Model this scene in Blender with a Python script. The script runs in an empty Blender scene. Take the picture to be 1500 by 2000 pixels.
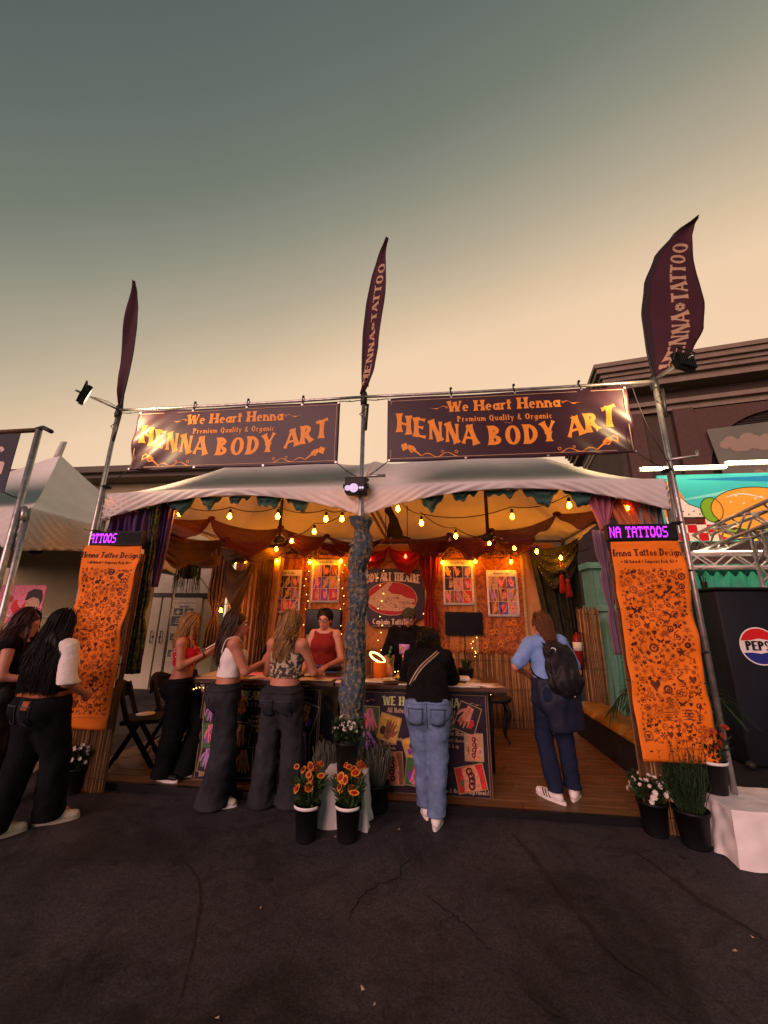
import bpy, bmesh, math, random
import numpy as np
from mathutils import Vector, Matrix, Euler
from mathutils.bvhtree import BVHTree
sc = bpy.context.scene
COL = sc.collection
rnd = random.Random(7)
PI = math.pi
# ---------------------------------------------------------------- camera
def cam_basis(yaw, pitch, roll):
    F = np.array([-math.sin(yaw)*math.cos(pitch), math.cos(yaw)*math.cos(pitch), math.sin(pitch)])
    r = np.array([math.cos(yaw), math.sin(yaw), 0.0]); u = np.cross(r, F)
    return math.cos(roll)*r+math.sin(roll)*u, -math.sin(roll)*r+math.cos(roll)*u, F
CAM = np.array([0.704, -3.879, 1.652])
cR, cU, cF = cam_basis(0.121, 0.2662, 0.0131)
cd = bpy.data.cameras.new('camera'); cam = bpy.data.objects.new('camera', cd); COL.objects.link(cam)
cd.sensor_fit = 'VERTICAL'; cd.sensor_height = 24.0; cd.lens = 755.8/2000*24.0; cd.clip_start = 0.05; cd.clip_end = 2000
mw = Matrix.Identity(4)
for i in range(3):
    mw[i][0] = cR[i]; mw[i][1] = cU[i]; mw[i][2] = -cF[i]; mw[i][3] = CAM[i]
cam.matrix_world = mw; sc.camera = cam
def at(px, py, axis, val):
    'direction of a photo pixel met with a plane of the place'
    d = cF+cR*(px-750)/755.8-cU*(py-1000)/755.8
    return CAM+d*(val-CAM[axis])/d[axis]
# ---------------------------------------------------------------- world, sun, exposure
w = bpy.data.worlds.new('World'); sc.world = w; w.use_nodes = True
nt = w.node_tree; nt.nodes.clear()
def N(t, **k):
    n = nt.nodes.new(t)
    for a, b in k.items(): setattr(n, a, b)
    return n
out = N('ShaderNodeOutputWorld'); bg = N('ShaderNodeBackground'); bg2 = N('ShaderNodeBackground'); addw = N('ShaderNodeAddShader')
geo = N('ShaderNodeTexCoord'); sep = N('ShaderNodeSeparateXYZ'); L = nt.links.new
L(geo.outputs['Generated'], sep.inputs[0])
SUN_AZ = math.radians(19)      # after-glow: to the right of the stall, below the horizon
dotn = N('ShaderNodeVectorMath', operation='DOT_PRODUCT'); dotn.inputs[1].default_value = (math.sin(SUN_AZ), math.cos(SUN_AZ), 0)
L(geo.outputs['Generated'], dotn.inputs[0])
m1 = N('ShaderNodeMath', operation='MULTIPLY'); m1.inputs[1].default_value = -0.74; L(dotn.outputs['Value'], m1.inputs[0])
m2 = N('ShaderNodeMath', operation='ADD'); L(m1.outputs[0], m2.inputs[0]); L(sep.outputs['Z'], m2.inputs[1])
rmp = N('ShaderNodeValToRGB'); mr = N('ShaderNodeMapRange'); mr.inputs[1].default_value = -0.10; mr.inputs[2].default_value = 0.80
L(m2.outputs[0], mr.inputs[0]); L(mr.outputs[0], rmp.inputs[0])
def srgb(r, g, b): 
    f = lambda c: (c/255/12.92 if c/255 <= .04045 else ((c/255+.055)/1.055)**2.4)
    return (f(r), f(g), f(b), 1)
cr = rmp.color_ramp; cr.interpolation = 'LINEAR'
stops = [((q+.10)/.90, c) for q, c in ((-.10, (247, 211, 174)), (.06, (239, 206, 172)), (.16, (213, 189, 158)), (.265, (182, 169, 145)), (.405, (145, 143, 128)), (.52, (116, 123, 111)), (.65, (100, 109, 103)), (.80, (86, 95, 94)))]
while len(cr.elements) < len(stops): cr.elements.new(0.5)
for e, (p, c) in zip(cr.elements, stops): e.position = p; e.color = srgb(*c)
sky = N('ShaderNodeTexSky', sky_type='NISHITA'); sky.sun_disc = False; sky.sun_elevation = math.radians(1.0); sky.sun_rotation = SUN_AZ
cn = N('ShaderNodeTexNoise'); cn.inputs['Scale'].default_value = 2.2; cn.inputs['Detail'].default_value = 5; L(geo.outputs['Generated'], cn.inputs['Vector']); cm = N('ShaderNodeMapRange'); cm.inputs[1].default_value = .3; cm.inputs[2].default_value = .7; cm.inputs[3].default_value = .965; cm.inputs[4].default_value = 1.03; L(cn.outputs['Fac'], cm.inputs[0]); cx_m = N('ShaderNodeVectorMath', operation='SCALE'); L(rmp.outputs[0], cx_m.inputs[0]); L(cm.outputs[0], cx_m.inputs['Scale']); L(cx_m.outputs[0], bg.inputs[0]); bg.inputs[1].default_value = 1.0
L(sky.outputs[0], bg2.inputs[0]); bg2.inputs[1].default_value = 0.006
L(bg.outputs[0], addw.inputs[0]); L(bg2.outputs[0], addw.inputs[1]); L(addw.outputs[0], out.inputs[0])
sl = bpy.data.lights.new('sun', 'SUN'); sun = bpy.data.objects.new('sun', sl); COL.objects.link(sun)
sl.energy = 3.0; sl.angle = math.radians(46); sl.color = (1.0, 0.55, 0.50)
sun.rotation_euler = Vector((0.45, 1.0, -0.34)).to_track_quat('-Z', 'Y').to_euler()
sc.view_settings.view_transform = 'Standard'; sc.view_settings.look = 'None'; sc.view_settings.gamma = 1; sc.view_settings.exposure = 0.0
sc.view_settings.use_curve_mapping = False
sc.cycles.use_denoising = True; sc.cycles.sample_clamp_indirect = 3.0; sc.cycles.max_bounces = 6; sc.cycles.use_light_tree = True
sc.cycles.transparent_max_bounces = 12; sc.cycles.caustics_reflective = False; sc.cycles.caustics_refractive = False
# ---------------------------------------------------------------- materials
MATS = {}; PENDING = {}
def M(name, col=None, rough=.6, var=.0, vs=8.0, col2=None, bump=0.0, bs=60.0, metal=0.0, emit=0.0, ecol=None, trans=0.0, stretch=(1, 1, 1), spec=.25, alpha=1.0, sheen=0.0, kind='noise', thr=(.35, .65)):
    if name in MATS: return MATS[name]
    m = PENDING.pop(name, None) or bpy.data.materials.new(name); MATS[name] = m; m.use_nodes = True
    t = m.node_tree; b = t.nodes['Principled BSDF']; lk = t.links.new
    c = tuple(col)+(1,) if len(col) == 3 else col
    b.inputs['Base Color'].default_value = c; b.inputs['Roughness'].default_value = rough; b.inputs['Metallic'].default_value = metal
    b.inputs['Specular IOR Level'].default_value = spec; b.inputs['Alpha'].default_value = alpha
    if sheen: b.inputs['Sheen Weight'].default_value = sheen
    tc = t.nodes.new('ShaderNodeTexCoord'); mp = t.nodes.new('ShaderNodeMapping'); mp.inputs['Scale'].default_value = stretch
    lk(tc.outputs['Object'], mp.inputs[0])
    csock = None
    if col2 is not None or var:
        if kind == 'noise':
            n = t.nodes.new('ShaderNodeTexNoise'); n.inputs['Scale'].default_value = vs; n.inputs['Detail'].default_value = 6; n.inputs['Roughness'].default_value = .62; fo = n.outputs['Fac']
        elif kind == 'cell':
            n = t.nodes.new('ShaderNodeTexVoronoi'); n.inputs['Scale'].default_value = vs; fo = n.outputs['Distance']
        elif kind == 'wave':
            n = t.nodes.new('ShaderNodeTexWave'); n.inputs['Scale'].default_value = vs; n.inputs['Distortion'].default_value = 3; n.inputs['Detail'].default_value = 3; fo = n.outputs['Fac']
        lk(mp.outputs[0], n.inputs['Vector'])
        r = t.nodes.new('ShaderNodeValToRGB'); lk(fo, r.inputs[0])
        c2 = (tuple(col2)+(1,)) if col2 is not None else tuple(min(1, v*(1+var)) for v in c[:3])+(1,)
        c1 = c if col2 is not None else tuple(v*(1-var) for v in c[:3])+(1,)
        r.color_ramp.elements[0].position = thr[0]; r.color_ramp.elements[1].position = thr[1]
        r.color_ramp.elements[0].color = c1; r.color_ramp.elements[1].color = c2
        lk(r.outputs[0], b.inputs['Base Color']); csock = r.outputs[0]
    if bump:
        n2 = t.nodes.new('ShaderNodeTexNoise'); n2.inputs['Scale'].default_value = bs; n2.inputs['Detail'].default_value = 4; lk(mp.outputs[0], n2.inputs['Vector'])
        bm_ = t.nodes.new('ShaderNodeBump'); bm_.inputs['Strength'].default_value = bump; bm_.inputs['Distance'].default_value = .01
        lk(n2.outputs['Fac'], bm_.inputs['Height']); lk(bm_.outputs[0], b.inputs['Normal'])
    if emit:
        b.inputs['Emission Color'].default_value = tuple(ecol or c[:3])+(1,); b.inputs['Emission Strength'].default_value = emit
    if trans:
        tr = t.nodes.new('ShaderNodeBsdfTranslucent'); mx = t.nodes.new('ShaderNodeMixShader'); mx.inputs[0].default_value = trans
        tr.inputs[0].default_value = c
        if csock is not None: lk(csock, tr.inputs[0])
        o = t.nodes['Material Output']; lk(b.outputs[0], mx.inputs[1]); lk(tr.outputs[0], mx.inputs[2]); lk(mx.outputs[0], o.inputs[0])
    return m
M('asphalt', (.05, .042, .04), .85)
M('steel', (.42, .40, .39), .38, metal=.85, var=.25, vs=14, bump=.15, bs=30)
M('dark_metal', (.03, .03, .03), .45, metal=.4, var=.3)
M('black', (.012, .012, .013), .5, var=.3, vs=20)
M('matte_black', (.012, .011, .012), .85, var=.4, vs=12)
M('plastic_black', (.006, .006, .007), .5, var=.2, vs=6, bump=.1, bs=80)
M('canopy', (.80, .78, .76), .6, var=.07, vs=2.5, bump=.12, bs=5, trans=.36)
M('canopy_roof', (.82, .80, .75), .65, var=.06, vs=2.5, bump=.12, bs=5, trans=.05)
M('neighbour_canopy', (.72, .70, .67), .6, var=.09, vs=2.0, bump=.1, bs=5, trans=.12)
M('plum_vinyl', (.034, .008, .017), .42, var=.15, vs=3, bump=.25, bs=4, spec=.35)
M('plum_flag', (.065, .018, .030), .7, var=.15, vs=4, trans=.15)
M('gold_ink', (.85, .30, .035), .45, var=.06, vs=10)
M('tan_ink', (.50, .33, .20), .6, var=.08, vs=10)
M('cream_ink', (.70, .55, .40), .6, var=.08)
M('green_ink', (.55, .60, .25), .6, var=.08)
M('brown_ink', (.055, .012, .010), .7, var=.3, vs=25); M('henna_ink', (.13, .030, .010), .7, var=.45, vs=22)
M('orange_cloth', (.80, .190, .010), .7, var=.12, vs=3.5, bump=.25, bs=6)
M('white', (.78, .76, .74), .6, var=.05)
M('white_cloth', (.76, .72, .71), .8, var=.08, vs=5, bump=.45, bs=10)
M('paper', (.72, .68, .62), .7, var=.12, vs=25)
M('gold_line', (.36, .27, .13), .45, var=.2)
M('panel_black', (.022, .010, .026), .4, var=.4, vs=6)
M('wood_frame', (.14, .08, .045), .55, var=.35, vs=9, stretch=(8, 8, 1))
M('plank', (.20, .105, .045), .42, col2=(.10, .050, .022), vs=3.0, stretch=(1.2, 14, 14), bump=.12, bs=12)
M('reed_b', (.42, .25, .11), .75, var=.3, vs=9); M('reed_c', (.13, .06, .025), .8, var=.3, vs=9)
M('reed', (.30, .16, .065), .75, col2=(.15, .075, .03), vs=7, stretch=(14, 14, .5), bump=.3, bs=20)
M('wall_beige', (.42, .37, .22), .8, var=.08, vs=2, bump=.1, bs=20)
M('door_paint', (.50, .45, .32), .6, var=.05)
M('shutter', (.46, .42, .32), .5, metal=.1, var=.06)
M('teal', (.05, .42, .31), .5, var=.12, vs=3)
M('mint', (.22, .48, .35), .55, var=.1)
M('brown_wall', (.070, .050, .040), .8, var=.15, vs=1.5)
M('brown_trim', (.24, .19, .14), .7, var=.12, vs=2)
M('brown_dark', (.03, .022, .02), .8, var=.2)
M('skin', (.46, .185, .115), .5, var=.05, vs=9, spec=.35, bump=.05, bs=90)
M('skin_pale', (.52, .235, .165), .5, var=.05, vs=9, spec=.35, bump=.05, bs=90)
M('denim_blue', (.13, .19, .33), .85, var=.28, vs=7, bump=.35, bs=120, spec=.08)
M('denim_black', (.0075, .008, .010), .95, var=.35, vs=6, bump=.3, bs=120, spec=.08)
M('denim_grey', (.027, .028, .034), .95, var=.32, vs=6, bump=.3, bs=120, spec=.08)
M('navy', (.012, .018, .042), .85, var=.2, vs=8, bump=.25, bs=90, spec=.08)
M('knit_white', (.74, .68, .66), .8, var=.06, vs=30, bump=.3, bs=150, stretch=(1, 1, .25), spec=.08)
M('tee_blue', (.17, .30, .62), .85, var=.1, vs=7, bump=.2, bs=100, spec=.08)
M('tee_black', (.007, .007, .008), .95, var=.3, vs=9, bump=.25, bs=80, spec=.08)
M('tank_red', (.21, .022, .018), .8, var=.12, vs=12, bump=.2, bs=100, spec=.08)
M('camo', (.50, .38, .27), .85, col2=(.055, .05, .042), vs=22, thr=(.46, .50), bump=.2, bs=90, spec=.08)
M('spot_red', (.46, .012, .022), .8, col2=(.46, .012, .022), vs=10, spec=.08)
M('hair_black', (.006, .0045, .004), .55, var=.4, vs=30, stretch=(6, 6, .6), spec=.22)
M('hair_brown', (.055, .027, .014), .42, var=.4, vs=30, stretch=(6, 6, .6), spec=.22)
M('hair_auburn', (.10, .043, .018), .42, var=.4, vs=30, stretch=(6, 6, .6), spec=.22)
M('hair_blonde', (.40, .23, .085), .42, col2=(.20, .10, .035), vs=30, stretch=(6, 6, .6), spec=.22)
M('hair_wine', (.035, .010, .010), .42, var=.4, vs=30, stretch=(6, 6, .6), spec=.22)
M('leaf', (.045, .09, .03), .6, var=.45, vs=12, trans=.2)
M('leaf_dark', (.022, .05, .018), .6, var=.45, vs=12, trans=.15)
M('leaf_grey', (.11, .12, .085), .7, var=.35, vs=12, trans=.15)
M('petal_white', (.80, .74, .70), .6, var=.06, trans=.2)
M('petal_orange', (.80, .22, .02), .6, col2=(.75, .42, .05), vs=40, trans=.2)
M('petal_red', (.33, .025, .01), .6, var=.2, vs=30)
M('soil', (.03, .018, .012), .95, var=.4, vs=40, bump=.5)
M('gold_cushion', (.26, .13, .016), .5, var=.3, vs=6, bump=.3, bs=30)
M('red_paint', (.20, .010, .010), .35, var=.1)
M('bulb_glow', (1, .6, .2), .3, emit=200.0, ecol=(1, .27, .0045))
M('bulb_dim', (1, .6, .2), .3, emit=30.0, ecol=(1, .42, .012))
M('fairy_glow', (1, .7, .4), .3, emit=16.0, ecol=(1, .5, .09))
M('tube_glow', (1, .9, .75), .3, emit=16, ecol=(1, .76, .42))
M('led_purple', (.4, .05, .8), .3, emit=1.9, ecol=(.52, .03, .95))
M('ring_glow', (1, .8, .5), .3, emit=7, ecol=(1, .50, .12))
M('lens_glow', (.15, .12, .2), .2, emit=.75, ecol=(.95, .68, .98))
M('flood_glow', (1, .85, .6), .2, emit=16, ecol=(1, .72, .40))
M('cable', (.012, .010, .010), .6)
# ---------------------------------------------------------------- object helpers
def getmat(n):
    if n in MATS: return MATS[n]
    if n not in PENDING: PENDING[n] = bpy.data.materials.new(n)   # defined further down
    return PENDING[n]
def new_mesh(name, V, F, mats, fm=None, smooth=False):
    me = bpy.data.meshes.new(name); me.from_pydata([tuple(map(float, v)) for v in V], [], [tuple(map(int, f)) for f in F])
    for m in (mats if isinstance(mats, (list, tuple)) else [mats]): me.materials.append(getmat(m))
    if fm is not None: me.polygons.foreach_set('material_index', np.asarray(fm, dtype=np.int32))
    if smooth: me.polygons.foreach_set('use_smooth', np.ones(len(me.polygons), dtype=bool))
    me.update(); return me
def link(name, me, parent=None, loc=(0, 0, 0), rot=(0, 0, 0)):
    o = bpy.data.objects.new(name, me); COL.objects.link(o); o.location = loc; o.rotation_euler = rot
    if parent is not None: o.parent = parent
    return o
def tag(o, label=None, cat=None, group=None, kind=None):
    if label: o['label'] = label
    if cat: o['category'] = cat
    if group: o['group'] = group
    if kind: o['kind'] = kind
    return o
def thing(name, label, cat, loc=(0, 0, 0), rz=0.0, group=None):
    o = link(name, None, None, loc, (0, 0, rz)); o.empty_display_size = .1
    return tag(o, label, cat, group)
def copy_tree(o, parent=None):
    c = o.copy(); COL.objects.link(c); c.parent = parent
    for ch in [q for q in bpy.data.objects if q.parent == o]: copy_tree(ch, c)
    return c
class MB:
    def __init__(s): s.V = []; s.F = []; s.m = []; s.cur = 0
    def add(s, V, F):
        n = len(s.V); s.V += [tuple(v) for v in V]
        for f in F: s.F.append(tuple(i+n for i in f)); s.m.append(s.cur)
        return s
    def box(s, x0, x1, y0, y1, z0, z1):
        V = [(x, y, z) for z in (z0, z1) for y in (y0, y1) for x in (x0, x1)]
        return s.add(V, [(0, 2, 3, 1), (4, 5, 7, 6), (0, 1, 5, 4), (2, 6, 7, 3), (0, 4, 6, 2), (1, 3, 7, 5)])
    def bevbox(s, x0, x1, y0, y1, z0, z1, b=.01):
        bm = bmesh.new(); r = bmesh.ops.create_cube(bm, size=1)
        for v in bm.verts: v.co = Vector(((x0+x1)/2+v.co.x*(x1-x0), (y0+y1)/2+v.co.y*(y1-y0), (z0+z1)/2+v.co.z*(z1-z0)))
        bmesh.ops.bevel(bm, geom=bm.edges[:], offset=b, segments=2, affect='EDGES', profile=.5)
        bm.verts.index_update(); s.add([v.co[:] for v in bm.verts], [[v.index for v in f.verts] for f in bm.faces]); bm.free(); return s
    def obox(s, c, half, R):
        V = []
        for sz in (-1, 1):
            for sy in (-1, 1):
                for sx in (-1, 1): V.append(np.array(c)+R@np.array([sx*half[0], sy*half[1], sz*half[2]]))
        return s.add(V, [(0, 2, 3, 1), (4, 5, 7, 6), (0, 1, 5, 4), (2, 6, 7, 3), (0, 4, 6, 2), (1, 3, 7, 5)])
    def tube(s, P, r, n=8, cap=True):
        P = [np.array(p, float) for p in P]; k = len(P); rs = r if hasattr(r, '__len__') else [r]*k
        T = [P[min(i+1, k-1)]-P[max(i-1, 0)] for i in range(k)]; T = [t/(np.linalg.norm(t)+1e-12) for t in T]
        a = np.array([0, 0, 1.]) if abs(T[0][2]) < .9 else np.array([1., 0, 0]); u = np.cross(T[0], a); u /= np.linalg.norm(u)
        V = []
        for i in range(k):
            u = u-T[i]*(u@T[i]); u /= np.linalg.norm(u)+1e-12; v = np.cross(T[i], u)
            for j in range(n):
                g = 2*PI*j/n; V.append(P[i]+rs[i]*(math.cos(g)*u+math.sin(g)*v))
        F = [(i*n+j, i*n+(j+1) % n, (i+1)*n+(j+1) % n, (i+1)*n+j) for i in range(k-1) for j in range(n)]
        if cap: F += [tuple(range(n))[::-1], tuple((k-1)*n+j for j in range(n))]
        return s.add(V, F)
    def strands(s, P, R, n=3):
        'many fine tapered locks at once: P strands x points x 3'
        P = np.asarray(P, float); R = np.asarray(R, float); S, K, _ = P.shape; T = np.gradient(P, axis=1); T /= np.linalg.norm(T, axis=2, keepdims=True)+1e-9
        U = np.cross(T, np.array([.3, .5, .81])); U /= np.linalg.norm(U, axis=2, keepdims=True)+1e-9; W = np.cross(T, U)
        V = np.stack([P+R[..., None]*(math.cos(2*PI*j/n)*U+math.sin(2*PI*j/n)*W) for j in range(n)], 2).reshape(-1, 3)
        b = (np.arange(S)*K*n)[:, None, None]+(np.arange(K-1)*n)[None, :, None]; j = np.arange(n)[None, None, :]; j2 = (j+1) % n
        s.add(V, np.stack([b+j, b+j2, b+n+j2, b+n+j], -1).reshape(-1, 4).tolist()); return s
    def lathe(s, prof, c=(0, 0, 0), n=20, axis=None):
        R = np.eye(3)
        if axis is not None:
            z = np.array(axis, float); z /= np.linalg.norm(z); x = np.cross([0, 1, 0] if abs(z[1]) < .9 else [1, 0, 0], z); x /= np.linalg.norm(x); R = np.array([x, np.cross(z, x), z]).T
        V = []
        for r, z in prof:
            for j in range(n):
                g = 2*PI*j/n; V.append(np.array(c)+R@np.array([r*math.cos(g), r*math.sin(g), z]))
        k = len(prof)
        F = [(i*n+j, i*n+(j+1) % n, (i+1)*n+(j+1) % n, (i+1)*n+j) for i in range(k-1) for j in range(n)]
        if prof[0][0] > 1e-4: F.append(tuple(range(n))[::-1])
        if prof[-1][0] > 1e-4: F.append(tuple((k-1)*n+j for j in range(n)))
        return s.add(V, F)
    def grid(s, fn, nu, nv, closed=False):
        V = [fn(i/nu, j/nv) for j in range(nv+1) for i in range(nu+1)]
        return s.add(V, [(j*(nu+1)+i, j*(nu+1)+i+1, (j+1)*(nu+1)+i+1, (j+1)*(nu+1)+i) for j in range(nv) for i in range(nu)])
    def ball(s, c, r, n=10, m=7):
        r = r if hasattr(r, '__len__') else (r, r, r)
        return s.add([(c[0]+r[0]*math.sin(PI*j/m)*math.cos(2*PI*i/n), c[1]+r[1]*math.sin(PI*j/m)*math.sin(2*PI*i/n), c[2]+r[2]*math.cos(PI*j/m)) for j in range(m+1) for i in range(n)],
                     [(j*n+i, (j+1)*n+i, (j+1)*n+(i+1) % n, j*n+(i+1) % n) for j in range(m) for i in range(n)])
    def prism(s, pts, y0, y1):
        'outline in x,z pushed from y0 to y1'
        n = len(pts); V = [(p[0], y0, p[1]) for p in pts]+[(p[0], y1, p[1]) for p in pts]
        return s.add(V, [tuple(range(n)), tuple(range(2*n-1, n-1, -1))]+[(i, n+i, n+(i+1) % n, (i+1) % n) for i in range(n)])
    def build(s, name, mats, parent=None, smooth=False, world=False, loc=(0, 0, 0), thick=0.0):
        V = s.V
        if world and parent is not None:
            r = parent
            while r.parent is not None: r = r.parent
            o = r.location; a = -r.rotation_euler.z; ca, sa = math.cos(a), math.sin(a)
            V = [((v[0]-o[0])*ca-(v[1]-o[1])*sa, (v[0]-o[0])*sa+(v[1]-o[1])*ca, v[2]-o[2]) for v in V]
        me = new_mesh(name, V, s.F, mats, s.m if s.cur or any(s.m) else None, smooth)
        ob = link(name, me, parent, loc)
        if thick:
            md = ob.modifiers.new('thickness', 'SOLIDIFY'); md.thickness = thick; md.offset = 0
        return ob
def smooth_path(P, k=6):
    P = [np.array(p, float) for p in P]; out_ = []
    for i in range(len(P)-1):
        p0 = P[max(i-1, 0)]; p1 = P[i]; p2 = P[i+1]; p3 = P[min(i+2, len(P)-1)]
        for j in range(k):
            t = j/k; out_.append(.5*((2*p1)+(-p0+p2)*t+(2*p0-5*p1+4*p2-p3)*t*t+(-p0+3*p1-3*p2+p3)*t**3))
    return out_+[P[-1]]
def sag(a, b, d, n=10):
    a = np.array(a, float); b = np.array(b, float)
    return [a+(b-a)*i/n-np.array([0, 0, d*4*(i/n)*(1-i/n)]) for i in range(n+1)]
# ---------------------------------------------------------------- lettering: stroke letters with flared ends
T_, t_ = .20, .105
def G(w, *s): return (w, s)
def l(x0, y0, x1, y1, w=T_): return ('l', x0, y0, x1, y1, w)
def a(cx, cy, rx, ry, a0, a1, ws=T_, wt=t_): return ('a', cx, cy, rx, ry, a0, a1, ws, wt)
GL = {
 'A': G(.66, l(.02, 0, .33, 1, t_), l(.33, 1, .66, 0), l(.15, .32, .52, .32, t_)), 'B': G(.6, l(.1, 0, .1, 1), a(.14, .75, .34, .25, -90, 90), a(.14, .26, .42, .26, -90, 90)),
 'C': G(.66, a(.36, .5, .34, .5, 50, 310)), 'D': G(.68, l(.1, 0, .1, 1), a(.14, .5, .48, .5, -90, 90)), 'E': G(.58, l(.1, 0, .1, 1), l(.1, .94, .55, .94, t_), l(.1, .52, .45, .52, t_), l(.1, .06, .57, .06, t_)),
 'F': G(.54, l(.1, 0, .1, 1), l(.1, .94, .53, .94, t_), l(.1, .52, .43, .52, t_)), 'G': G(.72, a(.36, .5, .34, .5, 50, 335), l(.44, .45, .68, .45, t_), l(.64, .1, .64, .45)),
 'H': G(.7, l(.1, 0, .1, 1), l(.58, 0, .58, 1), l(.1, .5, .58, .5, t_)), 'I': G(.24, l(.12, 0, .12, 1)), 'L': G(.54, l(.1, 0, .1, 1), l(.1, .06, .53, .06, t_)),
 'M': G(.84, l(.07, 0, .12, 1, t_), l(.12, 1, .4, .1), l(.4, .1, .68, 1, t_), l(.7, 1, .74, 0)), 'N': G(.66, l(.08, 0, .08, 1, t_), l(.08, 1, .56, 0), l(.56, 0, .56, 1, t_)),
 'O': G(.76, a(.37, .5, .35, .5, 0, 360)), 'P': G(.58, l(.1, 0, .1, 1), a(.14, .72, .4, .28, -90, 90)), 'Q': G(.76, a(.37, .5, .35, .5, 0, 360), l(.42, .2, .68, -.12, t_)),
 'R': G(.64, l(.1, 0, .1, 1), a(.14, .73, .38, .27, -90, 90), l(.28, .46, .6, 0)), 'S': G(.56, a(.27, .74, .23, .26, 30, 270, .13), a(.27, .25, .24, .25, -150, 90, .16)),
 'T': G(.62, l(.31, 0, .31, 1), l(0, .94, .62, .94, t_)), 'V': G(.64, l(.02, 1, .32, 0), l(.32, 0, .62, 1, t_)), 'W': G(.92, l(.03, 1, .24, 0), l(.24, 0, .45, .9, t_), l(.45, .9, .66, 0), l(.66, 0, .88, 1, t_)),
 'Y': G(.6, l(.02, 1, .3, .45), l(.3, .45, .58, 1, t_), l(.3, 0, .3, .48)), '&': G(.6, a(.26, .76, .18, .22, 0, 360, .12), a(.26, .28, .25, .27, 60, 350, .14), l(.14, .62, .56, .02, t_)),
 'a': G(.5, a(.22, .3, .19, .3, 20, 340, .15, .08), l(.42, 0, .42, .62, .15)), 'c': G(.44, a(.24, .3, .21, .31, 50, 310, .15, .08)), 'd': G(.5, a(.22, .3, .19, .3, 20, 340, .15, .08), l(.42, 0, .42, 1, .15)),
 'e': G(.46, a(.24, .3, .21, .31, 0, 310, .15, .08), l(.08, .33, .42, .33, .07)), 'f': G(.32, l(.14, 0, .14, .8, .15), a(.26, .8, .13, .2, 60, 180, .12, .08), l(.0, .6, .3, .6, .07)),
 'g': G(.5, a(.22, .3, .19, .3, 20, 340, .15, .08), l(.42, -.12, .42, .62, .14), a(.23, -.12, .2, .18, 180, 360, .12, .08)), 'h': G(.5, l(.1, 0, .1, 1, .15), a(.25, .36, .17, .26, 0, 170, .14, .08), l(.41, 0, .41, .4, .15)),
 'i': G(.22, l(.1, 0, .1, .62, .15), l(.1, .76, .1, .9, .13)), 'k': G(.5, l(.1, 0, .1, 1, .15), l(.12, .28, .44, .62, .08), l(.2, .36, .46, 0, .14)), 'l': G(.22, l(.1, 0, .1, 1, .15)),
 'm': G(.74, l(.1, 0, .1, .62, .14), a(.24, .36, .14, .26, 0, 170, .13, .08), l(.38, 0, .38, .4, .14), a(.52, .36, .14, .26, 0, 170, .13, .08), l(.66, 0, .66, .4, .14)),
 'n': G(.5, l(.1, 0, .1, .62, .15), a(.25, .36, .17, .26, 0, 170, .14, .08), l(.41, 0, .41, .4, .15)), 'o': G(.5, a(.24, .3, .21, .31, 0, 360, .15, .08)), 'p': G(.5, l(.1, -.3, .1, .62, .15), a(.26, .3, .19, .3, -160, 160, .15, .08)),
 'q': G(.5, a(.22, .3, .19, .3, 20, 340, .15, .08), l(.42, -.3, .42, .62, .15)), 'r': G(.38, l(.1, 0, .1, .62, .15), a(.26, .4, .15, .22, 40, 170, .14, .08)), 's': G(.4, a(.2, .45, .15, .16, 30, 270, .1, .08), a(.2, .15, .16, .15, -150, 90, .12, .08)),
 't': G(.34, l(.14, .02, .14, .88, .15), l(0, .6, .32, .6, .07), a(.24, .12, .1, .13, 190, 300, .1, .08)), 'u': G(.5, l(.1, .22, .1, .62, .15), a(.25, .24, .16, .24, 180, 350, .14, .08), l(.41, 0, .41, .62, .15)),
 'v': G(.46, l(.04, .62, .22, 0, .14), l(.22, 0, .42, .62, .07)), 'w': G(.7, l(.04, .62, .2, 0, .14), l(.2, 0, .34, .55, .07), l(.34, .55, .5, 0, .14), l(.5, 0, .66, .62, .07)), 'x': G(.46, l(.04, .62, .42, 0, .14), l(.04, 0, .42, .62, .07)),
 'y': G(.48, l(.06, .62, .24, .02, .14), l(.42, .62, .14, -.3, .09)), "'": G(.14, l(.07, .75, .07, 1, .1)), '!': G(.2, l(.1, .28, .1, 1, .14), l(.1, 0, .1, .13, .13)), '-': G(.3, l(.02, .34, .28, .34, .09)),
 '0': G(.5, a(.24, .5, .22, .5, 0, 360, .15)), '1': G(.3, l(.16, 0, .16, 1, .16)), '2': G(.5, a(.24, .72, .2, .28, -20, 170, .14), l(.4, .6, .05, .06, .1), l(.05, .06, .46, .06, t_)), '5': G(.5, a(.22, .32, .22, .32, -140, 110, .14), l(.1, .55, .13, .95, .1), l(.12, .94, .42, .94, t_)),
 '$': G(.5, a(.25, .68, .18, .2, 30, 270, .1), a(.25, .3, .19, .2, -150, 90, .12), l(.25, -.05, .25, 1.05, .06)), '*': G(.6, *[l(.3+.08*math.cos(q), .5+.08*math.sin(q), .3+.28*math.cos(q), .5+.28*math.sin(q), .16) for q in [i*PI/3 for i in range(6)]]),
}
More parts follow.
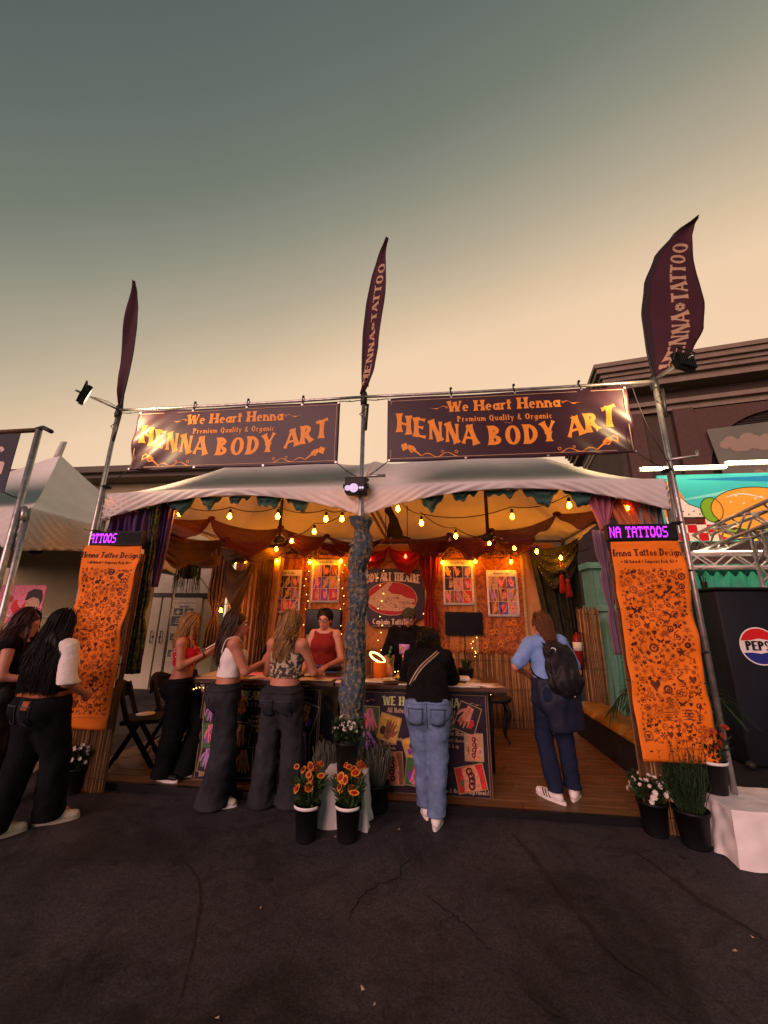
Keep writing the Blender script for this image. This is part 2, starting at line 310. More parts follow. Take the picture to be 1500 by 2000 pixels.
class Print:
    'flat print: polygons in u,v with a colour and a layer each, laid on a surface by a mapping'
    def __init__(s): s.P = []; s.lay = 0; s.base = 0
    def off(s): return s.base*.0014+(s.lay % 12)*.0001
    def poly(s, pts, mat): s.P.append(([tuple(map(float, p)) for p in pts], mat, s.off())); s.lay += 1
    def strip(s, P, W, mat):
        P = [np.array(p, float) for p in P]; k = len(P); q = []
        for i in range(k):
            t = P[min(i+1, k-1)]-P[max(i-1, 0)]; t /= np.linalg.norm(t)+1e-9; n = np.array([-t[1], t[0]])
            q.append((P[i]+n*W[i]/2, P[i]-n*W[i]/2))
        for i in range(k-1): s.P.append(([tuple(q[i][0]), tuple(q[i+1][0]), tuple(q[i+1][1]), tuple(q[i][1])], mat, s.off()))
        s.lay += 1
    def ring(s, c, r0, r1, mat, n=16):
        s.strip([(c[0]+(r0+r1)/2*math.cos(2*PI*i/n), c[1]+(r0+r1)/2*math.sin(2*PI*i/n)) for i in range(n+1)], [r1-r0]*(n+1), mat)
    def disc(s, c, r, mat, n=12, ry=None): s.poly([(c[0]+r*math.cos(2*PI*i/n), c[1]+(ry or r)*math.sin(2*PI*i/n)) for i in range(n)], mat)
    def rect(s, x0, y0, x1, y1, mat): s.poly([(x0, y0), (x1, y0), (x1, y1), (x0, y1)], mat)
    def frame(s, x0, y0, x1, y1, w_, mat):
        s.rect(x0, y0, x1, y0+w_, mat); s.rect(x0, y1-w_, x1, y1, mat); s.rect(x0, y0+w_, x0+w_, y1-w_, mat); s.rect(x1-w_, y0+w_, x1, y1-w_, mat)
    def text(s, txt, x, y, h, mat, center=False, warp=None, cond=1.0, track=.1, bold=1.0, flare=1.0, seg=5):
        W = sum((GL[c][0] if c in GL else .3)*cond+track for c in txt)*h
        if center: x = x-W/2
        f = warp or (lambda u, v: (u, v)); x0 = x
        for c in txt:
            if c == ' ' or c not in GL: x += (.3*cond+track)*h; continue
            gw, st = GL[c]
            for k in st:
                if k[0] == 'l':
                    _, ax, ay, bx, by, w_ = k; n = seg; P = []; W_ = []
                    for i in range(n+1):
                        q = i/n; P.append((ax+(bx-ax)*q, ay+(by-ay)*q)); W_.append(w_*bold*(1+flare*.75*abs(2*q-1)**3))
                else:
                    _, cx, cy, rx, ry, a0, a1, ws, wt = k; n = max(6, int(abs(a1-a0)/22)); P = []; W_ = []
                    for i in range(n+1):
                        q = math.radians(a0+(a1-a0)*i/n); ww = wt+(ws-wt)*abs(math.cos(q))
                        P.append((cx+(rx-ww/2)*math.cos(q), cy+(ry-ww/2)*math.sin(q))); W_.append(ww*bold)
                s.strip([f(x+p[0]*cond*h, y+p[1]*h) for p in P], [w_*h for w_ in W_], mat)
            x += (gw*cond+track)*h
        return x-x0
    def hand(s, x, y, sc_, ang, mat, ink=None):
        'open hand seen from its back, wrist at x,y'
        ca, sa = math.cos(ang), math.sin(ang); f = lambda u, v: (x+sc_*(u*ca-v*sa), y+sc_*(u*sa+v*ca))
        s.poly([f(*p) for p in ((-.16, -.1), (.16, -.1), (.2, .25), (.24, .5), (.1, .6), (-.1, .6), (-.24, .48), (-.2, .25))], mat)
        for bx, L_, an in ((-.19, .34, .22), (-.065, .44, .06), (.065, .42, -.06), (.19, .33, -.2)):
            s.strip([f(bx+math.sin(-an)*L_*q, .5+math.cos(an)*L_*q) for q in (0, .35, .7, 1)], [.115*sc_, .11*sc_, .09*sc_, .04*sc_], mat)
        s.strip([f(.18, .12), f(.34, .3), f(.42, .48), f(.44, .56)], [.14*sc_, .12*sc_, .1*sc_, .04*sc_], mat)
        if ink:
            s.ring(f(0, .32), .05*sc_, .085*sc_, ink, 10); s.ring(f(0, .32), .11*sc_, .13*sc_, ink, 12)
            for bx in (-.19, -.065, .065, .19): s.strip([f(bx*.7, .45), f(bx*1.1, .72)], [.03*sc_, .02*sc_], ink)
            s.strip([f(0, -.05), f(0, .2)], [.05*sc_, .03*sc_], ink)
    def swirl(s, x, y, h, d, mat):
        P = [(x+d*h*(2.4*q), y+h*.35*math.sin(q*7)*(1-q)) for q in [i/14 for i in range(15)]]
        s.strip(P, [h*.02+h*.16*math.sin(PI*min(1, i/14*1.05))*(.5+.5*math.sin(i*.9)) for i in range(15)], mat)
        s.ring((x, y+h*.1), h*.12, h*.18, mat, 10)
    def build(s, name, fn, parent, world=False, gap=.0025):
        mats = sorted({p[1] for p in s.P}); mb = MB()
        for pts, m, lay in s.P:
            mb.cur = mats.index(m); mb.add([fn(u, v, gap+lay) for u, v in pts], [tuple(range(len(pts)))])
        mb.cur = 1; return mb.build(name, mats, parent, world=world)
def plane_map(O, U, V):
    O = np.array(O, float); U = np.array(U, float); V = np.array(V, float); n = np.cross(U, V); n /= np.linalg.norm(n)
    return lambda u, v, g: O+U*u+V*v+n*g
# ---------------------------------------------------------------- ground
def ground_material():
    m = MATS['asphalt']; t = m.node_tree; b = t.nodes['Principled BSDF']; lk = t.links.new
    tc = t.nodes.new('ShaderNodeTexCoord')
    def noise(s, d=6, r=.6, dist=0):
        n = t.nodes.new('ShaderNodeTexNoise'); n.inputs['Scale'].default_value = s; n.inputs['Detail'].default_value = d; n.inputs['Roughness'].default_value = r; n.inputs['Distortion'].default_value = dist; lk(tc.outputs['Object'], n.inputs['Vector']); return n.outputs['Fac']
    def ramp(f, p0, c0, p1, c1):
        r = t.nodes.new('ShaderNodeValToRGB'); e = r.color_ramp.elements; e[0].position = p0; e[1].position = p1; e[0].color = c0+(1,); e[1].color = c1+(1,); lk(f, r.inputs[0]); return r.outputs[0]
    def mul(a0, b0, f=1.0):
        x = t.nodes.new('ShaderNodeMix'); x.data_type = 'RGBA'; x.blend_type = 'MULTIPLY'; x.inputs[0].default_value = f; lk(a0, x.inputs[6]); lk(b0, x.inputs[7]); return x.outputs[2]
    base = ramp(noise(1.1, 8, .65, .4), .3, (.031, .030, .037), .7, (.056, .053, .061))
    grit = mul(ramp(noise(70, 3, .75), .34, (.48, .48, .48), .68, (1.55, 1.53, 1.5)), ramp(noise(24, 4, .7), .3, (.72, .72, .72), .7, (1.25, 1.25, 1.25)))
    stain = mul(ramp(noise(.75, 4, .55, 1.4), .36, (.5, .49, .5), .5, (1, 1, 1)), ramp(noise(2.3, 6, .65, 2.5), .40, (.70, .69, .70), .48, (1, 1, 1)))
    spot = ramp(noise(4.5, 2, .4), .24, (.5, .5, .5), .31, (1, 1, 1))
    vr = t.nodes.new('ShaderNodeTexVoronoi'); vr.inputs['Scale'].default_value = 2.6; vr.inputs['Randomness'].default_value = 1; lk(tc.outputs['Object'], vr.inputs['Vector']); gum = ramp(vr.outputs['Distance'], .045, (.42, .42, .42), .065, (1, 1, 1))
    c = mul(mul(mul(mul(base, grit), stain), spot, .8), gum); lk(c, b.inputs['Base Color'])
    bp = t.nodes.new('ShaderNodeBump'); bp.inputs['Strength'].default_value = .5; bp.inputs['Distance'].default_value = .006; lk(noise(170, 4, .7), bp.inputs['Height']); lk(bp.outputs[0], b.inputs['Normal'])
    rr = t.nodes.new('ShaderNodeMapRange'); rr.inputs[3].default_value = .62; rr.inputs[4].default_value = .9; lk(noise(1.3, 5), rr.inputs[0]); lk(rr.outputs[0], b.inputs['Roughness'])
ground_material()
m = MB(); m.add([(-400, -400, 0), (400, -400, 0), (400, 400, 0), (-400, 400, 0)], [(0, 1, 2, 3)])
gr = tag(m.build('ground', 'asphalt'), 'dark worn asphalt', kind='structure'); del gr['label']
M('crack', (.012, .010, .010), .95); M('tar', (.024, .020, .020), .75, var=.3, vs=5); M('litter', (.5, .4, .3), .7)
def crack(pix, w0, mat='crack', jit=.012, name='crack', z=.004):
    P = smooth_path([at(x, y, 2, 0) for x, y in pix], 5); r = random.Random(len(pix)*31+int(pix[0][0])); m = MB(); V = []
    for i, p in enumerate(P):
        t = P[min(i+1, len(P)-1)]-P[max(i-1, 0)]; t /= np.linalg.norm(t)+1e-9; n = np.array([-t[1], t[0], 0]); e = math.sin(PI*(i+.3)/len(P)); j = n*r.uniform(-jit, jit); ww = w0*(.35+e*.65)*r.uniform(.6, 1.3)
        for s in (1, -1): V.append((p+j+n*s*ww/2)[:2].tolist()+[z])
    m.add(V, [(2*i, 2*i+1, 2*i+3, 2*i+2) for i in range(len(P)-1)]); m.build(name, mat, gr)
crack([(808, 1672), (784, 1698), (778, 1716), (740, 1728), (706, 1752), (690, 1780), (676, 1800)], .009)
crack([(778, 1716), (795, 1722)], .006); crack([(830, 1748), (852, 1764), (888, 1790), (900, 1800), (930, 1828), (960, 1856)], .008); crack([(888, 1790), (864, 1800), (858, 1818)], .006)
crack([(340, 1672), (376, 1700), (390, 1740), (386, 1800), (372, 1870), (355, 1950)], .011, 'tar', .004, 'tar_seam')
crack([(1000, 1630), (1045, 1680), (1100, 1745), (1150, 1810), (1210, 1870), (1290, 1930)], .05, 'tar', .012, 'tar_seam', .0045)
crack([(1235, 1660), (1300, 1706), (1370, 1760), (1440, 1800), (1500, 1840)], .035, 'tar', .01, 'tar_seam'); crack([(1025, 1935), (1060, 1962), (1100, 1990)], .03, 'tar', .008, 'tar_seam')
for i, (x, y) in enumerate(((779, 1622), (684, 1637), (708, 1934), (1435, 1860), (1470, 1833), (731, 1966), (423, 1992), (509, 1776), (654, 1636))):
    c = at(x, y, 2, 0); s = .007 if i in (0, 2, 3) else .0045; m = MB(); q = rnd.uniform(0, 3); ca, sa = math.cos(q), math.sin(q)
    m.add([(c[0]+ca*a_*s*1.8-sa*b_*s, c[1]+sa*a_*s*1.8+ca*b_*s, .006+.004*(a_*b_ > 0)) for a_, b_ in ((-1, -1), (1, -.7), (1.2, 1), (-.8, .9))], [(0, 1, 2, 3)])
    tag(m.build('paper_scrap', 'litter'), 'tiny pale scrap of litter lying on the dark asphalt', 'litter', 'scraps of litter on the asphalt')
# ---------------------------------------------------------------- stall floor
PF = .06
fl = tag(link('floor', None), kind='structure'); m = MB(); m.bevbox(-3.05, 3.2, .14, 3.0, .004, .045, .006); m.build('deck_base', 'matte_black', fl)
y = .165; row = 0; pm = {}
while y < 2.95:
    x = -3.02-(.0, .55, .95)[row % 3]
    while x < 3.17:
        L_ = 1.5; x0, x1 = max(x, -3.02), min(x+L_, 3.17)
        if x1-x0 > .08:
            key = round(x1-x0, 2)
            if key not in pm: b_ = MB(); b_.bevbox(-(x1-x0)/2+.003, (x1-x0)/2-.003, -.072, .072, 0, .014, .003); pm[key] = new_mesh('plank', b_.V, b_.F, 'plank')
            link('plank', pm[key], fl, ((x0+x1)/2, y+.076, .046+rnd.uniform(0, .0012)))
        x += L_
    y += .152; row += 1
m = MB(); m.box(-3.06, 3.2, .122, .162, .002, .0635); m.build('edge_trim', 'plastic_black', fl)
# ---------------------------------------------------------------- canopies
def canopy(name, label, x0, x1, y0, y1, ez, pk, mat, seed, bulge=.025, group=None, dep=(.085, .235), roofmat='canopy_roof', inner=-1, saddle=.80):
    t = thing(name, label, 'canopy', ((x0+x1)/2, y0, 0), group=group); cx, cy, hx, hy = (x0+x1)/2, (y0+y1)/2, (x1-x0)/2, (y1-y0)/2
    def edge(s, k=0): return ez+(saddle if k == inner else bulge)*(1-s*s)
    for k in range(4):
        d = [(1, 0), (0, 1), (-1, 0), (0, -1)][k]; n = [(0, -1), (1, 0), (0, 1), (-1, 0)][k]
        def gore(u, v):
            s = 2*u-1; q = 1-v; a_ = (d[0]*s+n[0])*q; b_ = (d[1]*s+n[1])*q
            return (cx+a_*hx, cy+b_*hy, edge(s, k)*q+ez*v+(pk-ez)*v**1.3-.035*math.sin(v*PI)*(1-s*s)+.006*math.sin(a_*9+seed)*math.sin(b_*7)*v*(1-v)*4)
        m = MB(); m.grid(gore, 30, 22); m.build('roof_panel', roofmat, t, True, True)
    for k in range(4):
        if k == inner: continue
        d = [(1, 0), (0, 1), (-1, 0), (0, -1)][k]; n = [(0, -1), (1, 0), (0, 1), (-1, 0)][k]
        def val(u, v):
            s = 2*u-1; top = edge(s); dp = dep[0]+dep[1]*abs(s)**2.0; z = top-v*dp
            px = cx+d[0]*s*hx+n[0]*(hx+.008); py = cy+d[1]*s*hy+n[1]*(hy+.008)
            dc = (1-abs(s))*hx; wr = (math.exp(-dc/.75)*.024+.0035)*(.65+.35*math.sin(dc*5+seed)); ph = 2*PI*(dc*(1-.18*dc)-1.5*(z-ez+.3))/.105+1.3*math.sin(dc*6+seed)+seed
            o = wr*math.sin(ph)*min(1, v*3+.15)+.012*math.sin(v*PI)*1.0+.004*math.sin(u*47+v*4)*v
            return (px+n[0]*o, py+n[1]*o, z)
        m = MB(); m.grid(val, 240, 12); m.build('valance', mat, t, True, True, thick=.003)
    m = MB(); m.tube([(cx, cy, ez-.28), (cx, cy, pk-.02)], .024, 8); m.build('mast', 'dark_metal', t, True, True); m = MB(); m.lathe([(.02, -.05), (.08, -.03), (.09, .03), (.03, .06)], (cx, cy, ez-.27), 12); m.build('mast_hub', 'dark_metal', t, True, True)
    m = MB()
    for (ax, ay, bx, by) in ((x0, y0, x1, y0), (x1, y0, x1, y1), (x1, y1, x0, y1), (x0, y1, x0, y0)):
        i_ = lambda x, y: (cx+(x-cx)*.975, cy+(y-cy)*.975, ez-.04); m.tube([i_(ax, ay), i_(bx, by)], .022, 8)
    m.build('eave_bar', 'steel', t, True, True)
    for (ax, ay) in ((x0, y1), (x1, y1)):
        m = MB(); m.tube([(cx+(ax-cx)*.97, cy+(ay-cy)*.97, .0), (cx+(ax-cx)*.97, cy+(ay-cy)*.97, ez)], .024, 8); m.build('leg', 'steel', t, True, True)
    return t
canopy('canopy_tent', 'white canopy over the left half of the henna stall, with wrinkled scalloped valance', -3.0, -.004, 0, 3.0, 3.0, 4.3, 'canopy', 1.0, inner=1, group='henna stall canopies')
canopy('canopy_tent', 'white canopy over the right half of the henna stall, with wrinkled scalloped valance', .004, 3.0, 0, 3.0, 3.0, 4.3, 'canopy', 3.3, inner=3, group='henna stall canopies')
# ---------------------------------------------------------------- pole frame that carries the banners
fr = thing('banner_frame', 'tall silver pole frame with crossbar rising above the henna stall', 'pole frame')
TOP = 4.06
for x in (-3.06, -.01, 3.06):
    m = MB(); m.tube([(x, -.035, 0), (x, -.035, 2.2), (x, -.035, TOP)], .024, 10); m.build('upright', 'steel', fr, True)
    m = MB(); s = .05 if x <= 0 else -.05
    if abs(x) > 1: m.tube([(x+s, .03, 0), (x+s, .03, 2.98)], .022, 8); m.tube([(x+s*2.1, -.02, .02), (x+s*1.1, -.01, 2.0), (x+s*.5, -.02, 3.05)], .014, 7)
    else: m.tube([(x+.06, .02, 0), (x+.06, .02, 2.98)], .022, 8)
    m.build('tent_leg', 'steel', fr, True)
    for z in (3.08, 2.55, 2.1, 1.4, .7):
        if abs(x) < 1 and z < 2.9: continue
        m = MB(); m.lathe([(.05, -.012), (.062, 0), (.05, .012)], (x+s*.4, -.005, z), 10); m.tube([(x+s*.4-.05, -.04, z), (x+s*.4-.11, -.06, z+.02)], .003, 4); m.build('cable_tie', 'black', fr, True)
    m = MB(); m.lathe([(.036, -.09), (.04, -.03), (.034, 0), (.04, .03), (.03, .07)], (x, -.035, TOP), 10); m.tube([(x+.04, -.05, TOP-.3), (x-.04, -.06, TOP-.22), (x+.05, -.055, TOP-.14), (x-.03, -.06, TOP-.05)], .006, 5)
    m.tube([(x+.035, -.06, TOP-.42), (x+.05, -.055, TOP-.1)], .016, 6); m.build('clamp', 'dark_metal', fr, True)
for x0, x1 in ((-3.06, -.01), (-.01, 3.06)):
    m = MB(); m.tube(sag((x0, -.05, TOP), (x1, -.05, TOP), .012, 8), .017, 8); m.build('crossbar', 'steel', fr, True)
m = MB(); m.tube([(.05, -.06, 3.1), (.25, -.06, 3.1)], .016, 7); m.build('stub_bar', 'steel', fr, True); m = MB(); m.tube([(3.04, -.05, 3.18), (3.30, -.07, 3.2), (3.3, -.07, 3.26)], .016, 7); m.build('stub_bar', 'steel', fr, True)
m = MB(); m.tube(smooth_path([(2.83, -.05, 4.0), (2.86, -.05, 3.8), (2.92, -.05, 3.5), (3.02, -.05, 3.2), (3.07, -.06, 3.0)]), .005, 5); m.build('cable', 'cable', fr, True)
# ---------------------------------------------------------------- banners
def banner(x0, x1, z0, z1, label, sgn):
    t = thing('vinyl_banner', label, 'banner', ((x0+x1)/2, -.10, z0), group='henna banners above the stall'); W, Hh = x1-x0, z1-z0
    def sf(u, v, g=0.0):
        cx_ = (u if sgn < 0 else W-u); cz = v
        cr_ = .020*math.exp(-((cx_)/.55)**2)*math.sin((cx_*.9-cz*1.0)*17+.6)*math.exp(-cz*.9)+.010*math.exp(-cx_/.4)*math.sin(cx_*9-cz*11)
        return np.array([u-W/2, -(cr_+.012*math.sin(u*2.1+v*2)*math.sin(v/Hh*PI))-g, v+.008*math.sin(u/W*PI*4)*(v/Hh*2-1)*.6])
    m = MB(); m.grid(lambda a_, b_: sf(a_*W, b_*Hh), 110, 36); m.build('sheet', 'plum_vinyl', t, True, thick=.002)
    p = Print(); p.frame(.035, .035, W-.035, Hh-.035, .006, 'tan_ink')
    cx_ = W/2
    wv = lambda u, v: (u, v); n_ = p.text('We Heart Henna', cx_, Hh*.735, .128, 'gold_ink', True, bold=1.25, track=.07, cond=1.15)
    p.swirl(cx_-.60, Hh*.80, .075, -1, 'gold_ink'); p.swirl(cx_+.60, Hh*.80, .075, 1, 'gold_ink')
    p.text('Premium Quality & Organic', cx_, Hh*.57, .068, 'gold_ink', True, bold=.95, track=.14, cond=.95); p.swirl(cx_, Hh*.525, .03, 1, 'gold_ink')
    arc = lambda u, v: (u, v+.17*((u-cx_)/(W*.42))**2*1.0)
    p.text('HENNA BODY ART', cx_, Hh*.19, .222, 'gold_ink', True, arc, bold=1.08, track=.155, cond=.95, seg=8)
    for e in (-1, 1):
        hx = cx_+e*W*.41; hz = Hh*.17; an = -e*PI/2+e*2.75
        def cap_(u, v, q=.10): return (hx-e*u*q, hz+v*q)
        p.poly([cap_(*q) for q in ((-.75, .62), (-.2, .85), (.05, .2), (-.55, -.1))], 'gold_ink'); p.poly([cap_(*q) for q in ((-.02, .62), (.55, .45), (.85, .1), (.75, -.22), (.3, -.3), (.05, .05))], 'gold_ink')
        for q in range(3): p.strip([cap_(.15+.16*q, .1-.1*q), cap_(.42+.13*q, -.12-.1*q)], [.006, .004], 'plum_vinyl')
        p.strip([cap_(.75, -.1), cap_(1.25, -.55), cap_(1.5, -.72)], [.02, .012, .004], 'gold_ink')
        p.strip([(hx-e*(.15+.36*q), hz-.065+.022*math.sin(q*11)) for q in [i/16 for i in range(17)]], [.004+.006*abs(math.sin(i*.55)) for i in range(17)], 'gold_ink'); p.ring((hx-e*.5, hz-.04), .012, .018, 'gold_ink', 8); p.ring((hx-e*.36, hz-.03), .010, .015, 'gold_ink', 8)
    p.build('lettering', lambda u, v, g: sf(u, v, g), t)
    gm = None
    for i, (u, v) in enumerate([(.02, .02), (W*.33, .015), (W*.66, .015), (W-.02, .02), (.02, Hh-.02), (W*.28, Hh-.015), (W*.55, Hh-.015), (W*.82, Hh-.015), (W-.02, Hh-.02)]):
        if gm is None: g_ = MB(); g_.lathe([(.006, -.003), (.013, -.003), (.013, .003), (.006, .003)], (0, 0, 0), 10, (0, 1, 0)); gm = new_mesh('grommet', g_.V, g_.F, 'steel')
        q = sf(u, v, .002); link('grommet', gm, t, tuple(q))
        if v > Hh/2 and .1 < u < W-.1:
            m = MB(); zt = TOP-z0+.005; m.tube([q, (q[0]+.01, .02, (q[2]+zt)/2), (q[0], .06, zt+.02), (q[0]-.01, .02, zt+.02), q], .006, 5); m.ball((q[0], .02, zt+.022), .016, 7, 5); m.build('tie', 'black', t, True)
    return t, W, Hh
for x0, x1, sgn, lb in ((-2.72, -.265, -1, 'plum vinyl banner with orange lettering above the left canopy'), (.27, 2.745, 1, 'plum vinyl banner with orange lettering above the right canopy')):
    t, W, Hh = banner(x0, x1, 3.235, 3.99, lb, sgn)
    m = MB()
    for u, v, tx, tz in ((0, 0, -3.05 if sgn < 0 else -.01, 3.07), (W, 0, -.01 if sgn < 0 else 3.05, 3.07), (0, Hh, -3.05 if sgn < 0 else -.01, 4.03), (W, Hh, -.01 if sgn < 0 else 3.05, 4.03)):
        q = (u-W/2, 0, v); e = (tx-(x0+x1)/2, .06, tz-3.235); m.tube([q, ((q[0]+e[0])/2, .03, (q[2]+e[2])/2-.012), e], .0055, 5); m.ball(((q[0]*.6+e[0]*.4), .02, (q[2]*.6+e[2]*.4)-.01), .010, 6, 5)
    m.build('bungee', 'black', t, True)
# ---------------------------------------------------------------- feather flags
def interp(tab, v):
    for (a0, b0), (a1, b1) in zip(tab, tab[1:]):
        if v <= a1: q = (v-a0)/(a1-a0); q = q*q*(3-2*q)*.4+q*.6; return b0+(b1-b0)*q
    return tab[-1][1]
FLX = [(0, 0), (.35, -.02), (.8, -.01), (1.2, .07), (1.55, .22), (1.85, .47), (2.05, .75)]; FRX = [(0, .03), (.12, .21), (.3, .40), (.55, .54), (.9, .61), (1.2, .625), (1.5, .63), (1.8, .655), (1.95, .70), (2.05, .76)]
def flag(x, ang, ws, label, down=False, hgt=1.0, lean=0.0):
    t = thing('feather_flag', label, 'flag', (x, -.035, TOP+.02), ang, group='feather flags on the stall poles')
    def sf(u, v, g=0.0):
        z = v*2.05; lx, rx = interp(FLX, z), interp(FRX, z); xx = (lx+(rx-lx)*u)*ws
        return np.array([xx+lean*z, -.05*math.sin(u*2.6+z*1.2)*(1-v*.5)-.02*math.sin(z*5+u*4)*u-g, z*hgt])
    m = MB(); m.grid(lambda a_, b_: sf(a_, b_), 14, 60); m.build('sail', 'plum_flag', t, True, thick=.002)
    m = MB(); m.grid(lambda a_, b_: sf(a_*.12, b_, .004), 2, 60); m.build('pole_sleeve', 'plum_sleeve', t, True)
    m = MB(); m.tube([sf(0, i/30)+np.array([-.006, 0, 0]) for i in range(31)], [.013*(1-.6*i/30) for i in range(31)], 6); m.tube([(0, 0, -.35), (0, 0, .02)], .014, 6); m.build('flag_pole', 'dark_metal', t, True)
    p = Print(); txt = 'HENNA*TATTOO'; tot = 1.76
    def wp(u, v): return (u, v)
    p.text(txt, 0, 0, .17, 'tan_ink', track=.10, cond=.98)
    ln = sum(GL[c][0]*.98+.10 for c in txt)*.17
    def fn(u, v, g):
        z = .10+u/ln*1.66 if not down else 1.80-u/ln*1.66
        lx, rx = interp(FLX, z), interp(FRX, z); cxm = lx+(rx-lx)*.60
        xx = cxm-(v-.085)*(1 if not down else -1); uu = (xx-lx)/max(rx-lx, .02)
        return sf(uu, z/2.05, g)
    p.build('lettering', fn, t); return t
M('plum_sleeve', (.030, .016, .022), .8)
flag(-3.06, math.radians(168), .26, 'plum feather flag turned edge-on above the left pole of the stall', True, lean=.035)
flag(-.02, math.radians(-38), .42, 'slim half-turned plum feather flag above the middle pole of the stall', hgt=.985, lean=.02)
flag(3.07, math.radians(-8), .98, 'broad plum feather flag lettered henna tattoo, above the right pole', hgt=.98)
# ---------------------------------------------------------------- floodlights
def flood(base, head, aim, label, e):
    t = thing('floodlight', label, 'floodlight', base, group='arm mounted floodlights'); b0 = np.array(base); h_ = np.array(head)-b0; d = np.array(aim)-np.array(head); d /= np.linalg.norm(d)
    m = MB(); m.tube([(0, 0, 0), h_*.5+np.array([0, 0, .005]), h_-d*.09], .012, 7); m.tube(smooth_path([(0, 0, .02), h_*.4+np.array([.01, 0, .035]), h_*.8+np.array([0, 0, .02])]), .005, 5); m.build('arm', 'steel', t, True)
    u = np.cross(d, [0, 0, 1]); u /= np.linalg.norm(u); v = np.cross(u, d); R = np.array([u, d, v]).T
    m = MB(); m.obox(h_, (.105, .022, .08), R)
    for i in range(7): m.obox(h_+u*(-.09+.03*i)-d*.034, (.004, .014, .07), R)
    m.build('housing', 'plastic_black', t)
    m = MB(); m.tube([h_+u*s_*.12+v*z_-d*y_ for s_, z_, y_ in ((-1, 0, 0), (-1, .1, .05), (1, .1, .05), (1, 0, 0))], .008, 6); m.build('bracket', 'plastic_black', t)
    m = MB(); q = h_+d*.0235; m.add([q-u*.085-v*.06, q+u*.085-v*.06, q+u*.085+v*.06, q-u*.085+v*.06], [(0, 1, 2, 3)]); m.build('lens', 'flood_glow', t)
    lt = bpy.data.lights.new('flood_beam', 'SPOT'); lt.energy = e; lt.color = (1, .66, .34); lt.spot_size = math.radians(100); lt.spot_blend = .9; lt.shadow_soft_size = .06
    lo = link('flood_beam', lt, t, tuple(h_+d*.06)); lo.rotation_euler = Vector(d).to_track_quat('-Z', 'Y').to_euler()
flood((-3.06, -.05, 4.07), (-2.99, -.56, 3.945), (-2.62, -.08, 3.80), 'black floodlight on a short arm at the top of the left pole', 120)
flood((3.06, -.05, 4.07), (3.01, -.56, 3.915), (2.78, -.08, 3.86), 'black floodlight on a short arm in front of the broad feather flag', 120)
t = thing('spotlight_box', 'black twin lens spotlight box on the middle pole between the canopies', 'spotlight', (-.05, -.12, 2.97))
m = MB(); m.bevbox(-.11, .11, -.06, .07, -.085, .085, .012); m.box(-.135, -.112, -.02, .02, -.02, .02); m.box(.112, .135, -.02, .02, -.02, .02); m.build('housing', 'plastic_black', t)
for x, r in ((-.075, .026), (-.012, .042), (.055, .011), (.08, .011)):
    m = MB(); m.lathe([(.0001, -.012), (r*.7, -.008), (r, 0)], (x, -.062, -.04), 16, (0, 1, 0)); m.lathe([(r, -.01), (r*1.12, -.01), (r*1.12, .004)], (x, -.06, -.04), 16, (0, 1, 0)); m.build('lens', 'lens_glow', t, True)
m = MB(); m.tube([(.03, .06, -.08), (.04, .08, -.2), (.05, .09, -.3)], .006, 5); m.tube([(.0, .07, .0), (.04, .09, .0)], .02, 6); m.build('mount', 'dark_metal', t)
# ---------------------------------------------------------------- LED signs
DOT = {'H': '10001 10001 10001 11111 10001 10001 10001', 'E': '11111 10000 10000 11110 10000 10000 11111', 'N': '10001 11001 11001 10101 10011 10011 10001', 'A': '01110 11011 10001 11111 10001 10001 10001', 'T': '11111 10101 00100 00100 00100 00100 01110', 'O': '01110 11011 10001 10001 10001 11011 01110', 'S': '01111 10000 10000 01110 00001 00001 11110', ' ': '000 000 000 000 000 000 000', "'": '1 1 1 0 0 0 0'}
def led(x0, x1, z0, z1, txt, label, off, cw=.58):
    t = thing('led_sign', label, 'LED sign', ((x0+x1)/2, -.06, z0), group='purple LED signs'); W, Hh = x1-x0, z1-z0
    m = MB(); m.bevbox(-W/2, W/2, -.03, .03, 0, Hh, .006); m.build('housing', 'plastic_black', t); m = MB(); m.box(-W/2+.012, W/2-.012, -.0325, -.031, .014, Hh-.014); m.build('screen', 'matte_black', t)
    px = (Hh-.05)/7*cw; pz = (Hh-.05)/7; m = MB(); x = -W/2+off
    for c in txt:
        rows = DOT[c].split()
        for r, row_ in enumerate(rows):
            for k, q in enumerate(row_):
                xx = x+k*px*1.02+(6-r)*px*.05; zz = Hh-.025-(r+1)*pz
                if q == '1' and -W/2+.015 < xx < W/2-.03: m.box(xx+px*.06, xx+px*.94, -.0375, -.0345, zz+pz*.06, zz+pz*.94)
        x += (len(rows[0])+1)*px*1.02
    m.build('lit_characters', 'led_purple', t)
led(-3.02, -2.40, 2.375, 2.53, "ATTOOS", 'narrow LED sign with purple tattoos text above the left design sheet', .008)
led(2.36, 2.98, 2.375, 2.53, "NA TATTOOS", 'narrow LED sign with purple tattoos text above the right design sheet', .022)
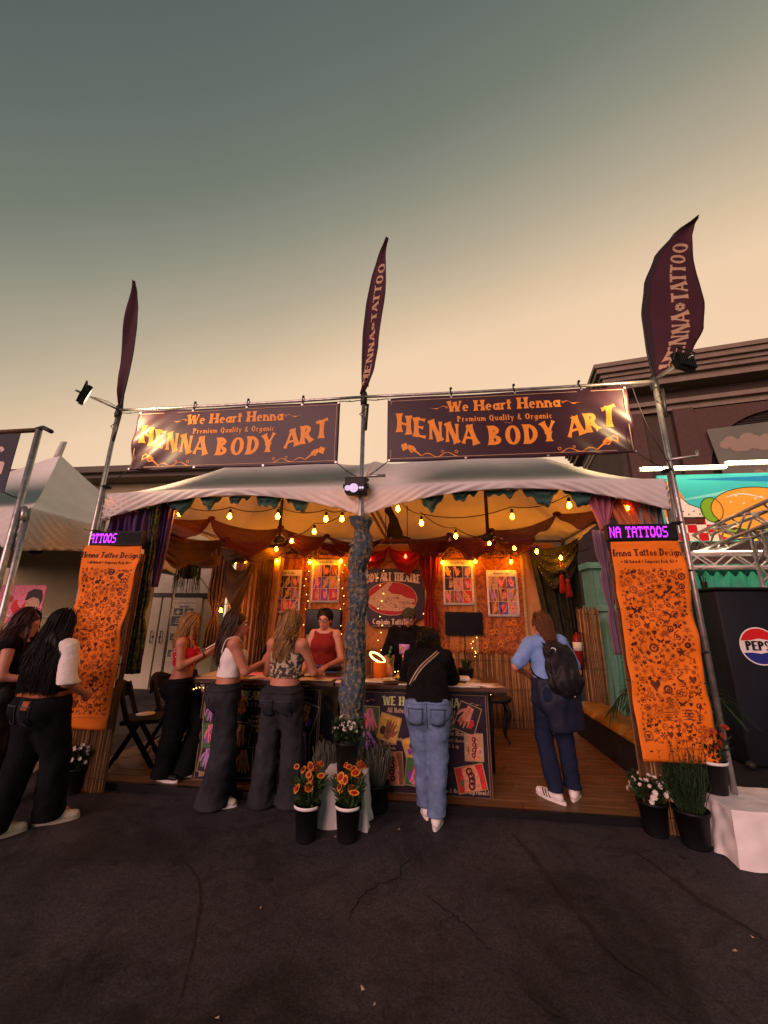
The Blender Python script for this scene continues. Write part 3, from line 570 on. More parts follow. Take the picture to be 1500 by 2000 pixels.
# ---------------------------------------------------------------- design sheets and reed screens
def motif(p, r, x, y, s, mat):
    k = r.randrange(13); q = r.uniform(0, 6)
    pol = lambda rad, an: (x+rad*math.cos(an), y+rad*math.sin(an))
    if k == 0: p.poly([pol(s*(1 if i % 2 == 0 else .45), q+i*PI/5) for i in range(10)], mat)
    elif k == 1: p.ring((x, y), s*.55, s*.9, mat, 10); p.disc((x, y), s*.25, mat, 6)
    elif k == 2: p.strip([pol(s*(.15+.85*i/12), q+i*.75) for i in range(13)], [s*.22]*13, mat)
    elif k == 3:
        for i in range(6): p.poly([pol(s*.15, q+i*PI/3), pol(s*.7, q+i*PI/3+.3), pol(s, q+i*PI/3), pol(s*.7, q+i*PI/3-.3)], mat)
    elif k == 4: p.strip([pol(s, q), pol(0, q), pol(s, q+PI)], [s*.12, s*.3, s*.1], mat); p.strip([pol(s*.7, q+PI/2), pol(s*.7, q-PI/2)], [s*.25, s*.25], mat)
    elif k == 5:
        for d in (-1, 1): p.poly([(x, y-s*.1), (x+d*s*.9, y+s*.7), (x+d*s, y+.1*s), (x+d*.5*s, y-.1*s), (x+d*.7*s, y-.7*s), (x+d*.1*s, y-.4*s)], mat)
    elif k == 6: p.poly([(x, y-s), (x+s*.8, y+s*.1), (x+s*.7, y+s*.7), (x+s*.3, y+s*.75), (x, y+s*.4), (x-s*.3, y+s*.75), (x-s*.7, y+s*.7), (x-s*.8, y+s*.1)], mat)
    elif k == 7:
        for i in range(4): p.strip([(x-s, y-s*.7+i*s*.45), (x, y-s*.6+i*s*.45), (x+s, y-s*.7+i*s*.45)], [s*.06, s*.2, s*.06], mat)
    elif k == 8:
        p.strip([pol(s*1.1*(i/8-.5)*2, q+.2*math.sin(i)) for i in range(9)], [s*.1]*9, mat)
        for i in range(5): p.disc(pol(s*1.8*(i/4-.5), q+.5), s*.22, mat, 6, s*.14)
    elif k == 9: p.ring((x, y), s*.75, s*.95, mat, 10); p.poly([pol(s*.6, q+i*2*PI/3) for i in range(3)], mat)
    elif k == 10: p.poly([(x-s, y-s*.2), (x-s*.3, y+s*.5), (x+s*.1, y+s*.2), (x+s*.5, y+s*.8), (x+s, y+s*.2), (x+s*.4, y-s*.1), (x+s*.6, y-s*.8), (x, y-s*.3), (x-s*.5, y-s*.7)], mat)
    elif k == 11:
        for i in range(8): p.strip([pol(s*.4, q+i*PI/4), pol(s, q+i*PI/4)], [s*.2, s*.04], mat)
        p.disc((x, y), s*.35, mat, 8)
    else: p.strip([(x+s*.5*math.sin(i*.9), y-s+i*s*.25) for i in range(9)], [s*.1+s*.2*math.sin(i/8*PI) for i in range(9)], mat)
def sheet(x0, x1, z0, z1, label, seed, under):
    t = thing('design_sheet', label, 'banner', ((x0+x1)/2, -.075, z0), group='orange henna design sheets'); W, Hh = x1-x0, z1-z0; r = random.Random(seed)
    def sf(u, v, g=0.0):
        e = .014*math.sin(v*3.1+u*4+seed)+.022*math.sin((u*1.1+v*.9)*5.2+seed*2)*(v/Hh)+.009*math.sin(v*13+u*3)+.006*math.sin(v*21-u*14+seed)+.012*(u/W)**6*math.sin(v*9)
        return np.array([u-W/2, -e-g-.02, v])
    m = MB(); m.grid(lambda a_, b_: sf(a_*W, b_*Hh), 24, 70); m.build('cloth', 'orange_cloth', t, True, thick=.002)
    p = Print(); p.text('Henna Tattoo Designs', W*.5, Hh-.135, .066, 'brown_ink', True, bold=1.05, cond=.92, track=.05)
    p.text('* All Natural * Temporary Body Art *', W*.5, Hh-.20, .030, 'brown_ink', True, cond=.85, track=.05)
    C = np.zeros((0, 3))
    for sz, tries in ((.050, 40), (.038, 200), (.029, 700), (.021, 1800), (.014, 3000)):
        for _ in range(tries):
            q = sz*r.uniform(.82, 1.15); x = r.uniform(.03+q, W-.03-q); z = r.uniform(.12+q, Hh-.24-q)
            if len(C) and (np.hypot(C[:, 0]-x, C[:, 1]-z) < (C[:, 2]+q)*.80).any(): continue
            C = np.vstack([C, (x, z, q)]); ink = r.choice(('brown_ink', 'henna_ink', 'henna_ink', 'faint_ink'))
            for e in range(2): motif(p, r, x+r.uniform(-.25, .25)*q, z+r.uniform(-.25, .25)*q, q*(.92 if e == 0 else .6), ink)
    p.strip([(.06, .075), (.25, .08)], [.012, .006], 'brown_ink'); p.strip([(.24, .10), (W-.06, .105)], [.004, .004], 'faint_ink')
    p.build('printed_designs', lambda u, v, g: sf(u, v, g), t)
    for u, v in ((.015, Hh-.015), (W-.015, Hh-.015), (.012, Hh*.66), (W-.012, Hh*.66), (.012, Hh*.33), (W-.012, Hh*.33), (.015, .015), (W-.015, .015)):
        m = MB(); q = sf(u, v); e = np.array([q[0]+(.07 if u > W/2 else -.07)*(1 if (u > W/2) == under else .5), q[1]+.03, q[2]+.005]); m.tube([q+np.array([0, -.004, 0]), e], .0035, 5); m.build('tie', 'black', t)
    return t
M('faint_ink', (.36, .085, .014), .7, var=.2, vs=30)
sheet(-3.03, -2.41, .575, 2.37, 'long orange sheet printed with brown henna designs on the left side of the stall', 3, False)
sheet(2.38, 2.975, .56, 2.36, 'long orange sheet printed with brown henna designs on the right side of the stall', 8, True)
def reeds(parent, x0, x1, z0, z1, y, n, seed, along='x', name='reeds', jag=.03):
    r = random.Random(seed); m = MB()
    for i in range(n):
        q = x0+(x1-x0)*(i+r.uniform(.1, .9))/n; a_ = q+r.uniform(-.006, .006); m.cur = r.randrange(3); rr = r.uniform(.0035, .0075); yo = r.uniform(-.006, .006); zt = z1-r.uniform(0, jag); zb = z0+r.uniform(0, jag*.4)
        P0, P1, P2 = ((q, y+yo, zb), ((q+a_)/2, y, (zb+zt)/2), (a_, y+yo, zt)) if along == 'x' else ((y+yo, q, zb), (y, (q+a_)/2, (zb+zt)/2), (y+yo, a_, zt))
        m.tube([P0, P1, P2], rr, 5)
    m.cur = 2; o = m.build(name, ['reed', 'reed_b', 'reed_c'], parent, True, True); o['kind'] = 'stuff'
    m = MB()
    for z in (z0+.12, z0+(z1-z0)*.5, z1-.12):
        P = [(x0+(x1-x0)*i/10, y-.009 if along == 'x' else y, z+.004*math.sin(i*2)) if along == 'x' else (y-.009, x0+(x1-x0)*i/10, z) for i in range(11)]; m.tube(P, .0025, 4)
    m.build('binding_wire', 'dark_metal', parent, True, True)
for x0, x1, lb in ((-3.0, -2.42, 'dry reed screen showing below the left orange design sheet'), (2.39, 2.97, 'dry reed screen showing below the right orange design sheet')):
    t = thing('reed_screen', lb, 'reed screen', ((x0+x1)/2, 0, .002)); reeds(t, x0, x1, .004, 2.3, .03, 62, int(x0*10), jag=.02)
# ---------------------------------------------------------------- back wall of the stall
BW = 2.78
bk = thing('fabric_backdrop', 'patterned rust fabric backdrop with gold trim behind the henna counter', 'backdrop', (.15, BW, PF))
M('rust_fabric', (.30, .075, .018), .7, col2=(.50, .19, .05), kind='cell', vs=16, thr=(.12, .34), bump=.25, bs=40)
M('rust_fabric_b', (.42, .13, .03), .65, col2=(.20, .055, .018), vs=20, thr=(.44, .58), bump=.25, bs=30)
M('tan_fabric', (.50, .27, .12), .75, var=.12, vs=4, bump=.2, bs=12)
xs = [-2.16, -1.72, -1.36, -.80, -.40, .62, .98, 1.42, 2.20]
for i in range(len(xs)-1):
    m = MB(); x0, x1 = xs[i], xs[i+1]
    m.grid(lambda u, v: (x0+(x1-x0)*u, BW-.012*math.sin(u*9+i)-.01*math.sin(u*23+v*3+i*2)-.006*(i % 2), 1.12+1.72*v), 24, 20); m.build('fabric_panel', ['rust_fabric', 'rust_fabric_b'][i % 2], bk, True, True, thick=.003)
m = MB()
for x in (-2.16, -1.36, 1.42, 2.20, -.42, .62): m.box(x-.022, x+.022, BW-.042, BW-.036, 1.12, 2.84)
m.build('gold_trim', 'gold_line', bk, False, True)
bm_ = MB(); bm_.lathe([(.001, -.006), (.009, -.004), (.009, 0)], (0, 0, 0), 8, (0, 1, 0)); sd = new_mesh('stud', bm_.V, bm_.F, 'gold_ink')
for x in (-2.16, -1.36, 1.42, 2.20):
    for k in range(28): link('stud', sd, bk, (x-.15, -.042, 1.16+k*.06-PF))
rg = MB(); rg.tube([(.032*math.cos(q), 0, .032*math.sin(q)) for q in [2*PI*i/14 for i in range(15)]], .005, 5); ring = new_mesh('ring_ornament', rg.V, rg.F, 'ring_orn'if 'ring_orn' in MATS else 'gold_ink')
r = random.Random(5)
for k in range(40):
    x = r.choice((r.uniform(-1.3, -.8), r.uniform(.7, 2.15), r.uniform(1.4, 2.1))); z = r.uniform(1.15, 1.62)-PF; o = link('ring_ornament', ring, bk, (x-.15, -.045, z)); o.scale = [r.uniform(.5, 1.25)]*3
t = thing('reed_wall', 'reed matting below the rust fabric backdrop, behind the counter', 'reed screen', (.1, BW, PF)); reeds(t, -2.1, 2.45, PF+.005, 1.14, BW-.01, 330, 77, jag=.04)
m = MB(); m.box(-2.3, 2.75, BW+.06, BW+.09, PF, 2.9); tag(m.build('tarp_wall', 'tan_fabric'), 'plain tan cloth wall hung behind the rust backdrop', 'wall')
t = thing('reed_screen', 'narrow reed screen at the right rear corner behind the gold bench', 'reed screen', (3.04, 2.5, PF)); reeds(t, 2.90, 3.22, PF+.004, 1.86, 2.52, 34, 13, jag=.05)
# ---------------------------------------------------------------- pictures on the backdrop
for nm, c in dict(ph_red=(.58, .03, .03), ph_skin=(.70, .26, .15), ph_dark=(.03, .02, .025), ph_purple=(.24, .05, .45), ph_yellow=(.62, .34, .06), ph_green=(.06, .16, .05), ph_brown=(.24, .09, .035), ph_pink=(.78, .22, .32), ph_blue=(.08, .12, .35), ph_tan=(.52, .33, .2), ph_lilac=(.42, .22, .52)).items(): M(nm, c, .5, var=.25, vs=35)
def poster(cx, cz, label, seed):
    W, Hh = .50, .74; t = thing('photo_poster', label, 'poster', (cx, BW-.055, cz-Hh/2), group='henna design posters on the backdrop'); r = random.Random(seed)
    m = MB(); m.grid(lambda u, v: ((u-.5)*W, -.006*math.sin(u*PI)*math.sin(v*3+seed), v*Hh), 8, 10); m.build('sheet', 'paper', t, True, thick=.002)
    p = Print(); p.text('Henna Designs', W/2, Hh-.066, .034, 'brown_ink', True)
    cols = ['ph_red', 'ph_dark', 'ph_purple', 'ph_brown', 'ph_tan', 'ph_blue', 'ph_dark', 'ph_yellow']; hands_ = ['ph_skin', 'ph_tan', 'ph_pink', 'ph_yellow', 'ph_skin', 'ph_lilac']
    for j in range(3):
        for i in range(3):
            x0 = .03+i*.147; y0 = .035+j*.203; w_ = .141; p.base = 0; p.rect(x0, y0, x0+w_, y0+.197, r.choice(cols))
            for q in range(2): p.base = 1+q*.3; p.strip([(x0+r.uniform(0, w_), y0), (x0+r.uniform(0, w_), y0+.197)], [.02, .03], r.choice(cols+hands_))
            p.base = 2; p.hand(x0+w_*.5+r.uniform(-.015, .015), y0+.05, .125, r.uniform(-.35, .35), r.choice(hands_), 'ph_dark' if r.random() < .7 else None)
    fn = lambda u, v, g: np.array([u-W/2, -.006*math.sin(u/W*PI)*math.sin(v/Hh*3+seed)-g, v]); p.build('printed_photos', fn, t, gap=.003)
    for u, v in ((.015, .015), (W-.015, .015), (.015, Hh-.015), (W-.015, Hh-.015)):
        m = MB(); m.ball((u-W/2, -.005, v), .007, 6, 5); m.build('pin', 'steel', t)
poster(-1.78, 2.07, 'white bordered photo poster of henna hands next to the tan drapes', 1); poster(-1.10, 2.255, 'white bordered photo poster of henna hands above the dark left screen', 2)
poster(1.16, 2.235, 'white bordered photo poster of henna hands above the dark right screen', 3); poster(1.865, 2.06, 'white bordered photo poster of henna hands nearest the green sequinned drape', 4)
def screen(cx, cz, W, Hh, label):
    t = thing('flat_screen', label, 'screen', (cx, BW-.06, cz-Hh/2)); m = MB(); m.bevbox(-W/2, W/2, -.035, .02, 0, Hh, .006); m.build('housing', 'plastic_black', t); m = MB(); m.box(-W/2+.012, W/2-.012, -.0385, -.036, .018, Hh-.012); m.build('panel', 'screen_off', t)
    m = MB(); m.tube(smooth_path([(0, .0, .02), (.01, -.01, -.15), (-.005, .0, -.3), (.06, -.01, -.5), (.09, -.01, -.62)]), .008, 5); m.build('cable', 'cable', t, True)
M('screen_off', (.006, .006, .008), .22)
screen(1.22, 1.575, .60, .36, 'dark flat screen mounted between posters, right of the counter sign'); screen(-1.10, 1.575, .60, .40, 'dark flat screen behind the seller in the red tank top')
# theatre sign
t = thing('theatre_sign', 'dark body art theatre sign with a painted henna hand on a red oval', 'sign', (.05, BW-.09, 1.50))
def sg(u, v): return (u, v)
out_l = [(-.34, 0), (.34, 0), (.40, .12), (.52, .16), (.54, .55), (.52, .93), (.25, .955), (-.25, .955), (-.52, .93), (-.54, .55), (-.52, .16), (-.40, .12)]
m = MB(); m.prism(out_l, -.02, .02); m.build('board', 'sign_black' if 'sign_black' in MATS else 'panel_black', t)
p = Print(); p.base = 0; p.disc((0, .46), .43, 'tan_ink', 28, .275); p.base = 1; p.disc((0, .46), .42, 'sign_red', 28, .265); p.base = 2
hd = [(-.42, .43), (-.36, .36), (-.16, .27), (.1, .25), (.36, .30), (.40, .35), (.30, .385), (.39, .41), (.38, .45), (.26, .47), (.16, .52), (.0, .54), (-.06, .60), (.02, .72), (-.02, .745), (-.10, .69), (-.21, .60), (-.34, .50)]
p.poly(hd, 'ph_tan'); p.base = 3; rr_ = random.Random(3)
for i in range(26):
    x, y = rr_.uniform(-.30, .28), rr_.uniform(.30, .48); p.ring((x, y), .012, .017, 'brown_ink', 8) if i % 2 else p.strip([(x-.03, y), (x, y+.015), (x+.03, y-.005)], [.004, .008, .004], 'brown_ink')
for q in range(3): p.strip([(.12+.02*q, .30+.05*q), (.38, .34+.045*q)], [.005, .003], 'brown_ink')
p.text('BODY ART THEATRE', 0, .745, .145, 'cream_ink', True, lambda u, v: (u, v-.18*u*u), cond=.60, track=.06, bold=.85); p.text("Captain Tattoo's", 0, .045, .088, 'cream_ink', True, cond=.9, track=.05)
p.strip([(-.33, .015), (.33, .015)], [.006, .006], 'tan_ink')
M('sign_red', (.36, .012, .014), .5, var=.15); p.build('painted_letters', lambda u, v, g: np.array([u, -.021-g, v]), t)
for x in (-.3, .3):
    m = MB(); m.tube([(x, 0, .95), (x, .0, 1.32)], .004, 4); m.build('hanging_chain', 'dark_metal', t)
# ---------------------------------------------------------------- counter
ct = thing('counter', 'long dark counter with photo panels of henna work across the stall front', 'counter', (-.25, .7, PF)); CT = 1.0
for x0, x1 in ((-1.90, -.30), (-.28, 1.42)):
    m = MB(); m.bevbox(x0, x1, .30, 1.02, CT-.035, CT, .005); m.build('tabletop', 'counter_top', ct, False, True)
    m = MB(); m.box(x0+.01, x1-.01, .296, .3, CT-.055, CT-.037); m.build('table_edge', 'matte_black', ct, False, True)
    for x in (x0+.08, x1-.08):
        for y in (.96,):
            m = MB(); m.tube([(x, y, PF), (x, y, CT-.03)], .018, 7); m.build('leg', 'dark_metal', ct, True, True)
M('counter_top', (.07, .035, .022), .42, var=.25, vs=5)
def cpanel(x0, x1, title, seed, right):
    W, Hh = x1-x0, .90; yb, yt = .345, .375; V_ = np.array([0, yt-yb, Hh]); V_ = V_/np.linalg.norm(V_); fn = plane_map((x0, yb-.012, PF-.02), (1, 0, 0), V_)
    m = MB(); q = [fn(0, 0, 0), fn(W, 0, 0), fn(W, Hh, 0), fn(0, Hh, 0)]; m.add(q+[p_+np.array([0, .02, 0]) for p_ in q], [(0, 1, 2, 3), (7, 6, 5, 4), (0, 4, 5, 1), (1, 5, 6, 2), (2, 6, 7, 3), (3, 7, 4, 0)]); pn = m.build('front_panel', 'panel_black', ct, False, True)
    p = Print(); p.frame(.018, .018, W-.018, Hh-.018, .004, 'gold_line')
    p.text(title, W/2, Hh-.135, .082, 'green_ink', True, bold=1.1, track=.08, cond=.95); p.swirl(.17, Hh-.10, .045, -1, 'tan_ink'); p.swirl(W-.17, Hh-.10, .045, 1, 'tan_ink')
    p.text('All Natural & Temporary Body Art', W/2, Hh-.20, .044, 'tan_ink', True, cond=.85)
    if right:
        tx = [('Freestyle Henna', .93, .52, .044), ('the Artist choose!', .93, .465, .032), ('$25 & up', .93, .415, .032), ('Natural Henna', .335, .455, .036), ('stain lasts', .335, .415, .03), ('1-2 weeks', .335, .375, .03), ('Premium & Organic ingredients!', 1.0, .045, .036)]
        pics = [(.13, .62, .16, .22, 0, 0), (.32, .56, .17, .2, -.25, 1), (.14, .42, .15, .18, .5, 2), (.36, .215, .17, .24, .06, 3), (.86, .66, .15, .16, .15, 4), (1.08, .675, .17, .22, -.35, 5), (.73, .20, .12, .2, .05, 6), (1.13, .43, .14, .2, 0, 7), (1.09, .17, .22, .18, .2, 8), (.55, .40, .13, .15, .3, 1), (.56, .2, .12, .2, -.1, 4)]
    else:
        tx = [('a variety of', .64, .60, .032), ('Natural Designs', .64, .555, .032), ('starting at', .64, .51, .032), ('$10', .64, .465, .032), ('100', .1, .045, .05)]
        pics = [(.12, .62, .14, .2, 0, 6), (.14, .42, .15, .2, .1, 0), (.13, .2, .13, .2, -.12, 6), (.46, .42, .17, .22, -.08, 5), (.36, .2, .13, .22, .2, 4), (.52, .19, .16, .23, .05, 5), (.78, .3, .12, .2, 0, 4), (1.12, .63, .2, .22, -.3, 5), (1.12, .36, .12, .24, .05, 2), (.9, .62, .14, .18, .15, 3), (1.1, .13, .16, .14, -.2, 8)]
    for s, x, y, h_ in tx: p.text(s, x*W/1.28, y, h_, 'tan_ink', True, cond=.85, bold=1.0)
    bgs = ['ph_green', 'ph_yellow', 'ph_dark', 'ph_brown', 'ph_green', 'ph_dark', 'ph_dark', 'ph_tan', 'ph_red']; hm = ['ph_pink', 'ph_brown', 'ph_lilac', 'ph_skin', 'ph_pink', 'ph_skin', 'ph_lilac', 'ph_skin', 'ph_skin']; r = random.Random(seed)
    for k, (x, y, w_, h_, an, ty) in enumerate(pics):
        x *= W/1.28; w_ *= 1.16; h_ *= 1.12; ca, sa = math.cos(an), math.sin(an); f = lambda u, v: (x+u*ca-v*sa, y+u*sa+v*ca); rc = lambda a0, b0, a1, b1: [f(a0, b0), f(a1, b0), f(a1, b1), f(a0, b1)]
        p.base = 1; p.poly(rc(-w_/2-.009, -h_/2-.009, w_/2+.009, h_/2+.009), 'gold_line'); p.base = 2; p.poly(rc(-w_/2, -h_/2, w_/2, h_/2), bgs[ty]); p.base = 3
        for q in range(3): p.poly([f(c_[0]*w_*.48, c_[1]*h_*.48) for c_ in [(math.cos(g)*r.uniform(.5, 1)*.4+r.uniform(-.5, .5)*.0+(q-1)*.5, math.sin(g)*.4+(q % 2)*.5-.3) for g in [i*PI/3 for i in range(6)]]], r.choice(['ph_dark', 'ph_green', 'ph_brown', 'ph_red', 'ph_purple']))
        p.base = 4
        if ty in (2, 3, 7, 8):
            b0 = [f(-w_*.25, -h_*.48), f(-w_*.28, 0), f(-w_*.2, h_*.48)]; sw = w_*.62; p.strip([f(0, -h_*.49), f(w_*.03, 0), f(-w_*.02, h_*.49)], [sw, sw*.95, sw*.8], hm[ty]); p.base = 5
            for q in range(4): p.ring(f(r.uniform(-.05, .05)*w_, (-.3+.2*q)*h_), w_*.07, w_*.13, 'brown_ink', 9)
            p.strip([f(0, -h_*.4), f(.02, 0), f(0, h_*.4)], [.006, .012, .006], 'brown_ink')
        else: p.hand(*f(.0, h_*.36 if ty in (0, 5, 6) else -h_*.36), min(w_*1.25, h_*.8), an+(PI if ty in (0, 5, 6) else -.3)+r.uniform(-.2, .2), hm[ty], 'brown_ink')
    p.build('panel_print', fn, pn, True)
    m = MB()
    for u0, v0, u1, v1 in ((0, 0, W, 0), (0, Hh, W, Hh), (0, 0, 0, Hh), (W, 0, W, Hh)): m.tube([fn(u0, v0, .004), fn(u1, v1, .004)], .007, 5)
    m.build('panel_frame', 'wood_frame', pn, False, True)
cpanel(-1.72, -.44, 'WE HEART HENNA', 4, False); cpanel(-.06, 1.235, 'WE HEART HENNA', 9, True)
r = random.Random(21)
for i, (x, y, w_, h_, q, mt) in enumerate([(-1.55, .42, .5, .26, .1, 'ph_tan'), (-1.05, .45, .42, .28, -.15, 'paper'), (-.9, .72, .3, .24, .3, 'ph_dark'), (-.52, .45, .36, .22, .05, 'paper'), (-.40, .62, .26, .16, -.2, 'ph_lilac'), (-.15, .42, .30, .2, .12, 'paper'), (.08, .48, .34, .22, -.1, 'paper'), (.30, .40, .2, .14, .5, 'ph_dark'), (.95, .42, .42, .26, .06, 'paper'), (1.2, .50, .32, .24, -.25, 'paper'), (1.05, .74, .3, .22, .2, 'ph_tan'), (.75, .8, .3, .2, -.3, 'paper'), (-.7, .85, .3, .22, .4, 'paper'), (-1.72, .62, .3, .4, .0, 'paper'), (-1.3, .72, .34, .24, .2, 'ph_pink'), (-.15, .7, .3, .2, -.2, 'ph_lilac'), (.5, .42, .3, .2, .15, 'paper'), (1.3, .38, .2, .14, .3, 'ph_tan'), (.2, .62, .24, .2, .3, 'paper'), (-1.0, .36, .3, .1, .02, 'ph_lilac'), (.78, .38, .3, .12, -.05, 'ph_pink')]):
    t = MB(); ca, sa = math.cos(q), math.sin(q); z = CT+.004+.002*(i % 4)
    t.grid(lambda u, v: (x+(u-.5)*w_*ca-(v-.5)*h_*sa, y+(u-.5)*w_*sa+(v-.5)*h_*ca, z+.006*math.sin(u*3+i)*v), 4, 3)
    o = t.build('paper_sheet', 'print_%s' % mt if 'print_%s' % mt in MATS else mt, None, True, thick=.003); tag(o, {'paper': 'white', 'ph_tan': 'tan', 'ph_dark': 'dark', 'ph_lilac': 'lilac', 'ph_pink': 'pink'}[mt]+' printed sheet lying loose on the dark henna counter', 'paper', mt.replace('ph_', '')+' sheets on the counter')
# ---------------------------------------------------------------- bodies: smooth distance fields turned into one surface
def surfnet(F, org, h):
    s = F < 0; nx, ny, nz = F.shape
    c = np.zeros((nx-1, ny-1, nz-1), np.int8)
    for i in (0, 1):
        for j in (0, 1):
            for k in (0, 1): c += s[i:nx-1+i, j:ny-1+j, k:nz-1+k]
    act = (c > 0) & (c < 8); idx = -np.ones(c.shape, np.int64); I = np.argwhere(act); idx[act] = np.arange(len(I))
    acc = np.zeros((len(I), 3)); cnt = np.zeros(len(I))
    for ax in range(3):
        o1, o2 = [q for q in range(3) if q != ax]
        for d1 in (0, 1):
            for d2 in (0, 1):
                A = I.copy(); A[:, o1] += d1; A[:, o2] += d2; B = A.copy(); B[:, ax] += 1
                fa = F[A[:, 0], A[:, 1], A[:, 2]]; fb = F[B[:, 0], B[:, 1], B[:, 2]]; m = (fa < 0) != (fb < 0)
                t = np.where(m, fa/np.where(m, fa-fb, 1), 0); P = A.astype(float); P[:, ax] += t
                acc[m] += P[m]; cnt[m] += 1
    V = acc/np.maximum(cnt, 1)[:, None]*h+np.array(org)
    Q = []
    for ax in range(3):
        o1, o2 = [(1, 2), (2, 0), (0, 1)][ax]
        sl0 = [slice(1, -1)]*3; sl0[ax] = slice(0, -1); sl1 = [slice(1, -1)]*3; sl1[ax] = slice(1, None)
        a0 = s[tuple(sl0)]; a1 = s[tuple(sl1)]; E_ = np.argwhere(a0 != a1)
        if len(E_) == 0: continue
        flip = a0[E_[:, 0], E_[:, 1], E_[:, 2]]; E_ = E_.copy()
        for q in range(3):
            if q != ax: E_[:, q] += 1
        def g(d1, d2):
            X = E_.copy(); X[:, o1] -= d1; X[:, o2] -= d2; return idx[X[:, 0], X[:, 1], X[:, 2]]
        q4 = np.stack([g(1, 1), g(0, 1), g(0, 0), g(1, 0)], 1); q4[~flip] = q4[~flip][:, ::-1]; Q.append(q4)
    Q = np.concatenate(Q) if Q else np.zeros((0, 4), int)
    return V, Q[(Q >= 0).all(1)]
class Field:
    def __init__(s, lo, hi, h):
        s.h = h; s.lo = np.array(lo, float); n = np.ceil((np.array(hi)-s.lo)/h).astype(int)+1
        s.ax = [s.lo[i]+h*np.arange(n[i]) for i in range(3)]; s.F = np.full(n, .25, np.float32)
    def sub(s, lo, hi):
        sl = []
        for i in range(3):
            a0 = int(np.clip(np.floor((lo[i]-s.lo[i])/s.h), 0, len(s.ax[i]))); a1 = int(np.clip(np.ceil((hi[i]-s.lo[i])/s.h)+1, 0, len(s.ax[i]))); sl.append(slice(a0, a1))
        return tuple(sl), s.ax[0][sl[0]][:, None, None], s.ax[1][sl[1]][None, :, None], s.ax[2][sl[2]][None, None, :]
    def mix(s, sl, d, k):
        a0 = s.F[sl]
        if k <= 0: s.F[sl] = np.minimum(a0, d); return
        hh = np.maximum(k-np.abs(a0-d), 0)/k; s.F[sl] = np.minimum(a0, d)-hh*hh*k*.25
    def cap(s, a0, b0, ra, rb, k=.03, flat=None):
        a0 = np.array(a0, float); b0 = np.array(b0, float); r = max(ra, rb)+.07
        sl, X, Y, Z = s.sub(np.minimum(a0, b0)-r, np.maximum(a0, b0)+r)
        dx, dy, dz = X-a0[0], Y-a0[1], Z-a0[2]; ab = b0-a0
        if flat is not None:
            f, q = np.array(flat[0], float), 1/flat[1]-1
            e = (dx*f[0]+dy*f[1]+dz*f[2])*q; dx = dx+e*f[0]; dy = dy+e*f[1]; dz = dz+e*f[2]; ab = ab+f*(ab@f)*q
        t = np.clip((dx*ab[0]+dy*ab[1]+dz*ab[2])/max(ab@ab, 1e-9), 0, 1)
        d = np.sqrt((dx-t*ab[0])**2+(dy-t*ab[1])**2+(dz-t*ab[2])**2)-(ra+(rb-ra)*t)
        if flat is not None: d = d*(.5+.5*flat[1])
        s.mix(sl, d, k)
    def ell(s, c, r, R=None, k=.03, cut=False):
        c = np.array(c, float); r = np.array(r, float); m = r.max()+.07; sl, X, Y, Z = s.sub(c-m, c+m)
        dx, dy, dz = X-c[0], Y-c[1], Z-c[2]
        if R is not None: dx, dy, dz = (R[0, 0]*dx+R[1, 0]*dy+R[2, 0]*dz), (R[0, 1]*dx+R[1, 1]*dy+R[2, 1]*dz), (R[0, 2]*dx+R[1, 2]*dy+R[2, 2]*dz)
        q = np.sqrt((dx/r[0])**2+(dy/r[1])**2+(dz/r[2])**2); q2 = np.sqrt((dx/r[0]**2)**2+(dy/r[1]**2)**2+(dz/r[2]**2)**2); d = q*(q-1)/np.maximum(q2, 1e-6)
        if cut: s.F[sl] = np.maximum(s.F[sl], -d)
        else: s.mix(sl, d, k)
    def plane(s, p, n):
        'keep what lies behind the plane'
        n = np.array(n, float); n /= np.linalg.norm(n); X, Y, Z = s.ax[0][:, None, None], s.ax[1][None, :, None], s.ax[2][None, None, :]
        s.F = np.maximum(s.F, (X-p[0])*n[0]+(Y-p[1])*n[1]+(Z-p[2])*n[2]).astype(np.float32)
    def ripple(s, amp, fr, seed, zs=1.0):
        r = random.Random(seed); X, Y, Z = s.ax[0][:, None, None], s.ax[1][None, :, None], s.ax[2][None, None, :]; o = 0
        for i in range(5):
            v = np.array([r.gauss(0, 1), r.gauss(0, 1), r.gauss(0, 1)*zs]); v *= fr*(.6+.5*i)/np.linalg.norm(v)
            w_ = np.sin(X*v[0]+Y*v[1]+Z*v[2]+r.random()*6); o = o+(w_ if i % 2 else 1-2*np.abs(w_)**.7)/(1+.5*i)
        s.F = (s.F+amp*o*.5).astype(np.float32)
    def mesh(s): return surfnet(s.F, s.lo, s.h)
def rotm(rx=0, ry=0, rz=0): return np.array(Euler((rx, ry, rz)).to_matrix())
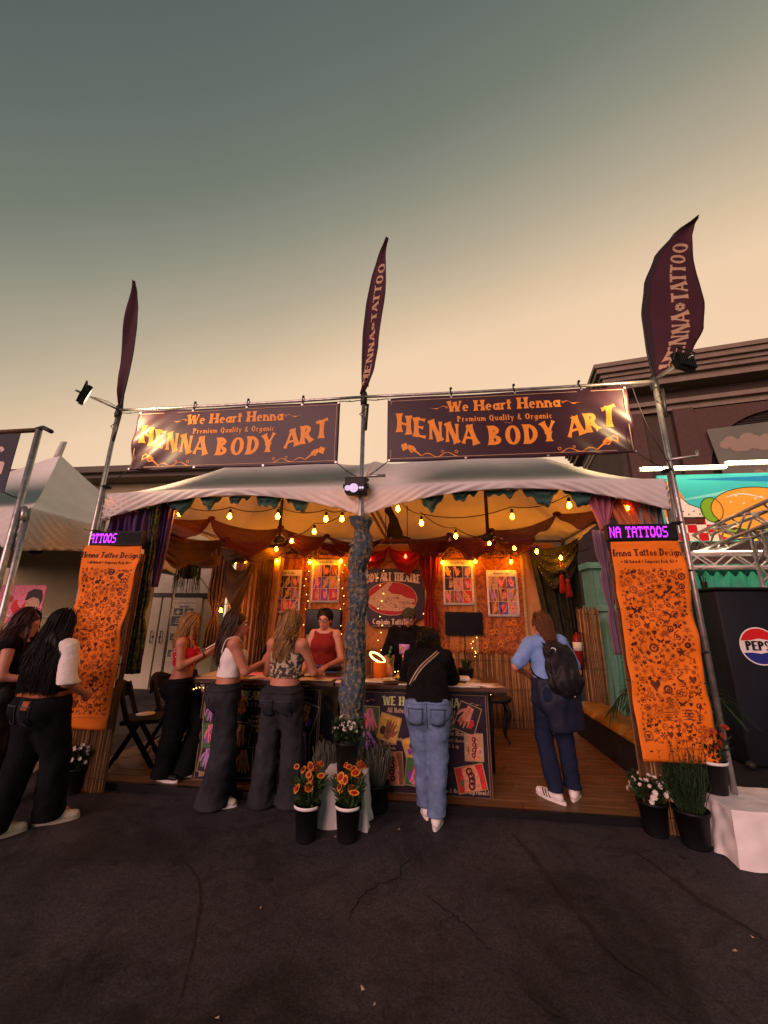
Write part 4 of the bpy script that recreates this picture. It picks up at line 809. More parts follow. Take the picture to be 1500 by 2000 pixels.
class Body:
    def __init__(s, H=1.66, lean=0.0, side=0.0, twist=0.0, head=(0, 0, 0), wide=1.0, male=False, **ov):
        k = H/1.66; s.k = k; s.wide = wide; s.male = male
        J = dict(pel=(0, 0, .93), wst=(0, .012, 1.06), chs=(0, .0, 1.23), sho=(0, -.012, 1.345), nek=(0, -.018, 1.395), hed=(0, .012, 1.53),
                 shR=(.155, -.015, 1.355), elR=(.20, -.03, 1.10), wrR=(.21, .06, .87), hpR=(.085, 0, .90), knR=(.095, .025, .49), anR=(.10, -.015, .09))
        for q in ('sh', 'el', 'wr', 'hp', 'kn', 'an'): v = J[q+'R']; J[q+'L'] = (-v[0], v[1], v[2])
        if male:
            for q in ('shR', 'shL', 'elR', 'elL', 'wrR', 'wrL'): v = J[q]; J[q] = (v[0]*1.17, v[1], v[2])
        J = {q: np.array(v, float)*k for q, v in J.items()}
        Rt = rotm(-lean, side, twist); p0 = J['pel'].copy()
        for q in ('wst', 'chs', 'sho', 'nek', 'hed', 'shR', 'shL', 'elR', 'elL', 'wrR', 'wrL'):
            f = .55 if q == 'wst' else 1.0
            J[q] = p0+rotm(-lean*f, side*f, twist*f)@(J[q]-p0)
        for q, v in ov.items(): J[q] = np.array(v, float)
        s.J = J; s.Rt = Rt; s.Rh = rotm(*head); s.f = Rt@np.array([0, 1., 0]); s.u = Rt@np.array([0, 0, 1.])
    def torso(s, F, inf=0.0, w=1.0, bust=True, shoulders=True):
        J, k, W = s.J, s.k, s.wide; fl = (s.f, .70)
        fp = (np.array([0, 1., 0]), .78)
        F.cap(J['pel']-np.array([0, 0, .03*k]), J['wst'], .158*k*W+inf, (.122 if not s.male else .145)*k*W+inf, .05, fp)
        F.cap(J['wst'], J['chs'], (.120 if not s.male else .145)*k*W+inf, (.140 if not s.male else .168)*k*(W*.6+.4)+inf, .05, fl)
        F.cap(J['chs'], J['sho'], (.140 if not s.male else .168)*k*(W*.6+.4)+inf, .10*k+inf, .05, fl)
        if shoulders: F.cap(J['shL'], J['shR'], .052*k+inf, .052*k+inf, .05)
        if not s.male:
            for d in (-1, 1): F.ell(J['pel']+np.array([d*.078*k, -.072*k, -.045*k]), np.array([.088, .085, .10])*k*W+inf, None, .028)
        if bust and not s.male:
            x = s.Rt@np.array([1., 0, 0])
            for d in (-1, 1): F.ell(J['chs']+x*d*.07*k+s.f*.075*k-s.u*.0*k, np.array([.065, .06, .065])*k+inf*.8, None, .04)
    def legs(s, F, r=(.088, .058, .058, .040), inf=0.0, k=.04):
        J, q = s.J, s.k
        for d in 'LR':
            hp, kn, an = J['hp'+d], J['kn'+d], J['an'+d]; cf = kn+(an-kn)*.3+np.array([0, -.015, 0])
            F.cap(hp, kn, r[0]*q*s.wide+inf, r[1]*q+inf, k); F.cap(kn, cf, r[1]*q*.97+inf, r[2]*q+inf, k); F.cap(cf, an, r[2]*q+inf, r[3]*q+inf, k)
    def arms(s, F, inf=0.0, upto=2.0, which='LR', k=.03, r=(.047, .038, .036, .026)):
        J, q = s.J, s.k*(1.2 if s.male else 1.0)*(.7+.3*s.wide)
        for d in which:
            sh, el, wr = J['sh'+d], J['el'+d], J['wr'+d]; u1 = min(1, upto)
            F.cap(sh, sh+(el-sh)*u1, r[0]*q+inf, (r[0]+(r[1]-r[0])*u1)*q+inf, k)
            if upto > 1: u2 = upto-1; F.cap(el, el+(wr-el)*u2, r[2]*q*1.02+inf, (r[2]+(r[3]-r[2])*u2)*q+inf, k)
    def head(s, F):
        J, k, R = s.J, s.k, s.Rh; c = J['hed']; P = lambda x, y, z: c+R@(np.array([x, y, z])*k)
        F.cap(J['nek'], P(0, -.01, -.05), .052*k, .048*k, .03)
        F.ell(P(0, -.008, .02), np.array([.074, .092, .095])*k, R, .02); F.ell(P(0, .022, -.055), np.array([.054, .066, .062])*k, R, .03)
        F.cap(P(0, .086, .005), P(0, .104, -.03), .008*k, .013*k, .012); F.ell(P(0, .082, -.088), np.array([.022, .018, .018])*k, R, .015)
        F.ell(P(0, .088, -.058), np.array([.024, .012, .012])*k, R, .008); F.cap(P(-.035, .078, .022), P(.035, .078, .022), .012*k, .012*k, .015)
        for d in (-1, 1): F.ell(P(d*.076, -.005, -.008), np.array([.010, .02, .032])*k, R, .008)
    def skin(s, h=.011, hands=None):
        J = s.J; A = np.array(list(J.values())); F = Field(A.min(0)-.22, A.max(0)+.22, h)
        s.torso(F); s.legs(F, (.072, .040, .036, .030)); s.arms(F); s.head(F)
        for d in 'LR':
            an = J['an'+d]; F.cap(an, an+np.array([0, .14, -.05])*s.k, .035, .028, .03)
        V, Q = F.mesh(); hv, hq = [V], [Q]; n = len(V)
        for d in 'LR':
            hd = (hands or {}).get(d, {}); v, q = s.hand(d, **hd); hv.append(v); hq.append(q+n); n += len(v)
        return np.concatenate(hv), np.concatenate(hq)
    def hand(s, d, dir=None, nrm=None, curl=.5, thumb=.6):
        J = s.J; wr = J['wr'+d]; x = np.array(dir if dir is not None else wr-J['el'+d], float); x /= np.linalg.norm(x)
        n = np.array(nrm if nrm is not None else ((-1, 0, 0) if d == 'R' else (1, 0, 0)), float); n -= x*(n@x); n /= np.linalg.norm(n)+1e-9; y = np.cross(n, x)
        if (y[1] if abs(y[1]) > .3 else y[2]) < 0 and thumb > 0 and dir is None: y = -y
        k = s.k; c = wr+x*.045*k; F = Field(c-.17, c+.17, .0062); P = lambda u, v, w_: wr+(x*u+y*v+n*w_)*k
        F.cap(P(-.03, 0, 0), P(.02, 0, 0), .026*k, .027*k, .02); R = np.array([x, y, n]).T
        F.ell(P(.055, 0, 0), np.array([.052, .041, .018])*k, R, .02)
        for i, (v, L_) in enumerate(((.033, .066), (.012, .076), (-.010, .070), (-.030, .055))):
            a0 = P(.09, v, 0); c1 = curl*.9; b0 = a0+(x*math.cos(c1)+n*math.sin(c1)+y*v*2)*L_*.5*k; c2 = curl*2.0; e = b0+(x*math.cos(c2)+n*math.sin(c2))*L_*.5*k
            F.cap(a0, b0, .0095*k, .0088*k, .004); F.cap(b0, e, .0088*k, .0072*k, .004)
        b0 = P(.055, .058, .012); F.cap(P(.015, .03, .004), b0, .014*k, .0105*k, .01); F.cap(b0, b0+(x*.8+n*thumb*.6+y*.1)*.034*k, .010*k, .008*k, .004)
        return F.mesh()
    def box(s, pad=.2): A = np.array(list(s.J.values())); return A.min(0)-pad, A.max(0)+pad
def sk(name, VQ, mat, parent, fm=None):
    me = new_mesh(name, VQ[0], VQ[1], mat, fm, True); o = link(name, me, parent)
    md = o.modifiers.new('soften', 'SMOOTH'); md.factor = .5; md.iterations = 2
    return o
def pants(b, parent, mat, r=(.105, .088, .088, .095), hem=.04, top=1.03, fold=.006, seed=1, name='trousers', h=.0115, inf=.014, glute=0):
    F = Field(*b.box(.24), h); b.torso(F, inf, bust=False, shoulders=False)
    J, q = b.J, b.k
    for d in 'LR':
        hp, kn, an = J['hp'+d], J['kn'+d], J['an'+d]; e = an+(an-kn)/np.linalg.norm(an-kn)*(.075*q)
        F.cap(hp, kn, r[0]*q*b.wide, r[1]*q, .035); F.cap(kn, e, r[1]*q, r[3]*q, .03)
    if glute:
        for d in (-1, 1): F.ell(J['pel']+np.array([d*.083*q, -.088*q, -.055*q]), np.array([.098, .088, .108])*q*glute, None, .018)
    F.ripple(fold, 30, seed, .7); F.ripple(fold*.7, 62, seed+50, 1.3); F.plane((0, 0, top*q), (0, -.06, 1)); F.plane((0, 0, hem), (0, 0, -1))
    return sk(name, F.mesh(), mat, parent)
def shirt(b, parent, mat, inf=.016, sleeve=.55, hem=.95, neck=.085, fold=.005, seed=2, name='top', cuts=(), shoulders=True, bust=True, neckup=.02, sl_inf=.018, h=.0105, flare=0.0):
    F = Field(*b.box(.24), h); b.torso(F, inf, bust=bust, shoulders=shoulders)
    if flare: F.cap(b.J['wst'], b.J['pel'], .14*b.k*b.wide+flare, .165*b.k*b.wide+flare, .05, (np.array([0, 1., 0]), .8))
    if sleeve: b.arms(F, sl_inf, sleeve)
    F.ripple(fold, 30, seed, .7); F.ripple(fold*.7, 60, seed+40, 1.4)
    up = b.u; p = b.J['pel']+(b.J['chs']-b.J['pel'])/np.linalg.norm(b.J['chs']-b.J['pel'])*((hem-.93)*b.k)
    F.plane(p, -((b.J['chs']-b.J['pel'])*.6+np.array([0, 0, .3])) if hem > .97 else (0, 0, -1))
    F.ell(b.J['nek']+up*neckup*b.k+b.f*.02*b.k, (neck*b.k, neck*b.k, neck*b.k*.8), None, 0, True)
    for p, n in cuts: F.plane(p, n)
    return sk(name, F.mesh(), mat, parent)
def shoes(b, parent, mat, sole, yaw=(0, 0), stripes=None, lift=(0, 0), size=1.0):
    for d, ya, lf in (('L', yaw[0], lift[0]), ('R', yaw[1], lift[1])):
        an = b.J['an'+d]; k = b.k*size; f = np.array([-math.sin(ya), math.cos(ya), 0.]); sd = np.array([f[1], -f[0], 0]); z0 = an[2]-.09*b.k
        Rp = rotm(-lf, 0, 0)
        heel = np.array([an[0], an[1], z0])-f*.055*k
        F = Field(heel+np.array([-.25, -.25, -.1]), heel+np.array([.3, .3, .25]), .0095)
        F.cap(heel+f*.03*k+np.array([0, 0, .045]), heel+f*.10*k+np.array([0, 0, .05]), .036*k, .038*k, .03); F.cap(heel+f*.10*k+np.array([0, 0, .045]), heel+f*.225*k+np.array([0, 0, .032]), .04*k, .034*k, .03)
        F.cap(heel+f*.05*k+np.array([0, 0, .05]), heel+f*.055*k+np.array([0, 0, .095]), .036*k, .036*k, .02)
        F.plane((0, 0, z0+.022), (0, 0, -1)); so = sk('shoe', F.mesh(), mat, parent)
        pts = []
        for i in range(20):
            g = 2*PI*i/20; c = math.cos(g); wd = .043*k if c > -.2 else .037*k
            pts.append(heel+f*(.115+.148*c)*k+sd*wd*math.sin(g)*(1.05-.15*c*c))
        m = MB(); V = [p+np.array([0, 0, zz]) for zz in (0, .026) for p in pts]; n = 20
        m.add(V, [tuple(range(n))[::-1], tuple(range(n, 2*n))]+[(i, (i+1) % n, n+(i+1) % n, n+i) for i in range(n)])
        m.build('sole', sole, so)
        if stripes:
            m = MB()
            for e in (-1, 1):
                for i in range(3):
                    y0 = heel+f*(.085+.028*i)*k+sd*e*.0435*k+np.array([0, 0, .03]); y1 = heel+f*(.11+.028*i)*k+sd*e*.034*k+np.array([0, 0, .082]); m.tube([y0, (y0+y1)/2+sd*e*.004, y1], .005, 5)
            m.build('stripe', stripes, so)
def hair(b, parent, mat, L_=.45, n=230, wav=.012, width=.12, back=.13, seed=1, front=False, name='hair', part=0.0, r=.0062, swing=(0, 0), side=1.0, bun=None, core=True, lag=None):
    'core cap plus locks that lie over the skull and fall down the back'
    rr = random.Random(seed); c = b.J['hed']; k = b.k; R = b.Rh; P = lambda x, y, z: c+R@(np.array([x, y, z])*k)
    F = Field(c-.22, c+.22, .009)
    F.ell(P(0, -.018, .028), np.array([.086, .098, .098])*k, R, .02); F.ell(P(0, -.05, -.03), np.array([.078, .06, .085])*k, R, .03)
    F.plane(P(0, .062, .04), R@np.array([0, 1., -.75])); V, Q = F.mesh(); m = MB(); m.add(V, Q)
    if L_ > 0:
        bk = R@np.array([0, -1., 0]); bk = np.array([bk[0], bk[1], 0]); bk /= np.linalg.norm(bk)+1e-9; sd = np.array([-bk[1], bk[0], 0])
        ALLP, ALLR = [], []; r = r*.60; n = int(n*2.1)
        for i in range(n):
            az = rr.uniform(-1, 1); az = az*(2.25 if front else 1.75)*side; e = rr.uniform(0, 1); lay = (rr.uniform(0, .014) if rr.random() < .93 else rr.uniform(.01, .035))*k
            d = R@np.array([math.sin(az), -math.cos(az), 0]); P_ = []
            for t in (0, .25, .5, .75, 1.0):
                th = (.15+e*.25)+t*(1.62-.15-e*.25); rad = np.array([.088, .104, .104])*k+lay
                loc = np.array([math.sin(az)*math.sin(th)*rad[0], -math.cos(az)*math.sin(th)*rad[1], math.cos(th)*rad[2]]); P_.append(c+R@(loc+np.array([part*.02, -.012, .028])*k))
            p = P_[-1]; Ln = L_*rr.uniform(.72, 1.06)*k; ph = rr.uniform(0, 6); u = math.sin(az); tgt = c+bk*(back+lay*1.2+.018*rr.random())*k*max(.25, math.cos(az*.62))+sd*u*width*k+np.array(lag or (0, 0, 0))*k
            if abs(az) > 1.9: tgt = c-bk*.05*k+sd*(1 if u > 0 else -1)*.105*k
            ns = 7
            for j in range(1, ns+1):
                t = j/ns; q = p*(1-min(1, t*1.6))+tgt*min(1, t*1.6); z = p[2]-Ln*t
                w_ = wav*math.sin(t*9+ph)*min(1, t*2); P_.append(np.array([q[0]+w_+swing[0]*t*t, q[1]+wav*.7*math.cos(t*8+ph)+swing[1]*t*t, z]))
            rs = [r*.8]+[r*rr.uniform(.7, 1.3)]*(len(P_)-4)+[r, r*.7, r*.25]
            ALLP.append(P_); ALLR.append(rs)
        m.strands(ALLP, ALLR)
        if core:
            tp = P(0, -.06, -.06); lo = c+bk*(back-.035)*k+np.array(lag or (0, 0, 0))*k; F = Field(np.minimum(tp, lo)-np.array([.25, .25, L_+.1]), np.maximum(tp, lo)+.25, .012)
            e = lo+np.array([swing[0], swing[1], -L_*.78*k-.02]); mid = lo+np.array([0, 0, -.16*k])
            F.cap(tp, mid, .075*k, min(width*.75, .10)*k, .03, (bk, .38)); F.cap(mid, e, width*.75*k, width*.42*k, .03, (bk, .22)); V, Q = F.mesh(); m.add(V, Q)
    return m.build(name, mat, parent, True)
def face(b, parent, brow='hair_black', glasses=None, lips=None):
    c = b.J['hed']; k = b.k; R = b.Rh; P = lambda x, y, z: c+R@(np.array([x, y, z])*k); m = MB()
    for d in (-1, 1):
        m.cur = 0; m.ball(P(d*.031, .076, .003), .0125*k, 8, 6); m.cur = 1; m.ball(P(d*.031, .0835, .003), .0065*k, 7, 5)
        m.cur = 2; m.tube([P(d*.014, .091, .024), P(d*.032, .09, .030), P(d*.05, .078, .025)], [.004*k, .0055*k, .003*k], 5)
    m.cur = 3; m.tube([P(-.024, .092, -.058), P(-.009, .1005, -.055), P(0, .1, -.057), P(.009, .1005, -.055), P(.024, .092, -.058)], [.002, .0062*k, .006*k, .0062*k, .002], 6); m.tube([P(-.02, .093, -.062), P(0, .101, -.067), P(.02, .093, -.062)], [.002, .007*k, .002], 6)
    m.build('face_features', ['white', 'hair_black', brow, lips or 'lip'], parent, True)
    if glasses:
        m = MB()
        for d in (-1, 1):
            m.tube([P(d*.032+.025*math.cos(g), .102, .002+.021*math.sin(g)) for g in [2*PI*i/14 for i in range(15)]], .0022*k, 5); m.tube([P(d*.057, .1, .006), P(d*.08, .05, .008), P(d*.082, -.01, 0)], .0028*k, 5)
        m.tube([P(-.008, .105, .005), P(.008, .105, .005)], .003*k, 5); m.build('glasses', glasses, parent, True)
def strap(parent, pts, w_, mat, name='strap', n=None, th=.004):
    'flat band along a path; n = outward direction'
    P = smooth_path(pts, 5); m = MB(); V = []
    for i, p in enumerate(P):
        t = P[min(i+1, len(P)-1)]-P[max(i-1, 0)]; t /= np.linalg.norm(t)+1e-9
        o = np.array(n, float) if n is not None else np.array([p[0], p[1], 0]); o -= t*(o@t); o /= np.linalg.norm(o)+1e-9; sd = np.cross(t, o)
        V += [p+sd*w_/2+o*th, p-sd*w_/2+o*th, p-sd*w_/2-o*th, p+sd*w_/2-o*th]
    k = len(P); F = [(4*i+a_, 4*i+(a_+1) % 4, 4*i+4+(a_+1) % 4, 4*i+4+a_) for i in range(k-1) for a_ in range(4)]+[(3, 2, 1, 0), (4*k-4, 4*k-3, 4*k-2, 4*k-1)]
    m.add(V, F); return m.build(name, mat, parent, True)
def on_surface(o, pts, d, gap=.003, start=1.0):
    'points of a patch carried along d until they meet the cloth'
    me = o.data; bv = BVHTree.FromPolygons([v.co[:] for v in me.vertices], [p.vertices[:] for p in me.polygons]); d = Vector(d).normalized(); R_ = []
    for p in pts:
        h_ = bv.ray_cast(Vector(p)-d*start, d); R_.append(np.array(h_[0]-d*gap) if h_[0] is not None else np.array(p, float))
    return R_
def patch(o, name, x0, x1, z0, z1, d, mat, nx=5, nz=5, taper=0.0, gap=.004, tilt=0.0, y=0.0):
    P = []
    for j in range(nz+1):
        for i in range(nx+1):
            u, v = i/nx, j/nz; xx = x0+(x1-x0)*u; zz = z0+(z1-z0)*v
            xm = (x0+x1)/2; xx = xm+(xx-xm)*(1-taper*(1-v))
            if v == 0: zz -= 0
            P.append((xx+tilt*(v-.5), y, zz-(taper*.08*(1-abs(2*u-1)) if j == 0 else 0)))
    P = on_surface(o, P, d, gap); m = MB(); m.add(P, [(j*(nx+1)+i, j*(nx+1)+i+1, (j+1)*(nx+1)+i+1, (j+1)*(nx+1)+i) for j in range(nz) for i in range(nx)])
    ob = m.build(name, mat, o, True, thick=.004); return ob
M('lip', (.33, .09, .08), .45); M('seam', (.05, .06, .09), .8); M('leather_tan', (.25, .07, .025), .6, var=.2)
M('shoe_cream', (.55, .47, .38), .6, var=.15, vs=14); M('shoe_sole', (.50, .44, .37), .6, var=.1); M('shoe_white', (.74, .70, .68), .5, var=.06); M('cap_green', (.035, .04, .02), .8, var=.3, vs=18); M('strap_tan', (.42, .30, .22), .7, var=.1); M('navy_jacket', (.010, .013, .032), .6, var=.2, vs=8, bump=.3, bs=50); M('bag_black', (.010, .010, .012), .55, var=.3, vs=8, bump=.3, bs=60)
# ---------------------------------------------------------------- drapery
for nm, c, kw in (('dr_teal', (.035, .10, .085), dict(trans=.2)), ('dr_maroon', (.11, .014, .014), dict(trans=.3, alpha=.66)), ('dr_plum', (.11, .02, .04), dict(trans=.3, alpha=.62)), ('dr_purple', (.075, .028, .12), dict(trans=.15)), ('dr_pink', (.42, .13, .19), dict(trans=.25)), ('dr_orange', (.55, .16, .06), dict(trans=.3)), ('dr_brown', (.15, .075, .035), dict(trans=.1)), ('dr_taupe', (.10, .065, .04), {}), ('dr_tan', (.36, .18, .08), dict(trans=.15)), ('dr_red', (.33, .012, .010), dict(trans=.35)), ('dr_mauve', (.20, .12, .19), dict(trans=.15)), ('dr_grey', (.22, .22, .20), dict(trans=.15))):
    M(nm, c, .75, var=.22, vs=5, bump=.2, bs=25, sheen=.2, **kw)
M('dr_green', (.030, .034, .018), .75, col2=(.012, .016, .009), vs=14, thr=(.4, .6), bump=.3, bs=30); M('dr_floral', (.055, .078, .098), .85, col2=(.22, .18, .115), vs=24, thr=(.52, .60), bump=.2, bs=90); M('dr_fern', (.10, .12, .025), .7, col2=(.03, .02, .035), vs=26, thr=(.45, .55), bump=.3, bs=25)
M('sequin', (.25, .30, .15), .3, metal=.7)
def curtain(name, label, cat, top, bot, mat, nf=7, amp=.03, pinch=(), nu=70, nv=30, th=.003, group=None, mb=None, seed=0, flare=0.0):
    'cloth between a top line and a bottom line, gathered in folds; pinch = (height 0..1, width there, softness)'
    top = [np.array(p, float) for p in top]; bot = [np.array(p, float) for p in bot]; L_ = lambda Q, u: Q[0]*(1-u)+Q[-1]*u if len(Q) == 2 else (Q[0]*(1-u)**2+Q[1]*2*u*(1-u)+Q[2]*u*u)
    d = top[-1]-top[0]; n = np.array([d[1], -d[0], 0.]); n /= np.linalg.norm(n)+1e-9
    def fn(u, v):
        vv = 1-v; w_ = 1.0
        for h_, k, s in pinch: w_ = min(w_, 1-(1-k)*math.exp(-((v-h_)/s)**2))
        uu = .5+(u-.5)*w_; p = L_(bot, uu)*(1-v)+L_(top, uu)*v
        f = math.sin(u*nf*2*PI+seed)+.45*math.sin(u*nf*4.7*PI+seed*2+v*2)+.3*math.sin(u*nf*1.3+v*6+seed)
        return p+n*amp*f*(.45+.55*w_)*(.7+.5*vv)
    m = mb or MB(); m.grid(fn, nu, nv)
    if mb: return
    c = (bot[0]+bot[-1])/2; o = m.build(name, mat, None, True, thick=th); return tag(o, label, cat, group)
def swag(m, A, B, d0, d1, amp=.02, nf=5, out=(0, -1, 0), depth=.06, nu=36, nv=12, seed=0):
    A = np.array(A, float); B = np.array(B, float); o = np.array(out, float)
    def fn(u, v):
        p = A*(1-u)+B*u; e = 4*u*(1-u); q = p-np.array([0, 0, d0*e+(d1-d0)*e**.8*v]); return q+o*(depth*e*math.sin(v*PI*.9)+amp*math.sin(v*nf*PI+seed+u*3)*(.4+e*.6))-np.array([0, 0, .02*v+v*.035*math.sin(u*9+seed*1.7)*e+v*.018*math.sin(u*23+seed)])
    m.grid(fn, nu, nv)
def swagline(name, label, pts, d0, d1, mat, amp=.018, nf=5, depth=.06, out=(0, -1, 0), seed=0):
    m = MB()
    for i in range(len(pts)-1): swag(m, pts[i], pts[i+1], d0*(1+.25*math.sin(i*2.3+seed)), d1*(1+.3*math.sin(i*1.7+seed)), amp, nf, out, depth, seed=i+seed)
    for p in pts[1:-1]: m.ball(p, (.05, .03, .03), 8, 6)
    return tag(m.build(name, mat, None, True, thick=.003), label, 'drape')
swagline('teal_garland', 'teal gauze scalloped along the left canopy edge inside the valance', [(x, .10, 2.97+.05*(1-((x+1.5)/1.5)**2)) for x in (-2.75, -2.35, -1.95, -1.6, -1.25, -.9, -.55)], .02, .17, 'dr_teal', depth=.05)
swagline('teal_garland', 'teal gauze scalloped along the right canopy edge inside the valance', [(x, .10, 2.97+.05*(1-((x-1.5)/1.5)**2)) for x in (.55, .9, 1.25, 1.65, 2.05, 2.45, 2.8)], .02, .17, 'dr_teal', depth=.05, seed=2)
swagline('sheer_swag', 'sheer maroon cloth looped under the left canopy roof', [(-2.85, .45, 2.92), (-2.05, .6, 2.84), (-1.45, 1.4, 2.90), (-.85, 1.75, 2.84), (-.1, 2.45, 2.92)], .07, .33, 'dr_maroon', amp=.045, nf=8, depth=.07)
swagline('sheer_swag', 'sheer plum cloth looped under the right canopy roof', [(2.92, .35, 2.95), (2.2, .75, 2.86), (1.55, 1.5, 2.84), (1.0, 1.95, 2.88), (.3, 2.5, 2.95)], .07, .30, 'dr_plum', amp=.045, nf=8, depth=.07, seed=4)
swagline('red_swag', 'red gauze swag glowing above the theatre sign', [(-.55, 2.62, 2.78), (.0, 2.62, 2.80), (.58, 2.62, 2.82)], .06, .34, 'dr_red', amp=.03, nf=6, depth=.08)
curtain('red_drape', 'long red drape tied beside the theatre sign', 'drape', [(.50, 2.66, 2.86), (.86, 2.66, 2.86)], [(.60, 2.66, 1.35), (.80, 2.66, 1.35)], 'dr_red', 4, .02, [(.45, .45, .15)])
M('moss', (.03, .04, .018), .9, var=.5, vs=30)
swagline('red_net', 'dark red netting bunched along the rear eave above the backdrop, left half', [(-2.4, 2.55, 2.93), (-1.75, 2.5, 2.90), (-1.2, 2.52, 2.92), (-.55, 2.5, 2.90)], .05, .24, 'dr_maroon', amp=.04, nf=9, depth=.08, seed=3)
swagline('red_net', 'dark red netting bunched along the rear eave above the backdrop, right half', [(.55, 2.5, 2.92), (1.15, 2.5, 2.90), (1.8, 2.52, 2.92), (2.4, 2.5, 2.93)], .05, .22, 'dr_maroon', amp=.04, nf=9, depth=.08, seed=6)
swagline('red_net', 'brown sheer netting slung low across the left canopy from the front pole', [(-2.9, .35, 2.80), (-2.2, 1.3, 2.72), (-1.6, 2.3, 2.80)], .10, .42, 'dr_brown', amp=.05, nf=9, depth=.08, seed=9)
for x0, x1, lb in ((-1.95, -.75, 'mossy green garland above the two left posters'), (.75, 2.2, 'mossy green garland above the two right posters')):
    m = MB(); r = random.Random(int(x1*10))
    for i in range(420):
        x = r.uniform(x0, x1); z = 2.74+.03*math.sin(x*6)+r.gauss(0, .03); y = BW-.10+r.gauss(0, .025); d = np.array([r.gauss(0, 1), r.gauss(0, 1), r.gauss(-.4, 1)]); d *= .06/np.linalg.norm(d); s = np.cross(d, [r.gauss(0, 1), 1, .2]); s *= .008/(np.linalg.norm(s)+1e-9); p = np.array([x, y, z]); m.add([p, p+d*.5+s, p+d, p+d*.5-s], [(0, 1, 2, 3)])
    o = m.build('garland', 'moss'); tag(o, lb, 'garland')
# left side of the stall
curtain('brown_drape', 'brown gathered drape hanging at the open left rear of the stall', 'drape', [(-2.95, 2.2, 2.84), (-2.60, 2.3, 2.84)], [(-2.92, 2.25, 1.15), (-2.70, 2.3, 1.15)], 'dr_brown', 5, .03, [(.30, .35, .10), (.72, .8, .1)])
curtain('tan_drape', 'tan burlap drape hanging left of the rust backdrop', 'drape', [(-2.62, 2.45, 2.80), (-2.05, 2.62, 2.84)], [(-2.60, 2.5, .45), (-2.10, 2.62, .45)], 'dr_tan', 7, .025)
m = MB(); swag(m, (-2.68, 2.0, 2.74), (-2.06, 2.2, 2.86), .10, .34, .035, 6, (0, -1, 0), .10); swag(m, (-2.62, 2.05, 2.70), (-2.14, 2.2, 2.70), .35, 1.02, .03, 5, (0, -1, 0), .16, 30, 22, 2)
tag(m.build('pouch_drape', 'dr_taupe', None, True, thick=.003), 'dark taupe cloth hanging in a deep pouch between gathered drapes', 'drape')
curtain('brown_drape', 'narrow brown drape tied in knots beside the tan burlap', 'drape', [(-2.22, 2.5, 2.82), (-1.98, 2.55, 2.82)], [(-2.18, 2.5, .9), (-2.0, 2.55, .9)], 'dr_brown', 4, .025, [(.47, .35, .06), (.25, .5, .08)])
curtain('patchwork_cloth', 'pale tan cloth strip hung at the left edge of the backdrop', 'drape', [(-2.02, 2.66, 2.72), (-1.84+.0, 2.66, 2.74)], [(-2.05, 2.66, 1.1), (-1.95, 2.66, 1.1)], 'tan_fabric', 2, .012)
curtain('purple_drape', 'purple drape tied along the front left pole', 'drape', [(-2.42, .16, 2.95), (-2.24, .16, 2.97)], [(-2.42, .2, 1.95), (-2.33, .2, 1.95)], 'dr_purple', 3, .025, [(.0, .5, .3)])
curtain('fern_drape', 'green leaf patterned cloth strip twisted beside the left design sheet', 'drape', [(-2.52, .12, 2.92), (-2.40, .12, 2.93)], [(-2.50, .14, 1.05), (-2.36, .14, 1.05)], 'dr_fern', 3, .03, [(.32, .5, .05), (.55, .55, .05), (.8, .6, .06)])
curtain('dark_drape', 'dark purple cloth bunched above the left LED sign', 'drape', [(-2.98, .08, 2.80), (-2.48, .10, 2.84)], [(-3.0, .10, 2.36), (-2.46, .10, 2.36)], 'dr_purple', 5, .035)
m = MB(); m.lathe([(.05, .03), (.20, .05), (.22, -.05), (.14, -.11), (.04, -.12)], (-2.62, 1.5, 2.46), 18); tg = m.build('basket', 'dr_brown', None, True); tag(tg, 'round brown wicker lamp basket hung by the brown drapes', 'basket')
t = thing('hanging_planter', 'dark trailing plant in a hanging pot at the open left side', 'plant', (-2.52, 1.0, 2.22)); m = MB(); m.lathe([(.06, -.10), (.10, -.06), (.11, .06), (.105, .08)], (0, 0, 0), 16); m.build('pot', 'plastic_black', t, True)
m = MB(); r = random.Random(2)
for i in range(3): m.tube([(.1*math.cos(i*2.1), .1*math.sin(i*2.1), .07), (0, 0, .62)], .003, 4)
m.build('cord', 'gold_line', t); m = MB()
for i in range(60):
    a0 = r.uniform(0, 6.3); L_ = r.uniform(.1, .42); P = [(.09*math.cos(a0), .09*math.sin(a0), .08), (.14*math.cos(a0), .14*math.sin(a0), .06), (.15*math.cos(a0)+r.uniform(-.03, .03), .15*math.sin(a0), .06-L_)]; m.tube(P, [.004, .006, .003], 4)
m.build('foliage', 'leaf_dark', t)['kind'] = 'stuff'
